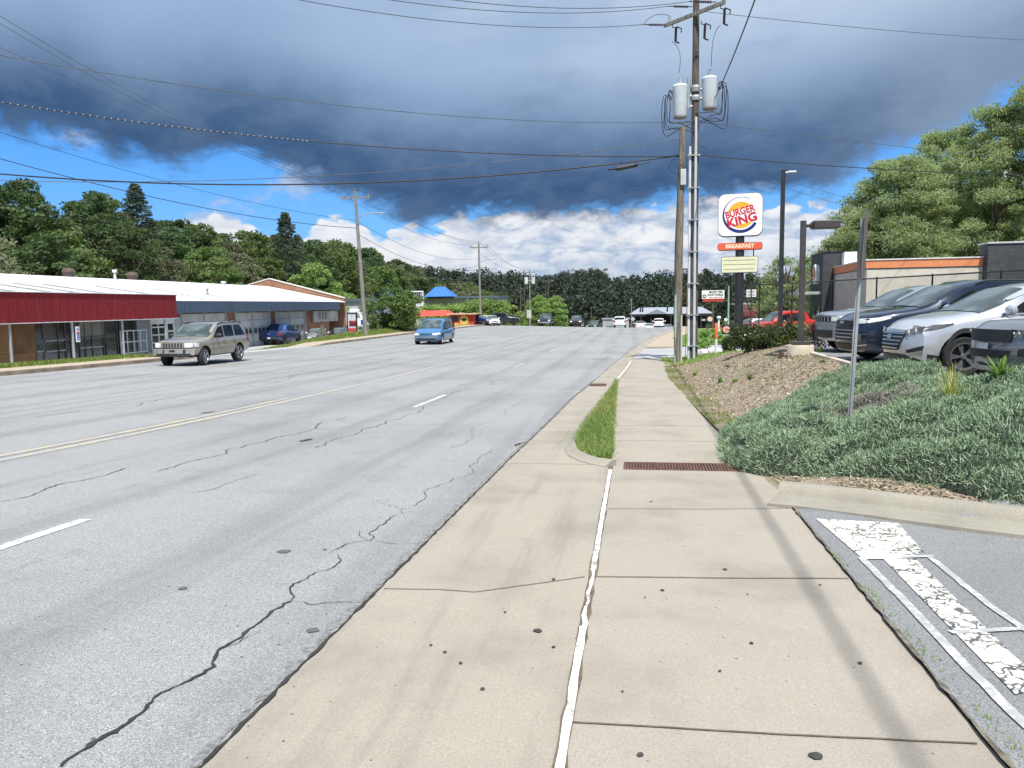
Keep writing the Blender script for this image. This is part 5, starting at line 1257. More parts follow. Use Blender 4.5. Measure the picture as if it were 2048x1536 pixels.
M_wire = mat('wire_black', (.018, .018, .02), .5); M_wireg = mat('wire_grey', (.10, .105, .115), .5)
M_ins = mat('insulator_dark', (.03, .015, .014), .3, var=.2); M_tank = mat('tank_white', (.62, .66, .68), .35, var=.05, dirt=(.45, .46, .46))
M_pvc = mat('conduit_grey', (.52, .57, .62), .45, var=.08); M_pvcg = mat('conduit_green', (.33, .42, .36), .6)
# ------------------------------------------------------------------ main utility pole
mx, my = XY(1387, 32.2); mz = H(mx, my)
ztop = Wp(1394, 22, 32.2).z
main = thing('utility_pole', 'tall brown utility pole carrying two white transformers and conduits', 'utility pole', (mx, my, mz))
g = MB(); hh = ztop - mz; g.tube([(0, 0, -.3), (0, 0, hh * .5), (0, 0, hh)], .16, 16, True, [.185, .16, .125]); g.build('pole', M_pole, main, smooth='auto')
g = MB(); 
zr = lambda py: Wp(1390, py, 32.2).z - mz
ca = Vector((math.cos(R(30)), math.sin(R(30)), 0))   # crossarm direction
az_ = zr(52)
A_ = Vector((1.05, -.95, 0)).normalized()
ARM = Vector((.72, -.70, 0)).normalized()
arm = MB(); arm.box((0, 0, 0), (3.1, .11, .13)); 
arm.v = [tuple(Vector((0, 0, az_)) + ARM * v[0] + ARM.cross(Vector((0, 0, 1))) * (v[1] + .17) + Vector((0, 0, v[2]))) for v in arm.v]
arm.build('crossarm', M_polef, main)
def P_arm(u, dz=0, dn=.17): return Vector((0, 0, az_ + dz)) + ARM * u + ARM.cross(Vector((0, 0, 1))) * dn
def insul(p0, p1, r=.055, name='insulator'):
    g_ = MB(); p0, p1 = Vector(p0), Vector(p1); n_ = 7
    g_.tube([p0, p1], .018, 6)
    for i in range(n_):
        a = p0.lerp(p1, .2 + .6 * i / n_); b_ = p0.lerp(p1, .2 + .6 * (i + .6) / n_); g_.cyl(a, b_, r, r * .75, 10)
    return g_.build(name, M_ins, main, smooth='auto')
LW = Vector((-.97, -.25, 0)).normalized()
TA = P_arm(-1.4, 0); TB = Vector((0, 0, zr(36))) + LW * .15; TC = P_arm(1.15, .12)
EA, EB, EC = TA + LW * 1.0, TB + LW * 1.0, TC + LW * 1.1
for a, e in ((TA, EA), (TB, EB), (TC, EC)): insul(a, e)
for p in (P_arm(-1.1, -.06), P_arm(.1, -.2, -.2), P_arm(1.35, -.06)):      # fused cutouts hanging below the arm
    g = MB(); g.tube([p, p + Vector((0, 0, -.12)), p + Vector((.15, 0, -.15))], .02, 6); q0 = p + Vector((.15, 0, -.15)); g.tube([q0, q0 + Vector((-.02, 0, -.55))], .05, 8); g.tube([q0 + Vector((0, 0, .05)), q0 + Vector((.22, 0, -.05)), q0 + Vector((.2, 0, -.2))], .025, 6); g.tube([q0 + Vector((-.02, 0, -.55)), q0 + Vector((.14, 0, -.62))], .03, 6); g.build('fuse_cutout', M_ins, main)
g = MB(); p = P_arm(1.5, .07); g.cyl(p, p + Vector((0, 0, .38)), .07, .05, 10); p = P_arm(-1.25, .07); g.cyl(p, p + Vector((0, 0, .25)), .05, .05, 10); g.build('arm_post', M_galv, main)
# transformers
def transformer(side, r, z0, z1, off):
    c_ = off; g_ = MB(); g_.lathe([(0, z0 - .02), (r * .9, z0 - .02), (r, z0 + .05), (r * 1.06, z1 - .08), (r * 1.1, z1 - .03), (r * .9, z1 + .05), (0, z1 + .09)], c_, 'Z', 28)
    tk = g_.build('transformer', M_tank, main, smooth='auto')
    g_ = MB(); g_.cyl((c_[0], c_[1], z1 + .05), (c_[0], c_[1], z1 + .35), .07, .05, 10); g_.build('bushing', M_galv, tk)
    g_ = MB(); g_.lathe([(0, z0 - .06), (r * .88, z0 - .06), (r * .9, z0 - .021)], c_, 'Z', 28); g_.build('base', mat('tank_base', (.2, .16, .15), .7), tk)
    g_ = MB(); g_.tube([(c_[0], c_[1], z1 - .4), (0, 0, z1 - .4)], .06, 8); g_.tube([(c_[0], c_[1], z0 + .4), (0, 0, z0 + .4)], .06, 8); g_.build('bracket', M_galv, tk)
    # looping secondary leads
    for k_ in range(5):
        a = Vector((c_[0] + side * r * 1.05, c_[1] - .15 + .1 * k_, z1 - .28 - .05 * k_)); out = side * (.14 + .07 * k_)
        pts = [a, a + Vector((out * .8, -.1, .12)), a + Vector((out, -.1, -.5)), a + Vector((out * .75, -.1, -1.15 - .05 * k_)), Vector((c_[0] + side * .1, c_[1] - .2, z0 - .25 - .10 * k_)), Vector((0, -.15, z0 - .55 - .05 * k_ if k_ % 2 else z0 - .2))]
        pts = [pts[0]] + [p + Vector((random.uniform(-.05, .05), random.uniform(-.05, .05), random.uniform(-.12, .12))) for p in pts[1:-1]] + [pts[-1]]
        sm = []
        for i in range(len(pts) - 1):
            p0, p1, p2, p3 = pts[max(i - 1, 0)], pts[i], pts[i + 1], pts[min(i + 2, len(pts) - 1)]
            for t in range(5):
                u = t / 5; sm.append(.5 * ((2 * p1) + (-p0 + p2) * u + (2 * p0 - 5 * p1 + 4 * p2 - p3) * u * u + (-p0 + 3 * p1 - 3 * p2 + p3) * u ** 3))
        sm.append(pts[-1]); g_ = MB(); g_.tube(sm, .016, 6); g_.build('lead_wire', M_wire, tk, smooth=True)
transformer(-1, .29, zr(242), zr(184), (-.62, -.1, 0)); transformer(1, .30, zr(228), zr(172), (.56, -.05, 0))
g = MB(); g.lathe([(0, zr(196)), (.2, zr(196)), (.22, zr(188)), (.2, zr(184)), (0, zr(184))], (0, 0, 0), 'Z', 16); g.lathe([(0, zr(212)), (.2, zr(212)), (.22, zr(206)), (.2, zr(203)), (0, zr(203))], (0, 0, 0), 'Z', 16); g.build('bracket_band', M_galv, main)
g = MB(); g.cyl((-.28, -.12, zr(228)), (-.28, -.12, zr(170)), .07, .07, 12); g.build('arrester', M_galv, main)
g = MB(); g.tube([(.02, -.19, -.1), (.02, -.19, zr(245))], .055, 12); g.build('conduit', M_pvc, main, smooth='auto')
g = MB(); g.tube([(-.20, -.12, -.1), (-.20, -.12, zr(300))], .055, 12); g.build('conduit', mat('conduit_pale', (.60, .64, .68), .45), main, smooth='auto')
g = MB()
for k_ in range(7): z = .6 + k_ * 1.3; g.box((-.05, -.16, z), (.5, .18, .05))
g.build('strap', M_galv, main)
for a, b_, c_ in ((P_arm(1.35, -.8), Vector((.55, -.4, zr(90))), Vector((.62, -.05, zr(150)))), (P_arm(-1.1, -.75), Vector((-.5, -.5, zr(120))), Vector((-.68, -.1, zr(160)))), (EA, TA + LW * .6 + Vector((0, 0, .55)), P_arm(-1.3, .35)), (EC, TC + LW * .5 + Vector((0, 0, .5)), P_arm(1.4, .35))):
    g = MB(); pts = [a.lerp(b_, u).lerp(b_.lerp(c_, u), u) for u in [i / 10 for i in range(11)]]; g.tube(pts, .011, 5); g.build('jumper_wire', M_wire, main)
# shorter grey pole in front
sx_, sy_ = XY(1356, 31.2); sz_ = H(sx_, sy_); zt2 = Wp(1361, 262, 31.2).z - sz_
sp_ = thing('utility_pole', 'shorter weathered grey utility pole with a meter box and green conduit', 'utility pole', (sx_, sy_, sz_))
g = MB(); g.tube([(0, 0, -.3), (.03, 0, zt2 * .5), (.14, 0, zt2)], .15, 16, True, [.165, .15, .125]); g.build('pole', M_poleg, sp_, smooth='auto')
g = MB(); g.tube([(-.12, -.14, -.1), (-.10, -.14, Wp(1350, 590, 31.2).z - sz_)], .05, 10); g.build('conduit', M_pvcg, sp_)
g = MB(); g.tube([(.14, -.12, -.1), (.14, -.12, 2.0)], .028, 8); g.build('conduit', M_pvc, sp_)
zb_ = Wp(1365, 360, 31.2).z - sz_; g = MB(); g.box((.16, -.17, zb_), (.22, .14, .62)); g.build('cable_box', mat('cable_box_grey', (.5, .51, .50), .5), sp_, bevel=.02)
g = MB(); g.tube([(-.05, -.16, .0), (-.18, -.25, 1.5), (-.14, -.17, 4.8), (-.02, -.16, zt2 - 1.6)], .014, 6); g.build('ground_wire', M_wire, sp_)
g = MB(); zz = zt2 - 1.2
pts = [(-.1 - .28 * math.sin(a) , -.2, zz - .35 + .3 * math.cos(a)) for a in [i * .45 for i in range(14)]]; g.tube(pts, .012, 5); g.build('cable_loop', M_wire, sp_)
g = MB(); g.tube([(.30, -.1, -.05), (.34, -.1, 3.2)], .012, 6); g.build('guy_wire', mat('guy_brown', (.14, .08, .04), .7), sp_)

# ------------------------------------------------------------------ poles along the far side of the road
def far_pole(px, z, ytop, label, arm_=True, lamp=0, lean=0., xf=0., xw=None, r=.15, m_=None):
    x, y = XY(px, z); zg = H(x, y); h = Wp(px, ytop, z).z - zg
    t = thing('utility_pole', label, 'utility pole', (x, y, zg)); g_ = MB()
    g_.tube([(0, 0, -.3), (lean * .5, 0, h * .5), (lean, 0, h)], r, 10, True, [r * 1.15, r, r * .75]); g_.build('pole', m_ or M_polef, t, smooth='auto')
    if arm_:
        g_ = MB(); g_.box((lean, 0, h - .55), (2.5, .12, .14)); g_.build('crossarm', M_polef, t)
        g_ = MB()
        for u in (-1.15, 0, 1.15): g_.cyl((lean + u, 0, h - .48), (lean + u, 0, h - .2 if u else h + .25), .05, .035, 8)
        g_.build('insulator', mat('insulator_grey', (.25, .24, .23), .5), t)
    if lamp:
        g_ = MB(); hl = h * lamp; pts = [(lean, 0, hl), (lean + .5, 0, hl + .35), (lean + 1.3, 0, hl + .55), (lean + 2.0, 0, hl + .55)]; g_.tube(pts, .035, 6); la = g_.build('lamp_arm', M_galv, t)
        g_ = MB(); g_.box((lean + 2.25, 0, hl + .52), (.6, .25, .12)); g_.build('lamp_head', M_galv, la, bevel=.03)
    return x, y, zg + h, lean
FA = far_pole(730, 64.2, 385, 'nearest leaning far-side utility pole with a curved street lamp arm', lamp=.80, lean=-.55)
FB = far_pole(961, 108, 488, 'second far-side utility pole, rising from behind the parked blue sedan', lamp=.76, lean=-.1)
FC = far_pole(1060, 164, 540, 'third far-side utility pole with small transformers, above the distant green tree')
x, y = XY(1060, 164)
t = thing('transformer', 'pair of tiny pale transformers high on the third far-side pole', 'transformer', (x, y, Wp(1060, 561, 164).z))
for s_ in (-1, 1): g = MB(); g.cyl((s_ * .75, 0, -.7), (s_ * .75, 0, .7), .4, .4, 12); g.tube([(0, 0, 0), (s_ * .4, 0, 0)], .06, 6); g.build('tank', M_tank, t)
far_pole(1041, 172, 568, 'thin dark pole left of the third far-side utility pole', False, r=.12, m_=M_pole)
far_pole(1049, 176, 578, 'short thin pole just left of the third far-side pole', False, r=.1, m_=M_pole)
far_pole(1097, 205, 558, 'slim distant pole over the roadside tree with a small crossarm', True, r=.14, m_=M_pole)
far_pole(1263, 222, 597, 'slim grey pole in front of the long dark building', False, r=.16, m_=M_polef)
far_pole(1182, 215, 618, 'short distant pole over the grey truck', False, r=.12, m_=M_pole)
far_pole(1457, 78, 572, 'pale slim pole left of the thick black sign pole', False, r=.09, m_=M_pvcg)

# ------------------------------------------------------------------ wires
def wire(label, A, B, via=None, r=.014, m_=None, n=40, beads=False, sag=None):
    A, B = Vector(A), Vector(B)
    def pt(u, s_): v = A.lerp(B, u); return Vector((v.x, v.y, v.z - s_ * 4 * u * (1 - u)))
    if via:
        lo, hi = -3., 14.
        def miss(s_):
            best = 1e9; val = 0
            for i in range(401):
                v = pt(i / 400, s_) - Vector((0, 0, EYE)); d = v.dot(CF)
                if d < .3: continue
                px = 1024 + FPX * v.dot(CR) / d; py = 768 - FPX * v.dot(CU) / d
                if abs(px - via[0]) < best: best = abs(px - via[0]); val = py - via[1]
            return val
        for _ in range(28):
            mid = (lo + hi) / 2
            if miss(mid) < 0: lo = mid
            else: hi = mid
        sag = (lo + hi) / 2
    g_ = MB(); g_.tube([pt(i / n, sag) for i in range(n + 1)], r, 6)
    o = g_.build('wire', m_ or M_wire); o.data.shade_smooth(); tag(o, label, 'wire')
    if beads:
        g_ = MB()
        for i in range(int(beads)):
            u = .42 + .40 * (i / beads) ** 1.1; p = pt(u, sag); g_.cyl(p + Vector((-.05, 0, .0)), p + Vector((.05, 0, .0)), .017, .017, 6)
        g_.build('marker', mat('wire_marker', (.6, .62, .65), .4), o)
    return o
mp = Vector((mx, my, mz)); TL = Vector((-24, 6, 0))
wire('highest thin wire from the pole top crossing the upper sky', mp + EC, TL + Vector((0, 0, 14.0)), (905, 0), .013, M_wireg)
wire('second thin wire from the pole top crossing the upper sky', mp + EB, TL + Vector((0, 0, 13.2)), (780, 0), .013, M_wireg)
wire('third thin wire from the left end of the crossarm', mp + EA, TL + Vector((0, 0, 12.2)), (600, 0), .013, M_wireg)
wire('thin faint wire from below the transformers to the upper left', mp + Vector((-.15, -.1, zr(252))), TL + Vector((0, 4, 9.0)), (270, 155), .011, M_wireg)
spp = Vector((sx_, sy_, sz_)); pz = lambda py: Wp(1358, py, 31.2).z
L1 = Wp(-700, 40, 24.); L2 = Wp(-700, 300, 30.); L3 = Wp(-700, 250, 26.)
wire('spiral-wrapped black cable crossing from the left to the short grey pole', (sx_, sy_ - .15, pz(320)), Wp(-600, 90, 26.), (360, 255), .020, M_wire, beads=60)
wire('thin cable rising to the short grey pole above the splice case', (sx_, sy_ - .15, pz(288)), Wp(-600, 318, 34.), (700, 348), .013, M_wireg)
wire('thick black cable running from the left edge to the splice case', (sx_, sy_ - .15, pz(318)), Wp(-600, 270, 30.), (650, 368), .028, M_wire)
p = Wp(1253, 334, 31.0); t = thing('splice_case', 'black tubular splice case hanging on the thick cable', 'splice case', p)
g = MB(); g.tube([(-.45, 0, -.07), (-.38, 0, -.06), (.4, 0, .06), (.46, 0, .07)], .1, 12, True, [.05, .085, .085, .05]); g.build('case', M_black, t); g = MB(); g.tube([(-.75, 0, -.08), (-.45, 0, -.06)], .03, 6); g.tube([(.46, 0, .07), (.95, 0, .13)], .012, 6); g.build('strap', M_wire, t)
# span lines on the far side poles
def hp(F_, u, dz): return Vector((F_[0] + F_[3] + u, F_[1], F_[2] + dz))
FL = lambda px, py, z: Wp(px, py, z)
for (l, u, dz, e, v) in (('upper of the paired wires sweeping down to the leaning far pole', .0, .3, FL(-900, -580, 26), (0, 33)), ('lower of the paired wires sweeping down to the leaning far pole', 1.15, -.2, FL(-900, -560, 26), (0, 46)), ('wire sweeping from the left edge to the crossarm of the leaning far pole', -1.15, -.2, FL(-900, -330, 26), (0, 95))):
    wire(l, hp(FA, u, dz), e, v, .017, M_wireg)
for (l, dz, e, v) in (('cable descending from the left edge above the wood', -2.4, FL(-900, -60, 26), (0, 265)), ('thick cable descending from the left edge over the tall pine', -3.0, FL(-900, 30, 26), (0, 317)), ('low faint cable passing in front of the wood', -4.6, FL(-900, 230, 26), (0, 410))):
    wire(l, hp(FA, 0, dz), e, v, .022 if 'thick' in l else .014)
for i, (u, dz) in enumerate(((0, .3), (1.15, -.2), (-1.15, -.2))): wire(('top', 'right-hand', 'left-hand')[i] + ' wire between the first and second far-side poles', hp(FA, u, dz), hp(FB, u, dz), None, .017, M_wireg, sag=1.0)
for i, (dz, sg) in enumerate(((-2.4, 1.3), (-3.4, 1.5), (-4.6, 1.6))): wire(('highest', 'middle', 'lowest')[i] + ' cable between the first and second far-side poles', hp(FA, 0, dz), hp(FB, 0, dz + .4), None, .018, M_wire if i == 1 else M_wireg, sag=sg)
for i, (u, dz) in enumerate(((0, .3), (1.15, -.2), (-1.15, -.2), (0, -3.0), (0, -4.2))): wire(('top', 'right-hand', 'left-hand', 'upper comm', 'lower comm')[i] + ' wire between the second and third far-side poles', hp(FB, u, dz), hp(FC, u, dz), None, .018, M_wireg, sag=1.2)
# wires to the right of the main pole
wire('thin wire from the crossarm running right across the top of the sky', mp + Vector((.1, .1, zr(42))), FL(2500, 92, 40), (2048, 80), .012, M_wireg)
wire('thin faint wire leaving the pole to the right below the transformers', mp + Vector((.1, 0, zr(252))), FL(2500, 350, 60), (1840, 297), .012, M_wireg)
wire('black cable running right from the poles in front of the big trees', mp + Vector((.1, 0, zr(316))), FL(2500, 350, 34), (2048, 350), .017, M_wire)
wire('upper of two thin cables slanting down behind the lamp posts', mp + Vector((.1, 0, zr(296))), FL(1760, 405, 60), None, .012, M_wireg, sag=.4)
wire('lower of two thin cables slanting down behind the lamp posts', mp + Vector((.1, 0, zr(306))), FL(1760, 420, 60), None, .012, M_wireg, sag=.5)
wire('black service cable dropping from overhead to the right-hand transformer', mp + Vector((.75, -.2, zr(212))), (2.85, -6.0, 12.4), (1510, 0), .020, M_wire)

# ------------------------------------------------------------------ restaurant pole sign
sgz = 44.0; sx1, sy1 = XY(1478, sgz); gz = H(sx1, sy1)
sign = thing('pole_sign', 'tall restaurant pole sign with a rounded white box, red breakfast strip and letter board', 'sign', (sx1, sy1, gz), R(-8))
Z = lambda py: Wp(1478, py, sgz).z - gz
SW = 85 / FPX * sgz; SH = 83 / FPX * sgz; zc = Z(432.5)
M_rim = mat('sign_rim', (.10, .095, .10), .5); M_face = mat('sign_face_white', (.86, .86, .85), .35, var=.03); M_navy = mat('logo_navy', (.01, .02, .16), .5, var=.03); M_lred = mat('logo_red', (.62, .012, .03), .5, var=.03); M_bun = mat('logo_orange', (.84, .42, .04), .5, var=.05)
g = MB(); g.cyl((0, 0, -.3), (0, 0, zc - SH / 2 + .1), .24, .24, 20); g.build('post', M_black, sign, smooth='auto')
g = MB(); g.prism(rrect(SW, SH, .38), -.26, .26, 'Y'); g.v = [(a, b_, c_ + zc) for a, b_, c_ in g.v]; bxo = g.build('sign_box', M_rim, sign, smooth='auto')
g = MB(); g.prism(rrect(SW - .06, SH - .06, .36), -.285, -.262, 'Y'); g.v = [(a, b_, c_ + zc) for a, b_, c_ in g.v]; g.build('face', M_face, bxo)
# logo, drawn in the sign plane: x right, z up, centred
def flat(name, poly, m_, d, par, close=True):
    g_ = MB(); g_.prism(poly, -.287 - d, -.286, 'Y'); g_.v = [(a + lx, b_, c_ + zc + lz_) for a, b_, c_ in g_.v]; return g_.build(name, m_, par)
lx, lz_ = .03, -.02; LR = SW * .41
arc = lambda r, a0, a1, n=40, cx=0, cz=0: [(cx + r * math.cos(R(lerp(a0, a1, i / n))), cz + r * math.sin(R(lerp(a0, a1, i / n)))) for i in range(n + 1)]
outer = arc(LR * 1.0, 62, 330, 56)
inner = [( (LR * (1 - .025 - .15 * sst(t, .15, .75)) ) * math.cos(R(lerp(62, 330, t))) , (LR * (1 - .025 - .15 * sst(t, .15, .75))) * math.sin(R(lerp(62, 330, t)))) for t in [i / 56 for i in range(57)]]
g = MB(); n_ = len(outer)
for i in range(n_ - 1): g.quad(*[(p[0] + lx, -.288, p[1] + zc + lz_) for p in (outer[i], outer[i + 1], inner[i + 1], inner[i])])
g.build('crescent', M_navy, bxo)
tl = 14
def rot(p, a=R(tl)): return (p[0] * math.cos(a) - p[1] * math.sin(a), p[0] * math.sin(a) + p[1] * math.cos(a))
flat('bun', [rot(p) for p in arc(LR * .74, 28, 152)], M_bun, .003, bxo)
flat('bun', [rot(p) for p in arc(LR * .74, 222, 318)], M_bun, .003, bxo)
def logotext(s_, w_, h_, off, bold):
    me = text_mesh(s_, 1., bold, .002); xs = [v.co.x for v in me.vertices]; ys = [v.co.y for v in me.vertices]
    a, b_, c_, d = min(xs), max(xs), min(ys), max(ys)
    for v in me.vertices: v.co.x = (v.co.x - (a + b_) / 2) / (b_ - a) * w_; v.co.y = (v.co.y - (c_ + d) / 2) / (d - c_) * h_
    me.materials.clear(); me.materials.append(M_lred); o = bpy.data.objects.new('lettering', me); COL.objects.link(o); o.parent = bxo
    q_ = rot(off); o.rotation_mode = 'XYZ'; o.matrix_local = Matrix.Translation((q_[0] + lx, -.296, q_[1] + zc + lz_)) @ Matrix.Rotation(-R(tl), 4, 'Y') @ Matrix.Rotation(math.pi / 2, 4, 'X')
logotext('BURGER', LR * 1.62, LR * .40, (.01, LR * .21), .022); logotext('KING', LR * 1.62, LR * .50, (.0, -LR * .27), .035)
# breakfast strip
zc2 = Z(494); g = MB(); g.prism(rrect(SW, .40, .13), -.27, .2, 'Y'); g.v = [(a, b_, c_ + zc2) for a, b_, c_ in g.v]; st = g.build('breakfast_box', mat('strip_dark', (.12, .02, .02), .5), sign, smooth='auto')
g = MB(); g.prism(rrect(SW - .05, .36, .12), -.29, -.272, 'Y'); g.v = [(a, b_, c_ + zc2) for a, b_, c_ in g.v]; g.build('face', mat('strip_orange', (.80, .12, .045), .4, var=.04), st)
me = text_mesh('BREAKFAST', .30, .012, .002); o = bpy.data.objects.new('lettering', me); me.materials.clear(); me.materials.append(mat('letter_cream', (.85, .72, .52), .5, var=.02)); COL.objects.link(o); o.parent = st; o.location = (0, -.298, zc2); o.rotation_euler = (math.pi / 2, 0, 0)
# letter board
zc3 = Z(530); bw = 70 / FPX * sgz; bh = 32 / FPX * sgz
g = MB(); g.b2(-bw / 2, bw / 2, -.27, .2, zc3 - bh / 2, zc3 + bh / 2); lb = g.build('letter_board', M_rim, sign)
g = MB(); g.b2(-bw / 2 + .03, bw / 2 - .03, -.29, -.271, zc3 - bh / 2 + .03, zc3 + bh / 2 - .03); g.build('face', mat('board_cream', (.72, .69, .46), .5, var=.04), lb)
g = MB()
for k_ in (-.24, .02, .26): g.b2(-bw / 2 + .12, bw / 2 - .15, -.302, -.291, zc3 + k_ - .012, zc3 + k_ + .012)
g.build('letter_rail', mat('rail_grey', (.35, .35, .28), .5), lb)
g = MB(); g.box((.75, .05, Z(515)), (.06, .06, 1.2)); g.build('side_rod', M_black, sign)

# ------------------------------------------------------------------ smaller signs
def on_ground(px, z): x, y = XY(px, z); return x, y, H(x, y)
# arrow sign
x, y, z = on_ground(1463, 33.0); zc = Wp(1463, 659, 33).z - z
t = thing('arrow_sign', 'black directional sign with a round logo and three white arrows', 'sign', (x, y, z), R(-6))
g = MB(); g.prism(rrect(.80, .40, .06), -.05, .05, 'Y'); g.v = [(a, b_, c_ + zc) for a, b_, c_ in g.v]; pn = g.build('panel', M_black, t)
g = MB(); g.lathe([(0, 0), (.145, 0), (.145, .01), (0, .01)], (0, 0, 0), 'Y', 24); g.v = [(a - .2, -.052 - b_, c_ + zc) for a, b_, c_ in g.v]; g.build('logo_disc', mat('disc_pink', (.80, .55, .48), .5), pn)
g = MB(); g.prism(rrect(.16, .17, .05), -.068, -.063, 'Y'); g.v = [(a - .2, b_, c_ + zc) for a, b_, c_ in g.v]; g.build('logo', mat('logo_rust2', (.75, .22, .12), .5), pn)
g = MB()
for k_ in range(3): g.prism([(.07 + .1 * k_, -.055), (.15 + .1 * k_, 0), (.07 + .1 * k_, .055)], -.06, -.052, 'Y')
g.v = [(a, b_, c_ + zc) for a, b_, c_ in g.v]; g.build('arrows', M_face, pn)
g = MB(); g.b2(-.05, .05, -.03, .03, -.3, zc - .2); g.build('post', M_black, t)
# orange and white marker post
x, y, z = on_ground(1433, 32.5); t = thing('marker_post', 'white utility marker post with an orange upper half beside the arrow sign', 'marker post', (x, y, z))
zz = Wp(1433, 678, 32.5).z - z; zt_ = Wp(1433, 646, 32.5).z - z
g = MB(); g.cyl((0, 0, -.2), (0, 0, zz), .055, .055, 14); g.build('post', mat('marker_white', (.78, .78, .76), .5), t, smooth='auto')
g = MB(); g.lathe([(.0, zt_), (.05, zt_ - .01), (.068, zt_ - .05), (.068, zz), (0, zz)], (0, 0, 0), 'Z', 14); g.b2(.06, .24, -.02, .02, zt_ - .24, zt_ - .2); g.build('sleeve', mat('marker_orange', (.75, .15, .02), .5), t, smooth='auto')
# small square sign on thin black post
x, y, z = on_ground(1502, 46); t = thing('square_sign', 'small square white notice sign on a thin black post', 'sign', (x, y, z))
zc = Wp(1502, 586.5, 46).z - z; g = MB(); g.b2(-.28, .28, -.02, .0, zc - .22, zc + .22); g.build('panel', M_face, t)
g = MB(); g.b2(-.035, .035, -.05, -.021, -.2, zc + .35); g.build('post', mat('post_dark_red', (.07, .02, .025), .5), t)
g = MB(); 
for k_, (a, b_) in enumerate(((-.2, -.06), (.06, .2))): g.b2(a, b_, -.024, -.021, zc + .04, zc + .12); g.b2(a, b_, -.024, -.021, zc - .14, zc - .06)
g.build('lettering', mat('ink_pale', (.3, .25, .27), .5), t)
# tyre shop sign
x, y = XY(1426, 92); zc = Wp(1426, 589, 92).z; z = H(x, y); t = thing('tyre_shop_sign', 'white tyre shop sign with a red strip below on a far post', 'sign', (x, y, z), R(-6))
zc -= z; g = MB(); g.b2(-1.3, 1.3, -.12, .12, zc - .5, zc + .5); pn = g.build('panel', M_face, t)
g = MB(); g.b2(-1.2, 1.25, -.14, .1, zc - .86, zc - .502); g.build('red_strip', mat('strip_brick_red', (.42, .05, .04), .5), t)
g = MB(); g.b2(-.1, .1, -.05, .05, -.3, zc - .86); g.build('post', M_pole, t)
M_ink = mat('ink_black', (.02, .02, .025), .5)
text('lettering', "MAXI'S TIRE", .34, M_ink, pn, (.30, -.125, zc + .28), bold=.012, sx=.86); text('lettering', 'SHOP WORLD', .34, M_ink, pn, (.28, -.125, zc - .06), bold=.012, sx=.82); text('lettering', 'NEW & USED TIRES', .20, mat('ink_red', (.5, .06, .05), .5), pn, (.28, -.125, zc - .36), bold=.004, sx=.9)
g = MB(); g.lathe([(.11, 0), (.22, 0), (.22, .01), (.11, .01)], (0, 0, 0), 'Y', 20, True); g.v = [(a - 1.0, -.122 - b_, c_ + zc - .2) for a, b_, c_ in g.v]; g.build('tyre_emblem', M_ink, pn)
# distant small road signs
for px, py, dz, w_, h_, shp, lb, mt in ((1058, 628, 150, .9, 1.6, 0, 'pale rectangular road sign beside the third far-side pole', 'dull_sign'), (1266, 638, 170, .85, .85, 1, 'diamond road sign in front of the long dark building', 'dull_sign'), (1452, 639, 70, .3, .3, 2, 'small round white sign behind the marker post', 'sign_white')):
    x, y = XY(px, dz); z = H(x, y); zc = Wp(px, py, dz).z - z; t = thing('road_sign', lb, 'sign', (x, y, z)); g = MB()
    if shp == 1: g.prism([(0, -h_ * .6), (w_ * .6, 0), (0, h_ * .6), (-w_ * .6, 0)], -.03, 0, 'Y')
    elif shp == 2: g.prism(arc(w_ / 2, 0, 350, 20), -.03, 0, 'Y')
    else: g.prism([(-w_ / 2, -h_ / 2), (w_ / 2, -h_ / 2), (w_ / 2, h_ / 2), (-w_ / 2, h_ / 2)], -.03, 0, 'Y')
    g.v = [(a, b_, c_ + zc) for a, b_, c_ in g.v]; g.build('panel', mat(mt, (.45, .47, .45), .6), t); g = MB(); g.cyl((0, .03, -.2), (0, .03, zc), .04, .04, 6); g.build('post', M_galv, t)
# second black directional sign far away with pinkish disc
x, y = XY(1415, 62); z = H(x, y); zc = Wp(1413, 639, 62).z - z; t = thing('arrow_sign', 'distant black directional sign with a round logo above its right end', 'sign', (x, y, z))
g = MB(); g.b2(-.55, .2, -.04, .04, zc - .16, zc + .14); g.b2(.0, .08, -.03, .03, -.2, zc - .16); pn = g.build('panel', M_black, t); g = MB(); g.prism(arc(.2, 0, 350, 22, .20, .03), -.06, -.041, 'Y'); g.v = [(a, b_, c_ + zc) for a, b_, c_ in g.v]; g.build('logo_disc', mat('disc_pink', (.80, .55, .48), .5), pn); g = MB(); g.b2(-.45, -.16, -.05, -.041, zc - .07, zc + .0); g.build('lettering', M_face, pn)
x, y = XY(1438, 64); z = H(x, y); zt_ = Wp(1438, 632, 64).z - z; t = thing('vent_pipe', 'white mushroom-topped pipe at the back of the lawn', 'pipe', (x, y, z)); g = MB(); g.cyl((0, 0, -.1), (0, 0, zt_ - .2), .09, .07, 10); g.build('pipe', M_face, t); g = MB(); g.lathe([(0, zt_), (.15, zt_ - .02), (.18, zt_ - .16), (.09, zt_ - .22), (0, zt_ - .22)], (0, 0, 0), 'Z', 14); g.build('cap', M_face, t)
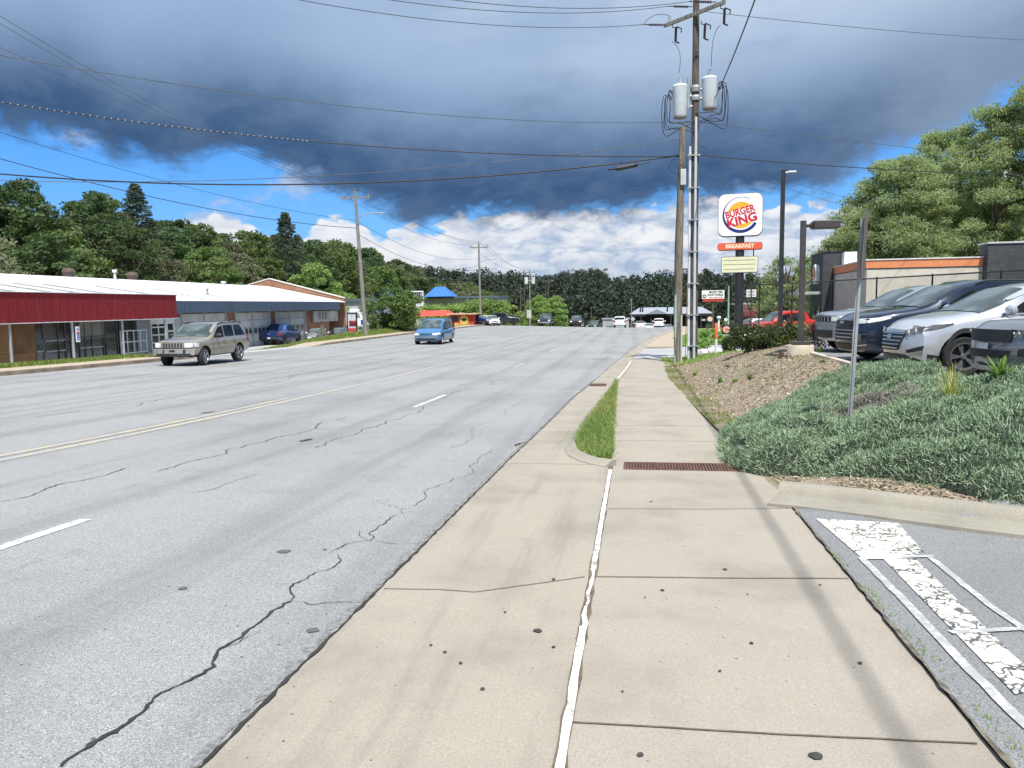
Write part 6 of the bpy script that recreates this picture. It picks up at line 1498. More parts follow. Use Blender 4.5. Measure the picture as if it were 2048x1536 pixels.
# white stones by the driveway
x, y, z = on_ground(1428, 35.5)
for i, (dx, dy, s_) in enumerate(((-.5, 0, .34), (.1, .2, .42), (.6, -.1, .3), (.25, -.35, .22))):
    g = MB(); bm = bmesh.new(); bmesh.ops.create_icosphere(bm, subdivisions=2, radius=s_)
    for v in bm.verts: v.co *= 1 + .22 * math.sin(v.co.x * 13 + i) * math.cos(v.co.y * 11 - i) ; v.co.z *= .55
    me = bpy.data.meshes.new('stone'); bm.to_mesh(me); bm.free(); me.materials.append(mat('pale_stone', (.48, .46, .45), .9, var=.25, scale=5)); o = bpy.data.objects.new('stone', me); COL.objects.link(o); o.location = (x + dx, y + dy, z + .08); tag(o, ('left-hand pale stone', 'largest pale stone', 'right-hand pale stone', 'smallest pale stone')[i] + ' beside the yellow-green bush by the driveway', 'stone', 'pale stones by the driveway')
# galvanised sign post seen edge on
x, y = XY(1706.5, 9.3); zb = .02; h_ = Wp(1726, 425, 9.3).z - zb; lean_ = Wp(1722, 440, 9.3).x - x
t = thing('sign_post', 'leaning galvanised post with a road sign seen edge-on in the lavender', 'sign', (x, y, zb), R(0))
g = MB(); tp = Vector((.10, .05, h_ - .08)); 
for a, b_, w_ in (((-.022, 0), (.0, .014), .006),): pass
prof = [(-.028, .012), (-.014, .012), (-.010, -.014), (.010, -.014), (.014, .012), (.028, .012), (.028, .016), (.012, .016), (.008, -.010), (-.008, -.010), (-.012, .016), (-.028, .016)]
n_ = len(prof); g.add([(a, b_, 0) for a, b_ in prof] + [(a + tp.x, b_ + tp.y, tp.z) for a, b_ in prof], [(i, (i + 1) % n_, n_ + (i + 1) % n_, n_ + i) for i in range(n_)] + [tuple(range(n_, 2 * n_))]); g.build('post', M_galv, t)
g = MB(); vd = Vector((x, y, 0)).normalized(); k0, k1 = .72, 1.04
A0 = Vector((tp.x * k0, tp.y * k0, tp.z * k0)); A1 = Vector((tp.x * k1, tp.y * k1, tp.z * k1)); nrm = Vector((vd.y, -vd.x, 0)); dirn = (vd + nrm * .075).normalized()
thk = Vector((dirn.y, -dirn.x, 0)) * .0035; of = nrm * .034
P4 = [A0 + of - dirn * .23, A0 + of + dirn * .23, A1 + of + dirn * .23, A1 + of - dirn * .23]
g.add([p - thk for p in P4] + [p + thk for p in P4], [(0, 1, 2, 3), (7, 6, 5, 4), (0, 4, 5, 1), (1, 5, 6, 2), (2, 6, 7, 3), (3, 7, 4, 0)]); g.build('sign_plate', mat('plate_brown', (.17, .13, .12), .55, .2, dirt=(.3, .2, .15)), t)
# brown square parking lot lamp
x, y, z = on_ground(1603, 19.8); zc = Wp(1603, 700, 19.8).z
M_brz = mat('bronze_paint', (.062, .052, .048), .45, var=.15)
t = thing('parking_lot_lamp', 'square bronze lamp post with a shoebox head on a concrete base', 'lamp post', (x, y, z - .05))
zt_ = Wp(1606, 443, 19.8).z - z + .05; zb_ = Wp(1600, 690, 19.8).z - z + .05
g = MB(); g.lathe([(0, zb_), (.31, zb_), (.33, zb_ - .03), (.33, -.3), (0, -.3)], (0, 0, 0), 'Z', 28); g.build('base', mat('lamp_base_concrete', (.50, .45, .36), .9, var=.15, scale=5, dirt=(.3, .25, .18)), t, smooth='auto')
g = MB(); g.box((0, 0, zb_ + .05), (.42, .42, .10)); g.build('base_cover', M_brz, t, bevel=.01)
g = MB(); g.b2(-.065, .065, -.065, .065, zb_ + .1, zt_); g.build('post', M_brz, t, bevel=.008)
g = MB(); g.tube([(.065, 0, zt_ - .13), (.17, 0, zt_ - .13)], .045, 10); g.build('arm', M_brz, t); g = MB(); g.b2(.17, .22, -.12, .12, zt_ - .20, zt_ - .06); g.b2(.22, .86, -.2, .2, zt_ - .22, zt_ - .02); g.build('lamp_head', M_brz, t, bevel=.02)
# small stake tap in the mulch
x, y, z = on_ground(1565, 17.2); t = thing('garden_tap', 'thin stake with a small brown tap standing in the mulch bank', 'tap', (x, y, z)); g = MB(); g.cyl((0, 0, -.1), (0, 0, .42), .012, .012, 8); g.build('stake', M_polef, t); g = MB(); g.box((0, 0, .47), (.09, .05, .1)); g.tube([(.03, 0, .45), (.1, 0, .45), (.12, 0, .38)], .02, 6); g.build('tap', mat('tap_brown', (.10, .05, .04), .5), t)
# tall black light pole
x, y, z = on_ground(1561, 40); h_ = Wp(1562, 345, 40).z - z; t = thing('light_pole', 'tall slim black light pole with a small white lamp at its top', 'lamp post', (x, y, z)); g = MB(); g.b2(-.10, .10, -.10, .10, -.2, h_); g.build('pole', M_black, t); g = MB(); g.b2(.1, .25, -.04, .04, h_ - .14, h_ - .08); g.b2(.25, .62, -.14, .14, h_ - .12, h_ - .06); g.build('lamp_head', M_face, t)
# chain link fence
m_, q, bs, co = newmat('chain_link'); sx = q.n('ShaderNodeSeparateXYZ'); q.l(co, sx.inputs[0])
u1 = q.m('FRACT', q.m('MULTIPLY', q.m('ADD', sx.outputs[0], sx.outputs[2]), 11.)); u2 = q.m('FRACT', q.m('MULTIPLY', q.m('SUBTRACT', sx.outputs[0], sx.outputs[2]), 11.))
al = q.m('MAXIMUM', q.m('LESS_THAN', u1, .085), q.m('LESS_THAN', u2, .085)); tb = q.n('ShaderNodeBsdfTransparent'); mxs = q.n('ShaderNodeMixShader'); q.l(al, mxs.inputs[0]); q.l(tb.outputs[0], mxs.inputs[1]); q.l(bs.outputs[0], mxs.inputs[2]); q.l(mxs.outputs[0], m_.node_tree.nodes['Material Output'].inputs[0]); bs.inputs['Base Color'].default_value = (.03, .032, .035, 1)
M_chain = m_
f0, f1 = Vector((5.9, 49.0, 0)), Vector((15.4, 24.0, 0)); d = f1 - f0; Lf = d.length
t = thing('chain_link_fence', 'black chain-link fence with a top rail between the parked cars and the restaurant', 'fence', (f0.x, f0.y, 0), math.atan2(d.y, d.x))
ft = lambda s_: 2.46
fz = lambda s_: H(*(f0 + d * (s_ / Lf)).to_2d())
g = MB(); g.tube([(0, 0, 2.5), (Lf, 0, 2.5)], .03, 8); g.build('top_rail', M_black, t)
g = MB(); g.quad(*[(0, 0, fz(0)), (Lf, 0, fz(Lf)), (Lf, 0, 2.48), (0, 0, 2.48)]); g.build('mesh', M_chain, t, rec=False)
for i in range(9): s_ = Lf * i / 8; g = MB(); g.tube([(s_, .04, fz(s_) - .2), (s_, .04, 2.56)], .035, 8); g.build('post', M_black, t)
# signs and boulder on the left verge
def frame_sign(px, z, y0, y1, w_, label, build):
    x, y = XY(px, z); zg = H(x, y); zt_ = Wp(px, y0, z).z - zg; zb_ = Wp(px, y1, z).z - zg; t = thing('road_side_sign', label, 'sign', (x, y, zg)); build(t, w_, zb_, zt_); return t
def b1(t, w_, zb_, zt_):
    g_ = MB(); g_.b2(-w_ / 2, -w_ / 2 + .1, -.08, .08, -.3, zt_); g_.b2(w_ / 2 - .1, w_ / 2, -.08, .08, -.3, zt_); g_.b2(-w_ / 2 + .1, w_ / 2 - .1, -.08, .08, zt_ - .1, zt_); g_.build('frame', M_black, t)
    g_ = MB(); g_.b2(-w_ / 2 + .1, w_ / 2 - .1, -.04, .04, zb_, zt_ - .1); g_.build('panel', mat('panel_pale', (.55, .57, .58), .5, var=.1), t)
    g_ = MB(); h_ = zt_ - zb_; g_.b2(-w_ / 2 + .2, w_ / 2 - .12, -.06, -.045, zb_ + h_ * .30, zb_ + h_ * .58); g_.b2(-w_ / 2 + .12, w_ / 2 - .12, -.06, -.045, zb_ + .02, zb_ + h_ * .2); g_.build('red_graphic', mat('graphic_red', (.45, .05, .06), .5, var=.3, scale=5), t)
frame_sign(703, 70, 625, 664, .95, 'narrow black-framed pylon sign with a red picture on white', b1)
def b2_(t, w_, zb_, zt_):
    g_ = MB(); g_.b2(-w_ / 2, w_ / 2, -.1, .1, zb_, zt_); g_.build('panel', M_face, t)
    for s_ in (-1, 1): g_ = MB(); g_.b2(s_ * (w_ / 2 - .1) - .05, s_ * (w_ / 2 - .1) + .05, -.05, .05, -.3, zb_); g_.build('post', M_galv, t)
    h_ = zt_ - zb_; g_ = MB(); g_.b2(w_ * .3, w_ / 2 - .02, -.115, -.101, zb_ + .08, zb_ + h_ * .32); g_.build('blue_patch', mat('patch_blue', (.02, .06, .35), .5), t)
    g_ = MB(); 
    for a, b_, c_, dd_ in ((-.2, .2, .62, .72), (.05, .25, .45, .62), (-.15, .1, .50, .56), (-.05, .12, .74, .82)): g_.b2(a * w_, b_ * w_, -.115, -.101, zb_ + h_ * c_, zb_ + h_ * dd_)
    g_.build('grey_figure', mat('figure_grey', (.35, .36, .40), .5, var=.2), t)
frame_sign(713, 78, 617, 651, 1.45, 'square white sign with a faded grey figure and a blue corner', b2_)
def b3(t, w_, zb_, zt_):
    h_ = zt_ - zb_; g_ = MB(); fw = .12
    g_.b2(-w_ / 2, w_ / 2, -.2, .2, zt_ - fw, zt_); g_.b2(-w_ / 2, w_ / 2, -.2, .2, zb_, zb_ + fw); g_.b2(-w_ / 2, -w_ / 2 + fw, -.2, .2, zb_ + fw, zt_ - fw); g_.b2(w_ / 2 - fw, w_ / 2, -.2, .2, zb_ + fw, zt_ - fw); g_.build('frame', M_face, t)
    g_ = MB(); g_.b2(-w_ / 2 + fw, w_ / 2 - fw, .1, .18, zb_ + fw, zt_ - fw); g_.build('back', mat('cabinet_dark', (.09, .085, .08), .8, var=.4, scale=3), t)
    for k_ in range(9):
        if k_ == 4: continue
        xx = lerp(-w_ / 2 + .28, w_ / 2 - .28, k_ / 8); g_ = MB(); g_.cyl((xx, -.03, zb_ + fw), (xx, -.03, zt_ - fw - (.4 if k_ == 2 else 0)), .042, .042, 10); g_.build('tube', M_face, t)
    g_ = MB(); g_.b2(-w_ / 2 + fw, w_ / 2 - fw, -.06, .0, zb_ + h_ * .48, zb_ + h_ * .54); g_.build('cross_bar', M_face, t)
    g_ = MB(); g_.b2(-.14, .14, -.12, .12, -.3, zb_); g_.b2(-.14, .14, -.08, .09, zb_ + fw, zt_ - fw); g_.build('post', mat('sign_post_green', (.10, .12, .10), .7), t)
frame_sign(826, 84, 582, 612, 2.4, 'empty white sign cabinet with bare lamp tubes on a single post', b3)
x, y = XY(646, 65); z = H(x, y); bm = bmesh.new(); bmesh.ops.create_icosphere(bm, subdivisions=4, radius=1)
rk = random.Random(5); pl_ = [(Vector((rk.uniform(-1, 1), rk.uniform(-1, 1), rk.uniform(-.1, .9))).normalized(), rk.uniform(.5, .75)) for _ in range(16)]
for v in bm.verts:
    for nn, dd_ in pl_:
        ex = v.co.dot(nn) - dd_
        if ex > 0: v.co -= nn * ex
    tz = max(0, v.co.z); v.co.x *= 1.3 * (1 - .45 * tz); v.co.y *= 1. * (1 - .45 * tz); v.co.z *= 1.9
me = bpy.data.meshes.new('boulder'); bm.to_mesh(me); bm.free(); me.materials.append(mat('boulder_grey', (.085, .082, .072), .95, var=.35, scale=3, bump=.8, bscale=8)); o = bpy.data.objects.new('boulder', me); COL.objects.link(o); o.location = (x, y, z + .1); tag(o, 'pointed dark grey boulder standing in front of the pale sedan', 'boulder')
# ------------------------------------------------------------------ vehicles
def carpaint(name, base, metal=.5, rough=.32):
    if name in MATS: return MATS[name]
    m_, q, bs, co = newmat(name)
    fl = q.noise(co, 400., 2, .8); n_ = q.noise(co, 1.3, 5, .6)
    c_ = q.mix(q.mapr(fl, .4, .6), tuple(x * .86 for x in base), tuple(min(1, x * 1.12) for x in base))
    sx = q.n('ShaderNodeSeparateXYZ'); q.l(co, sx.inputs[0])
    dirt = q.m('MULTIPLY', q.mapr(sx.outputs[2], .75, .25), q.mapr(n_, .4, .65)); c_ = q.mix(q.m('MULTIPLY', dirt, .4), c_, (.16, .14, .12))
    q.l(c_, bs.inputs['Base Color']); bs.inputs['Roughness'].default_value = rough; bs.inputs['Metallic'].default_value = metal
    bs.inputs['Coat Weight'].default_value = .9; bs.inputs['Coat Roughness'].default_value = .05
    return m_
def glassmat(name, base, rough=.03):
    m_, q, bs, co = newmat(name)
    sx = q.n('ShaderNodeSeparateXYZ'); q.l(co, sx.inputs[0])
    q.l(q.mix(q.mapr(q.noise(co, 1.7, 4, .6), .4, .65), base, tuple(x * 2.2 + .01 for x in base)), bs.inputs['Base Color'])
    bs.inputs['Roughness'].default_value = rough; bs.inputs['Specular IOR Level'].default_value = .32
    return m_
M_cg = glassmat('car_glass_dark', (.010, .012, .014)); M_cg.node_tree.nodes['Principled BSDF'].inputs['IOR'].default_value = 1.22; M_cgl = glassmat('windshield_glass', (.05, .065, .065))
M_tyre = mat('tyre_rubber', (.022, .022, .023), .85, var=.25, scale=12); M_rim = mat('alloy_silver', (.50, .51, .53), .3, .85, var=.05); M_rimd = mat('rim_dark', (.035, .035, .038), .5, .3)
M_plas = mat('black_plastic', (.024, .024, .026), .6, var=.2); M_chr = mat('chrome', (.62, .62, .63), .32, .9, var=.03)
M_hl = glassmat('headlight_lens', (.45, .46, .44), .05); M_hld = glassmat('headlight_inner', (.09, .09, .09), .08); M_tl = mat('taillight_red', (.35, .01, .012), .15, var=.15, scale=8, coat=.8); M_plate = mat('plate_white', (.62, .64, .66), .5)
M_amb = mat('amber_lens', (.55, .17, .03), .2)
def ev(c_, s_):
    return sum(pl(c_, s_ + d) for d in (-.08, -.04, 0, .04, .08)) / 5
class Car:
    def __init__(s, sp): s.__dict__.update(sp); s.L = sp['L']
    def sec(s, x):
        w = ev(s.wid, x); zb = ev(s.bot, x); belt = ev(s.belt, x); top = max(ev(s.top, x), belt + .02); rin = s.rin
        g_ = top - belt; t = max(0, min(1, (g_ - .12) / .32))
        lo = [(0, zb), (w - .16, zb), (w - .05, zb + .05), (w - .012, zb + .17), (w, zb + (belt - zb) * .50), (w - .006, zb + (belt - zb) * .72), (w - .012, belt - .07), (w - .04, belt)]
        hood = [(w - .075, belt + .45 * g_), (w - .15, belt + .8 * g_), (w - .3, belt + .95 * g_), (w * .4, top), (0, top + .012)]
        cab = [(w - .04 - (rin - .04) * .5, belt + .5 * (g_ - .06)), (w - rin, top - .075), (w - rin - .07, top - .02), (w * .45, top + .012), (0, top + .02)]
        return lo + [(lerp(a[0], b_[0], t), lerp(a[1], b_[1], t)) for a, b_ in zip(hood, cab)]
    def dx(s, x, y, z):
        w = s.W / 2; f = max(0, 1 - x / .9) ** 1.3; r = max(0, 1 - (s.L - x) / .6) ** 1.3
        k_ = min(1.15, abs(y) / w) ** 2.3
        ff = -(s.bow * k_ + s.rake * max(0, z - s.zn) + s.under * max(0, s.zu - z)) * f
        rr = (s.bowr * k_ + s.raker * max(0, z - s.znr) + .12 * max(0, .5 - z)) * r
        return ff + rr
    def pt(s, x, y, z): return (s.L / 2 - x + s.dx(x, y, z), y, z)
    def hw(s, x, z):
        S = s.sec(x)[2:]
        for (a, b_), (c_, d) in zip(S, S[1:]):
            if b_ <= z <= d and d > b_: return lerp(a, c_, (z - b_) / (d - b_))
        return S[0][0] if z < S[0][1] else S[-3][0]
    def zt(s, x, y):
        S = s.sec(x)[8:]; y = abs(y)
        for (a, b_), (c_, d) in zip(S, S[1:]):
            if c_ <= y <= a: return lerp(b_, d, (a - y) / max(1e-6, a - c_))
        return S[0][1]
    def body(s, step):
        n_ = int(s.L / step); xs = [s.L * i / n_ for i in range(n_ + 1)]; g_ = MB(); rings = []
        for x in xs:
            S = s.sec(x); full = S + [(-a, b_) for a, b_ in S[-2:0:-1]]; rings.append([s.pt(x, a, b_) for a, b_ in full])
        m = len(rings[0]); vs = [v for r_ in rings for v in r_]; fs = []
        for i in range(len(rings) - 1):
            for k_ in range(m): fs.append((i * m + k_, (i + 1) * m + k_, (i + 1) * m + (k_ + 1) % m, i * m + (k_ + 1) % m))
        for end, x in ((0, 0), (len(rings) - 1, s.L)):
            S = s.sec(x); full = S + [(-a, b_) for a, b_ in S[-2:0:-1]]; zc = (S[0][1] + S[-1][1]) / 2; prev = [end * m + k_ for k_ in range(m)]
            for f in (.8, .55, .28):
                cur = []
                for a, b_ in full:
                    a2, b2 = a * f, zc + (b_ - zc) * f; vs.append(s.pt(x, a2, b2)); cur.append(len(vs) - 1)
                for k_ in range(m): fs.append((prev[k_], prev[(k_ + 1) % m], cur[(k_ + 1) % m], cur[k_]))
                prev = cur
            vs.append(s.pt(x, 0, zc)); c_ = len(vs) - 1
            for k_ in range(m): fs.append((prev[k_], prev[(k_ + 1) % m], c_))
        g_.add(vs, fs); return g_
    def nose(s, y, z, off=.012, rear=False):
        x = 0 if not rear else s.L; p = s.pt(x, y, z); return (p[0] + (off if not rear else -off), p[1], p[2])
    def npatch(s, q4, off=.012, rear=False, nx=8, nz=3, mirror=False):
        """four corners (y,z): ll, lr, ur, ul"""
        g_ = MB()
        for sg in ((1, -1) if mirror else (1,)):
            g_.grid([[s.nose(sg * lerp(lerp(q4[0][0], q4[1][0], i / nx), lerp(q4[3][0], q4[2][0], i / nx), j / nz), lerp(lerp(q4[0][1], q4[1][1], i / nx), lerp(q4[3][1], q4[2][1], i / nx), j / nz), off, rear) for i in range(nx + 1)] for j in range(nz + 1)])
        return g_
    def sstrip(s, x0, x1, lo, hi, off=.012, n=10, sides=(1, -1), nz=3):
        g_ = MB(); lo_ = lo if callable(lo) else (lambda x: pl(lo, x) if isinstance(lo, list) else lo); hi_ = hi if callable(hi) else (lambda x: pl(hi, x) if isinstance(hi, list) else hi)
        for sd_ in sides:
            rows = []
            for i in range(n + 1):
                x = lerp(x0, x1, i / n); a, b_ = lo_(x), max(hi_(x), lo_(x) + .002)
                rows.append([(lambda z: (lambda p: (p[0], sd_ * p[1], p[2]))(s.pt(x, s.hw(x, z) + off, z)))(lerp(a, b_, j / nz)) for j in range(nz + 1)])
            g_.grid(rows)
        return g_
    def tstrip(s, x0, x1, ye, off=.012, n=8, m=10):
        g_ = MB(); rows = []
        for i in range(n + 1):
            x = lerp(x0, x1, i / n); yy = ye(x) if callable(ye) else ye; r_ = []
            for j in range(m + 1):
                y = lerp(-yy, yy, j / m); r_.append((s.pt(x, y, s.zt(x, y))[0] + off * s.sgn, y, s.zt(x, y) + off))
            rows.append(r_)
        g_.grid(rows); return g_
def wheel_mb(r, w, spokes, style):
    ty = MB(); ty.lathe([(r * .68, -w / 2 + .01), (r * .9, -w / 2), (r * .985, -w / 2 + .03), (r, -w / 2 + .06), (r, w / 2 - .06), (r * .985, w / 2 - .03), (r * .9, w / 2), (r * .68, w / 2 - .01), (r * .66, 0)], (0, 0, 0), 'Y', 36, True)
    rm = MB(); rr = r * .68; rm.lathe([(rr * 1.02, w / 2 - .004), (rr * .93, w / 2 - .005), (rr * .90, w / 2 - .05), (rr * .9, 0), (rr * 1.02, 0)], (0, 0, 0), 'Y', 36, True)
    rm.lathe([(0, w / 2 - .015), (rr * .17, w / 2 - .015), (rr * .2, w / 2 - .05), (0, w / 2 - .05)], (0, 0, 0), 'Y', 16)
    for k_ in range(spokes):
        a = 2 * math.pi * k_ / spokes
        subs = ((-.13, .055), (.13, .055)) if style == 2 else ((0, .10 if style == 1 else .085),)
        for da, ww in subs:
            c0, c1 = Vector((math.cos(a) * rr * .12, 0, math.sin(a) * rr * .12)), Vector((math.cos(a + da) * rr * .96, 0, math.sin(a + da) * rr * .96))
            d = (c1 - c0).normalized(); n_ = Vector((-d.z, 0, d.x)); w0, w1 = ww * rr * .9, ww * rr * (2.0 if style == 1 else 1.3)
            yo = w / 2 - .02
            rm.add([(c0 - n_ * w0) + Vector((0, yo - .02, 0)), (c0 + n_ * w0) + Vector((0, yo - .02, 0)), (c1 + n_ * w1) + Vector((0, yo, 0)), (c1 - n_ * w1) + Vector((0, yo, 0)), (c0 - n_ * w0) + Vector((0, yo - .06, 0)), (c0 + n_ * w0) + Vector((0, yo - .06, 0)), (c1 + n_ * w1) + Vector((0, yo - .05, 0)), (c1 - n_ * w1) + Vector((0, yo - .05, 0))], [(0, 1, 2, 3), (0, 4, 5, 1), (1, 5, 6, 2), (2, 6, 7, 3), (3, 7, 4, 0)])
    bk = MB(); bk.lathe([(0, w / 2 - .10), (rr * .9, w / 2 - .10)], (0, 0, 0), 'Y', 28)
    return ty, rm, bk
def build_car(name, label, sp, paint_, loc, head, group=None, cat='car', step=.11, z=None, pitch=None):
    c_ = Car(sp); x, y = loc; zz = H(x, y) if z is None else z
    t = thing(name, label, cat, (x, y, zz), head, group)
    if pitch: t.rotation_euler = (0, pitch, head)
    bo = c_.body(step).build('body', [paint_, M_plas], t, smooth='auto')
    # wheel arches
    cut = MB()
    for wx in sp['wheels']:
        for sg in (-1, 1):
            cut.cyl((c_.L / 2 - wx, sg * (c_.W / 2 - .30), sp['r'] + .01), (c_.L / 2 - wx, sg * (c_.W / 2 + .3), sp['r'] + .01), sp['r'] * 1.15, n=32)
    if 'bed' in sp:
        a, b_, z0 = sp['bed']; cut.b2(c_.L / 2 - a, c_.L / 2 - b_, -(c_.W / 2 - .13), c_.W / 2 - .13, z0, 3)
    co_ = cut.build('cutter', M_plas); co_.matrix_world = Matrix()
    bo2 = bpy.data.objects.new('tmp', bo.data); COL.objects.link(bo2); md = bo2.modifiers.new('b', 'BOOLEAN'); md.operation = 'DIFFERENCE'; md.object = co_; md.solver = 'EXACT'
    dg = bpy.context.evaluated_depsgraph_get(); me = bpy.data.meshes.new_from_object(bo2.evaluated_get(dg))
    if len(me.polygons) > 50:
        bo.data = me
        for p in me.polygons:
            ce = p.center
            for wx in sp['wheels']:
                if abs(math.hypot(ce.x - (c_.L / 2 - wx), ce.z - sp['r'] - .01) - sp['r'] * 1.15) < .02 and abs(ce.y) > c_.W / 2 - .32 and abs(p.normal.y) < .5: p.material_index = 1
            if abs(ce.y) < c_.W / 2 - .28 and ce.z < .6 and abs(p.normal.y) > .9: p.material_index = 1
            if ce.z < sp.get('clad', .0) and (abs(p.normal.z) < .95): p.material_index = 1
            if p.normal.z < -.8 and ce.z < .5: p.material_index = 1
            if 'bed' in sp and ce.z > .5 and sp['bed'][0] < c_.L / 2 - ce.x < sp['bed'][1] + .01 and abs(ce.y) < c_.W / 2 - .12 and ce.z < pl(sp['top'], sp['bed'][1] - .3) - .02: p.material_index = 1
        me.shade_smooth()
        bm = bmesh.new(); bm.from_mesh(me)
        for e in bm.edges:
            if len(e.link_faces) == 2 and e.calc_face_angle(0) > R(32): e.smooth = False
        bm.to_mesh(me); bm.free()
    bpy.data.objects.remove(bo2); bpy.data.objects.remove(co_)
    # glass
    def gp(nm, g_, m__, par=t, **k): o = g_.build(nm, m__, par, smooth=True, rec=k.get('rec', True)); return o
    a, b_ = sp['wind']; c_.sgn = 1
    gp('windshield', c_.tstrip(a, b_, lambda x: c_.sec(x)[9][0] + .01 if x > (a + b_) / 2 else lerp(c_.sec(a)[9][0] + .02, c_.sec(b_)[9][0] + .01, (x - a) / (b_ - a)), .012), M_cgl)
    if 'rear' in sp:
        a, b_ = sp['rear']; c_.sgn = -1; gp('rear_window', c_.tstrip(a, b_, lambda x: min(c_.sec(x)[9][0], c_.W / 2 - sp['rin'] - .03) + .0, .012), M_cg)
    for (x0, x1, lo, hi) in sp['side']:
        for sg in (1, -1): gp('side_window', c_.sstrip(x0, x1, lo, hi, .012, 12, (sg,)), M_cg)
    det = sp.get('detail', True)
    # window surround, door gaps, mouldings
    if det:
        g_ = MB()
        for xg in sp['gaps']:
            zt_ = pl(sp['belt'], xg) - .03; q_ = c_.sstrip(xg - .006, xg + .006, sp.get('zsill', .38), zt_, .004, 1, (1, -1), 10); g_.add(q_.v, q_.f)
        q_ = c_.sstrip(sp['gaps'][0], sp['gaps'][-1], sp.get('zsill', .38) - .006, sp.get('zsill', .38) + .006, .004, 14); g_.add(q_.v, q_.f)
        g_.build('door_gap', M_plas, t)
        if 'chrome' in sp:
            x0, x1, f = sp['chrome']; gp('window_trim', c_.sstrip(x0, x1, lambda x: f(x), lambda x: f(x) + .022, .016, 24), M_chr)
        if 'mould' in sp: gp('side_moulding', c_.sstrip(sp['gaps'][0] - .1, sp['gaps'][-1] + .1, sp['mould'], sp['mould'] + .09, .016, 16), sp.get('mouldm') or M_plas)
        for xg in sp['handles']:
            for sg in (1, -1):
                zz_ = pl(sp['belt'], xg) - .11; p = c_.pt(xg, c_.hw(xg, zz_), zz_); g_ = MB(); g_.box((p[0], sg * (p[1] + .022), zz_), (.2, .022, .035)); g_.build('door_handle', sp.get('handlem') or paint_, t, bevel=.008)
        if 'rails' in sp:
            x0, x1 = sp['rails']
            for sg in (1, -1):
                g_ = MB(); pts = []
                for i in range(13):
                    x = lerp(x0, x1, i / 12); yy = c_.sec(x)[9][0] - .02; zz_ = c_.zt(x, yy) + (.045 if 0 < i < 12 else .0); pts.append((c_.L / 2 - x, sg * yy, zz_))
                g_.tube(pts, .018, 8)
                for i in (1, 11): g_.tube([pts[i], (pts[i][0], pts[i][1], pts[i][2] - .06)], .018, 6)
                g_.build('roof_rail', sp.get('railm') or M_plas, t, smooth=True)
            if sp.get('bars'):
                for x in (lerp(x0, x1, .3), lerp(x0, x1, .7)):
                    yy = c_.sec(x)[9][0] - .02; g_ = MB(); g_.box((c_.L / 2 - x, 0, c_.zt(x, yy) + .06), (.06, 2 * yy, .02)); g_.build('roof_bar', M_plas, t)
    for sg in (1, -1):
        xm = sp['wind'][0] + sp.get('mx', .42); zm = pl(sp['belt'], xm) + .09; yb = c_.hw(xm, zm); g_ = MB(); bm_ = [(-.09, .02), (-.07, .0), (.06, .0), (.10, .05)]
        g_.lathe([(0, -.13), (.07, -.12), (.105, -.04), (.10, .06), (.06, .12), (0, .13)], (0, 0, 0), 'Y', 14); g_.v = [(a * .75 + c_.L / 2 - xm, sg * (yb + .19) + b_, c2 * .95 + zm + .02) for a, b_, c2 in g_.v]
        g_.tube([(c_.L / 2 - xm, sg * (yb - .02), zm - .04), (c_.L / 2 - xm, sg * (yb + .12), zm)], .028, 8)
        g_.build('mirror', sp.get('mirm') or paint_, t, smooth='auto')
    # lights
    for sg in (1, -1):
        g_ = MB()
        for q4 in sp['head']: q_ = c_.npatch([(sg * a, b_) for a, b_ in q4], .014); g_.add(q_.v, q_.f)
        if 'headside' in sp: x0, x1, lo, hi = sp['headside']; q_ = c_.sstrip(x0, x1, lo, hi, .014, 6, (sg,)); g_.add(q_.v, q_.f)
        hl = gp('headlight', g_, sp.get('hlm') or M_hl)
        for (yy, zz_, rr) in sp.get('lens', []):
            p = c_.nose(sg * yy, zz_, .02); g_ = MB(); g_.lathe([(0, .012), (rr * .7, .008), (rr, 0)], (0, 0, 0), 'X', 16); g_.v = [(a + p[0], b_ + p[1], c2 + p[2]) for a, b_, c2 in g_.v]; gp('lamp', g_, M_hl if sp.get('hlm') else M_chr, hl)
        g_ = MB()
        if 'tail' in sp:
            q_ = c_.npatch([(sg * a, b_) for a, b_ in sp['tail']], .014, True); g_.add(q_.v, q_.f)
            x0, x1, z0, z1 = sp['tailside']; q_ = c_.sstrip(x0, x1, z0, z1, .014, 4, (sg,)); g_.add(q_.v, q_.f); gp('taillight', g_, M_tl)
    for nm, q4, m__, off in sp.get('nosep', []): gp(nm, c_.npatch(q4, off, False, 12, 4), m__ or paint_)
    for nm, q4, m__, off in sp.get('nosem', []):
        for sg in (1, -1): gp(nm, c_.npatch([(sg * a, b_) for a, b_ in q4], off, False, 6, 2), m__ or paint_)
    for nm, q4, m__, off in sp.get('rearp', []): gp(nm, c_.npatch(q4, off, True, 10, 3), m__ or paint_)
    for nm, ys_, z0, z1, w_, m__, off in sp.get('vbars', []):
        g_ = MB()
        for yy in ys_: q_ = c_.npatch([(yy - w_ / 2, z0), (yy + w_ / 2, z0), (yy + w_ / 2, z1), (yy - w_ / 2, z1)], off, False, 1, 4); g_.add(q_.v, q_.f)
        gp(nm, g_, m__ or paint_)
    for nm, zs, y0, y1, w_, m__, off in sp.get('hbars', []):
        g_ = MB()
        for z0 in zs: yy = y0 + (y1 - y0) * (z0 - min(zs)) / max(1e-6, max(zs) - min(zs)); q_ = c_.npatch([(-yy, z0 - w_ / 2), (yy, z0 - w_ / 2), (yy, z0 + w_ / 2), (-yy, z0 + w_ / 2)], off, False, 14, 1); g_.add(q_.v, q_.f)
        gp(nm, g_, m__)
    ty, rm, bk = wheel_mb(sp['r'], sp.get('tw', .235), sp.get('spokes', 5), sp.get('sty', 1))
    tme = rme = bme = None
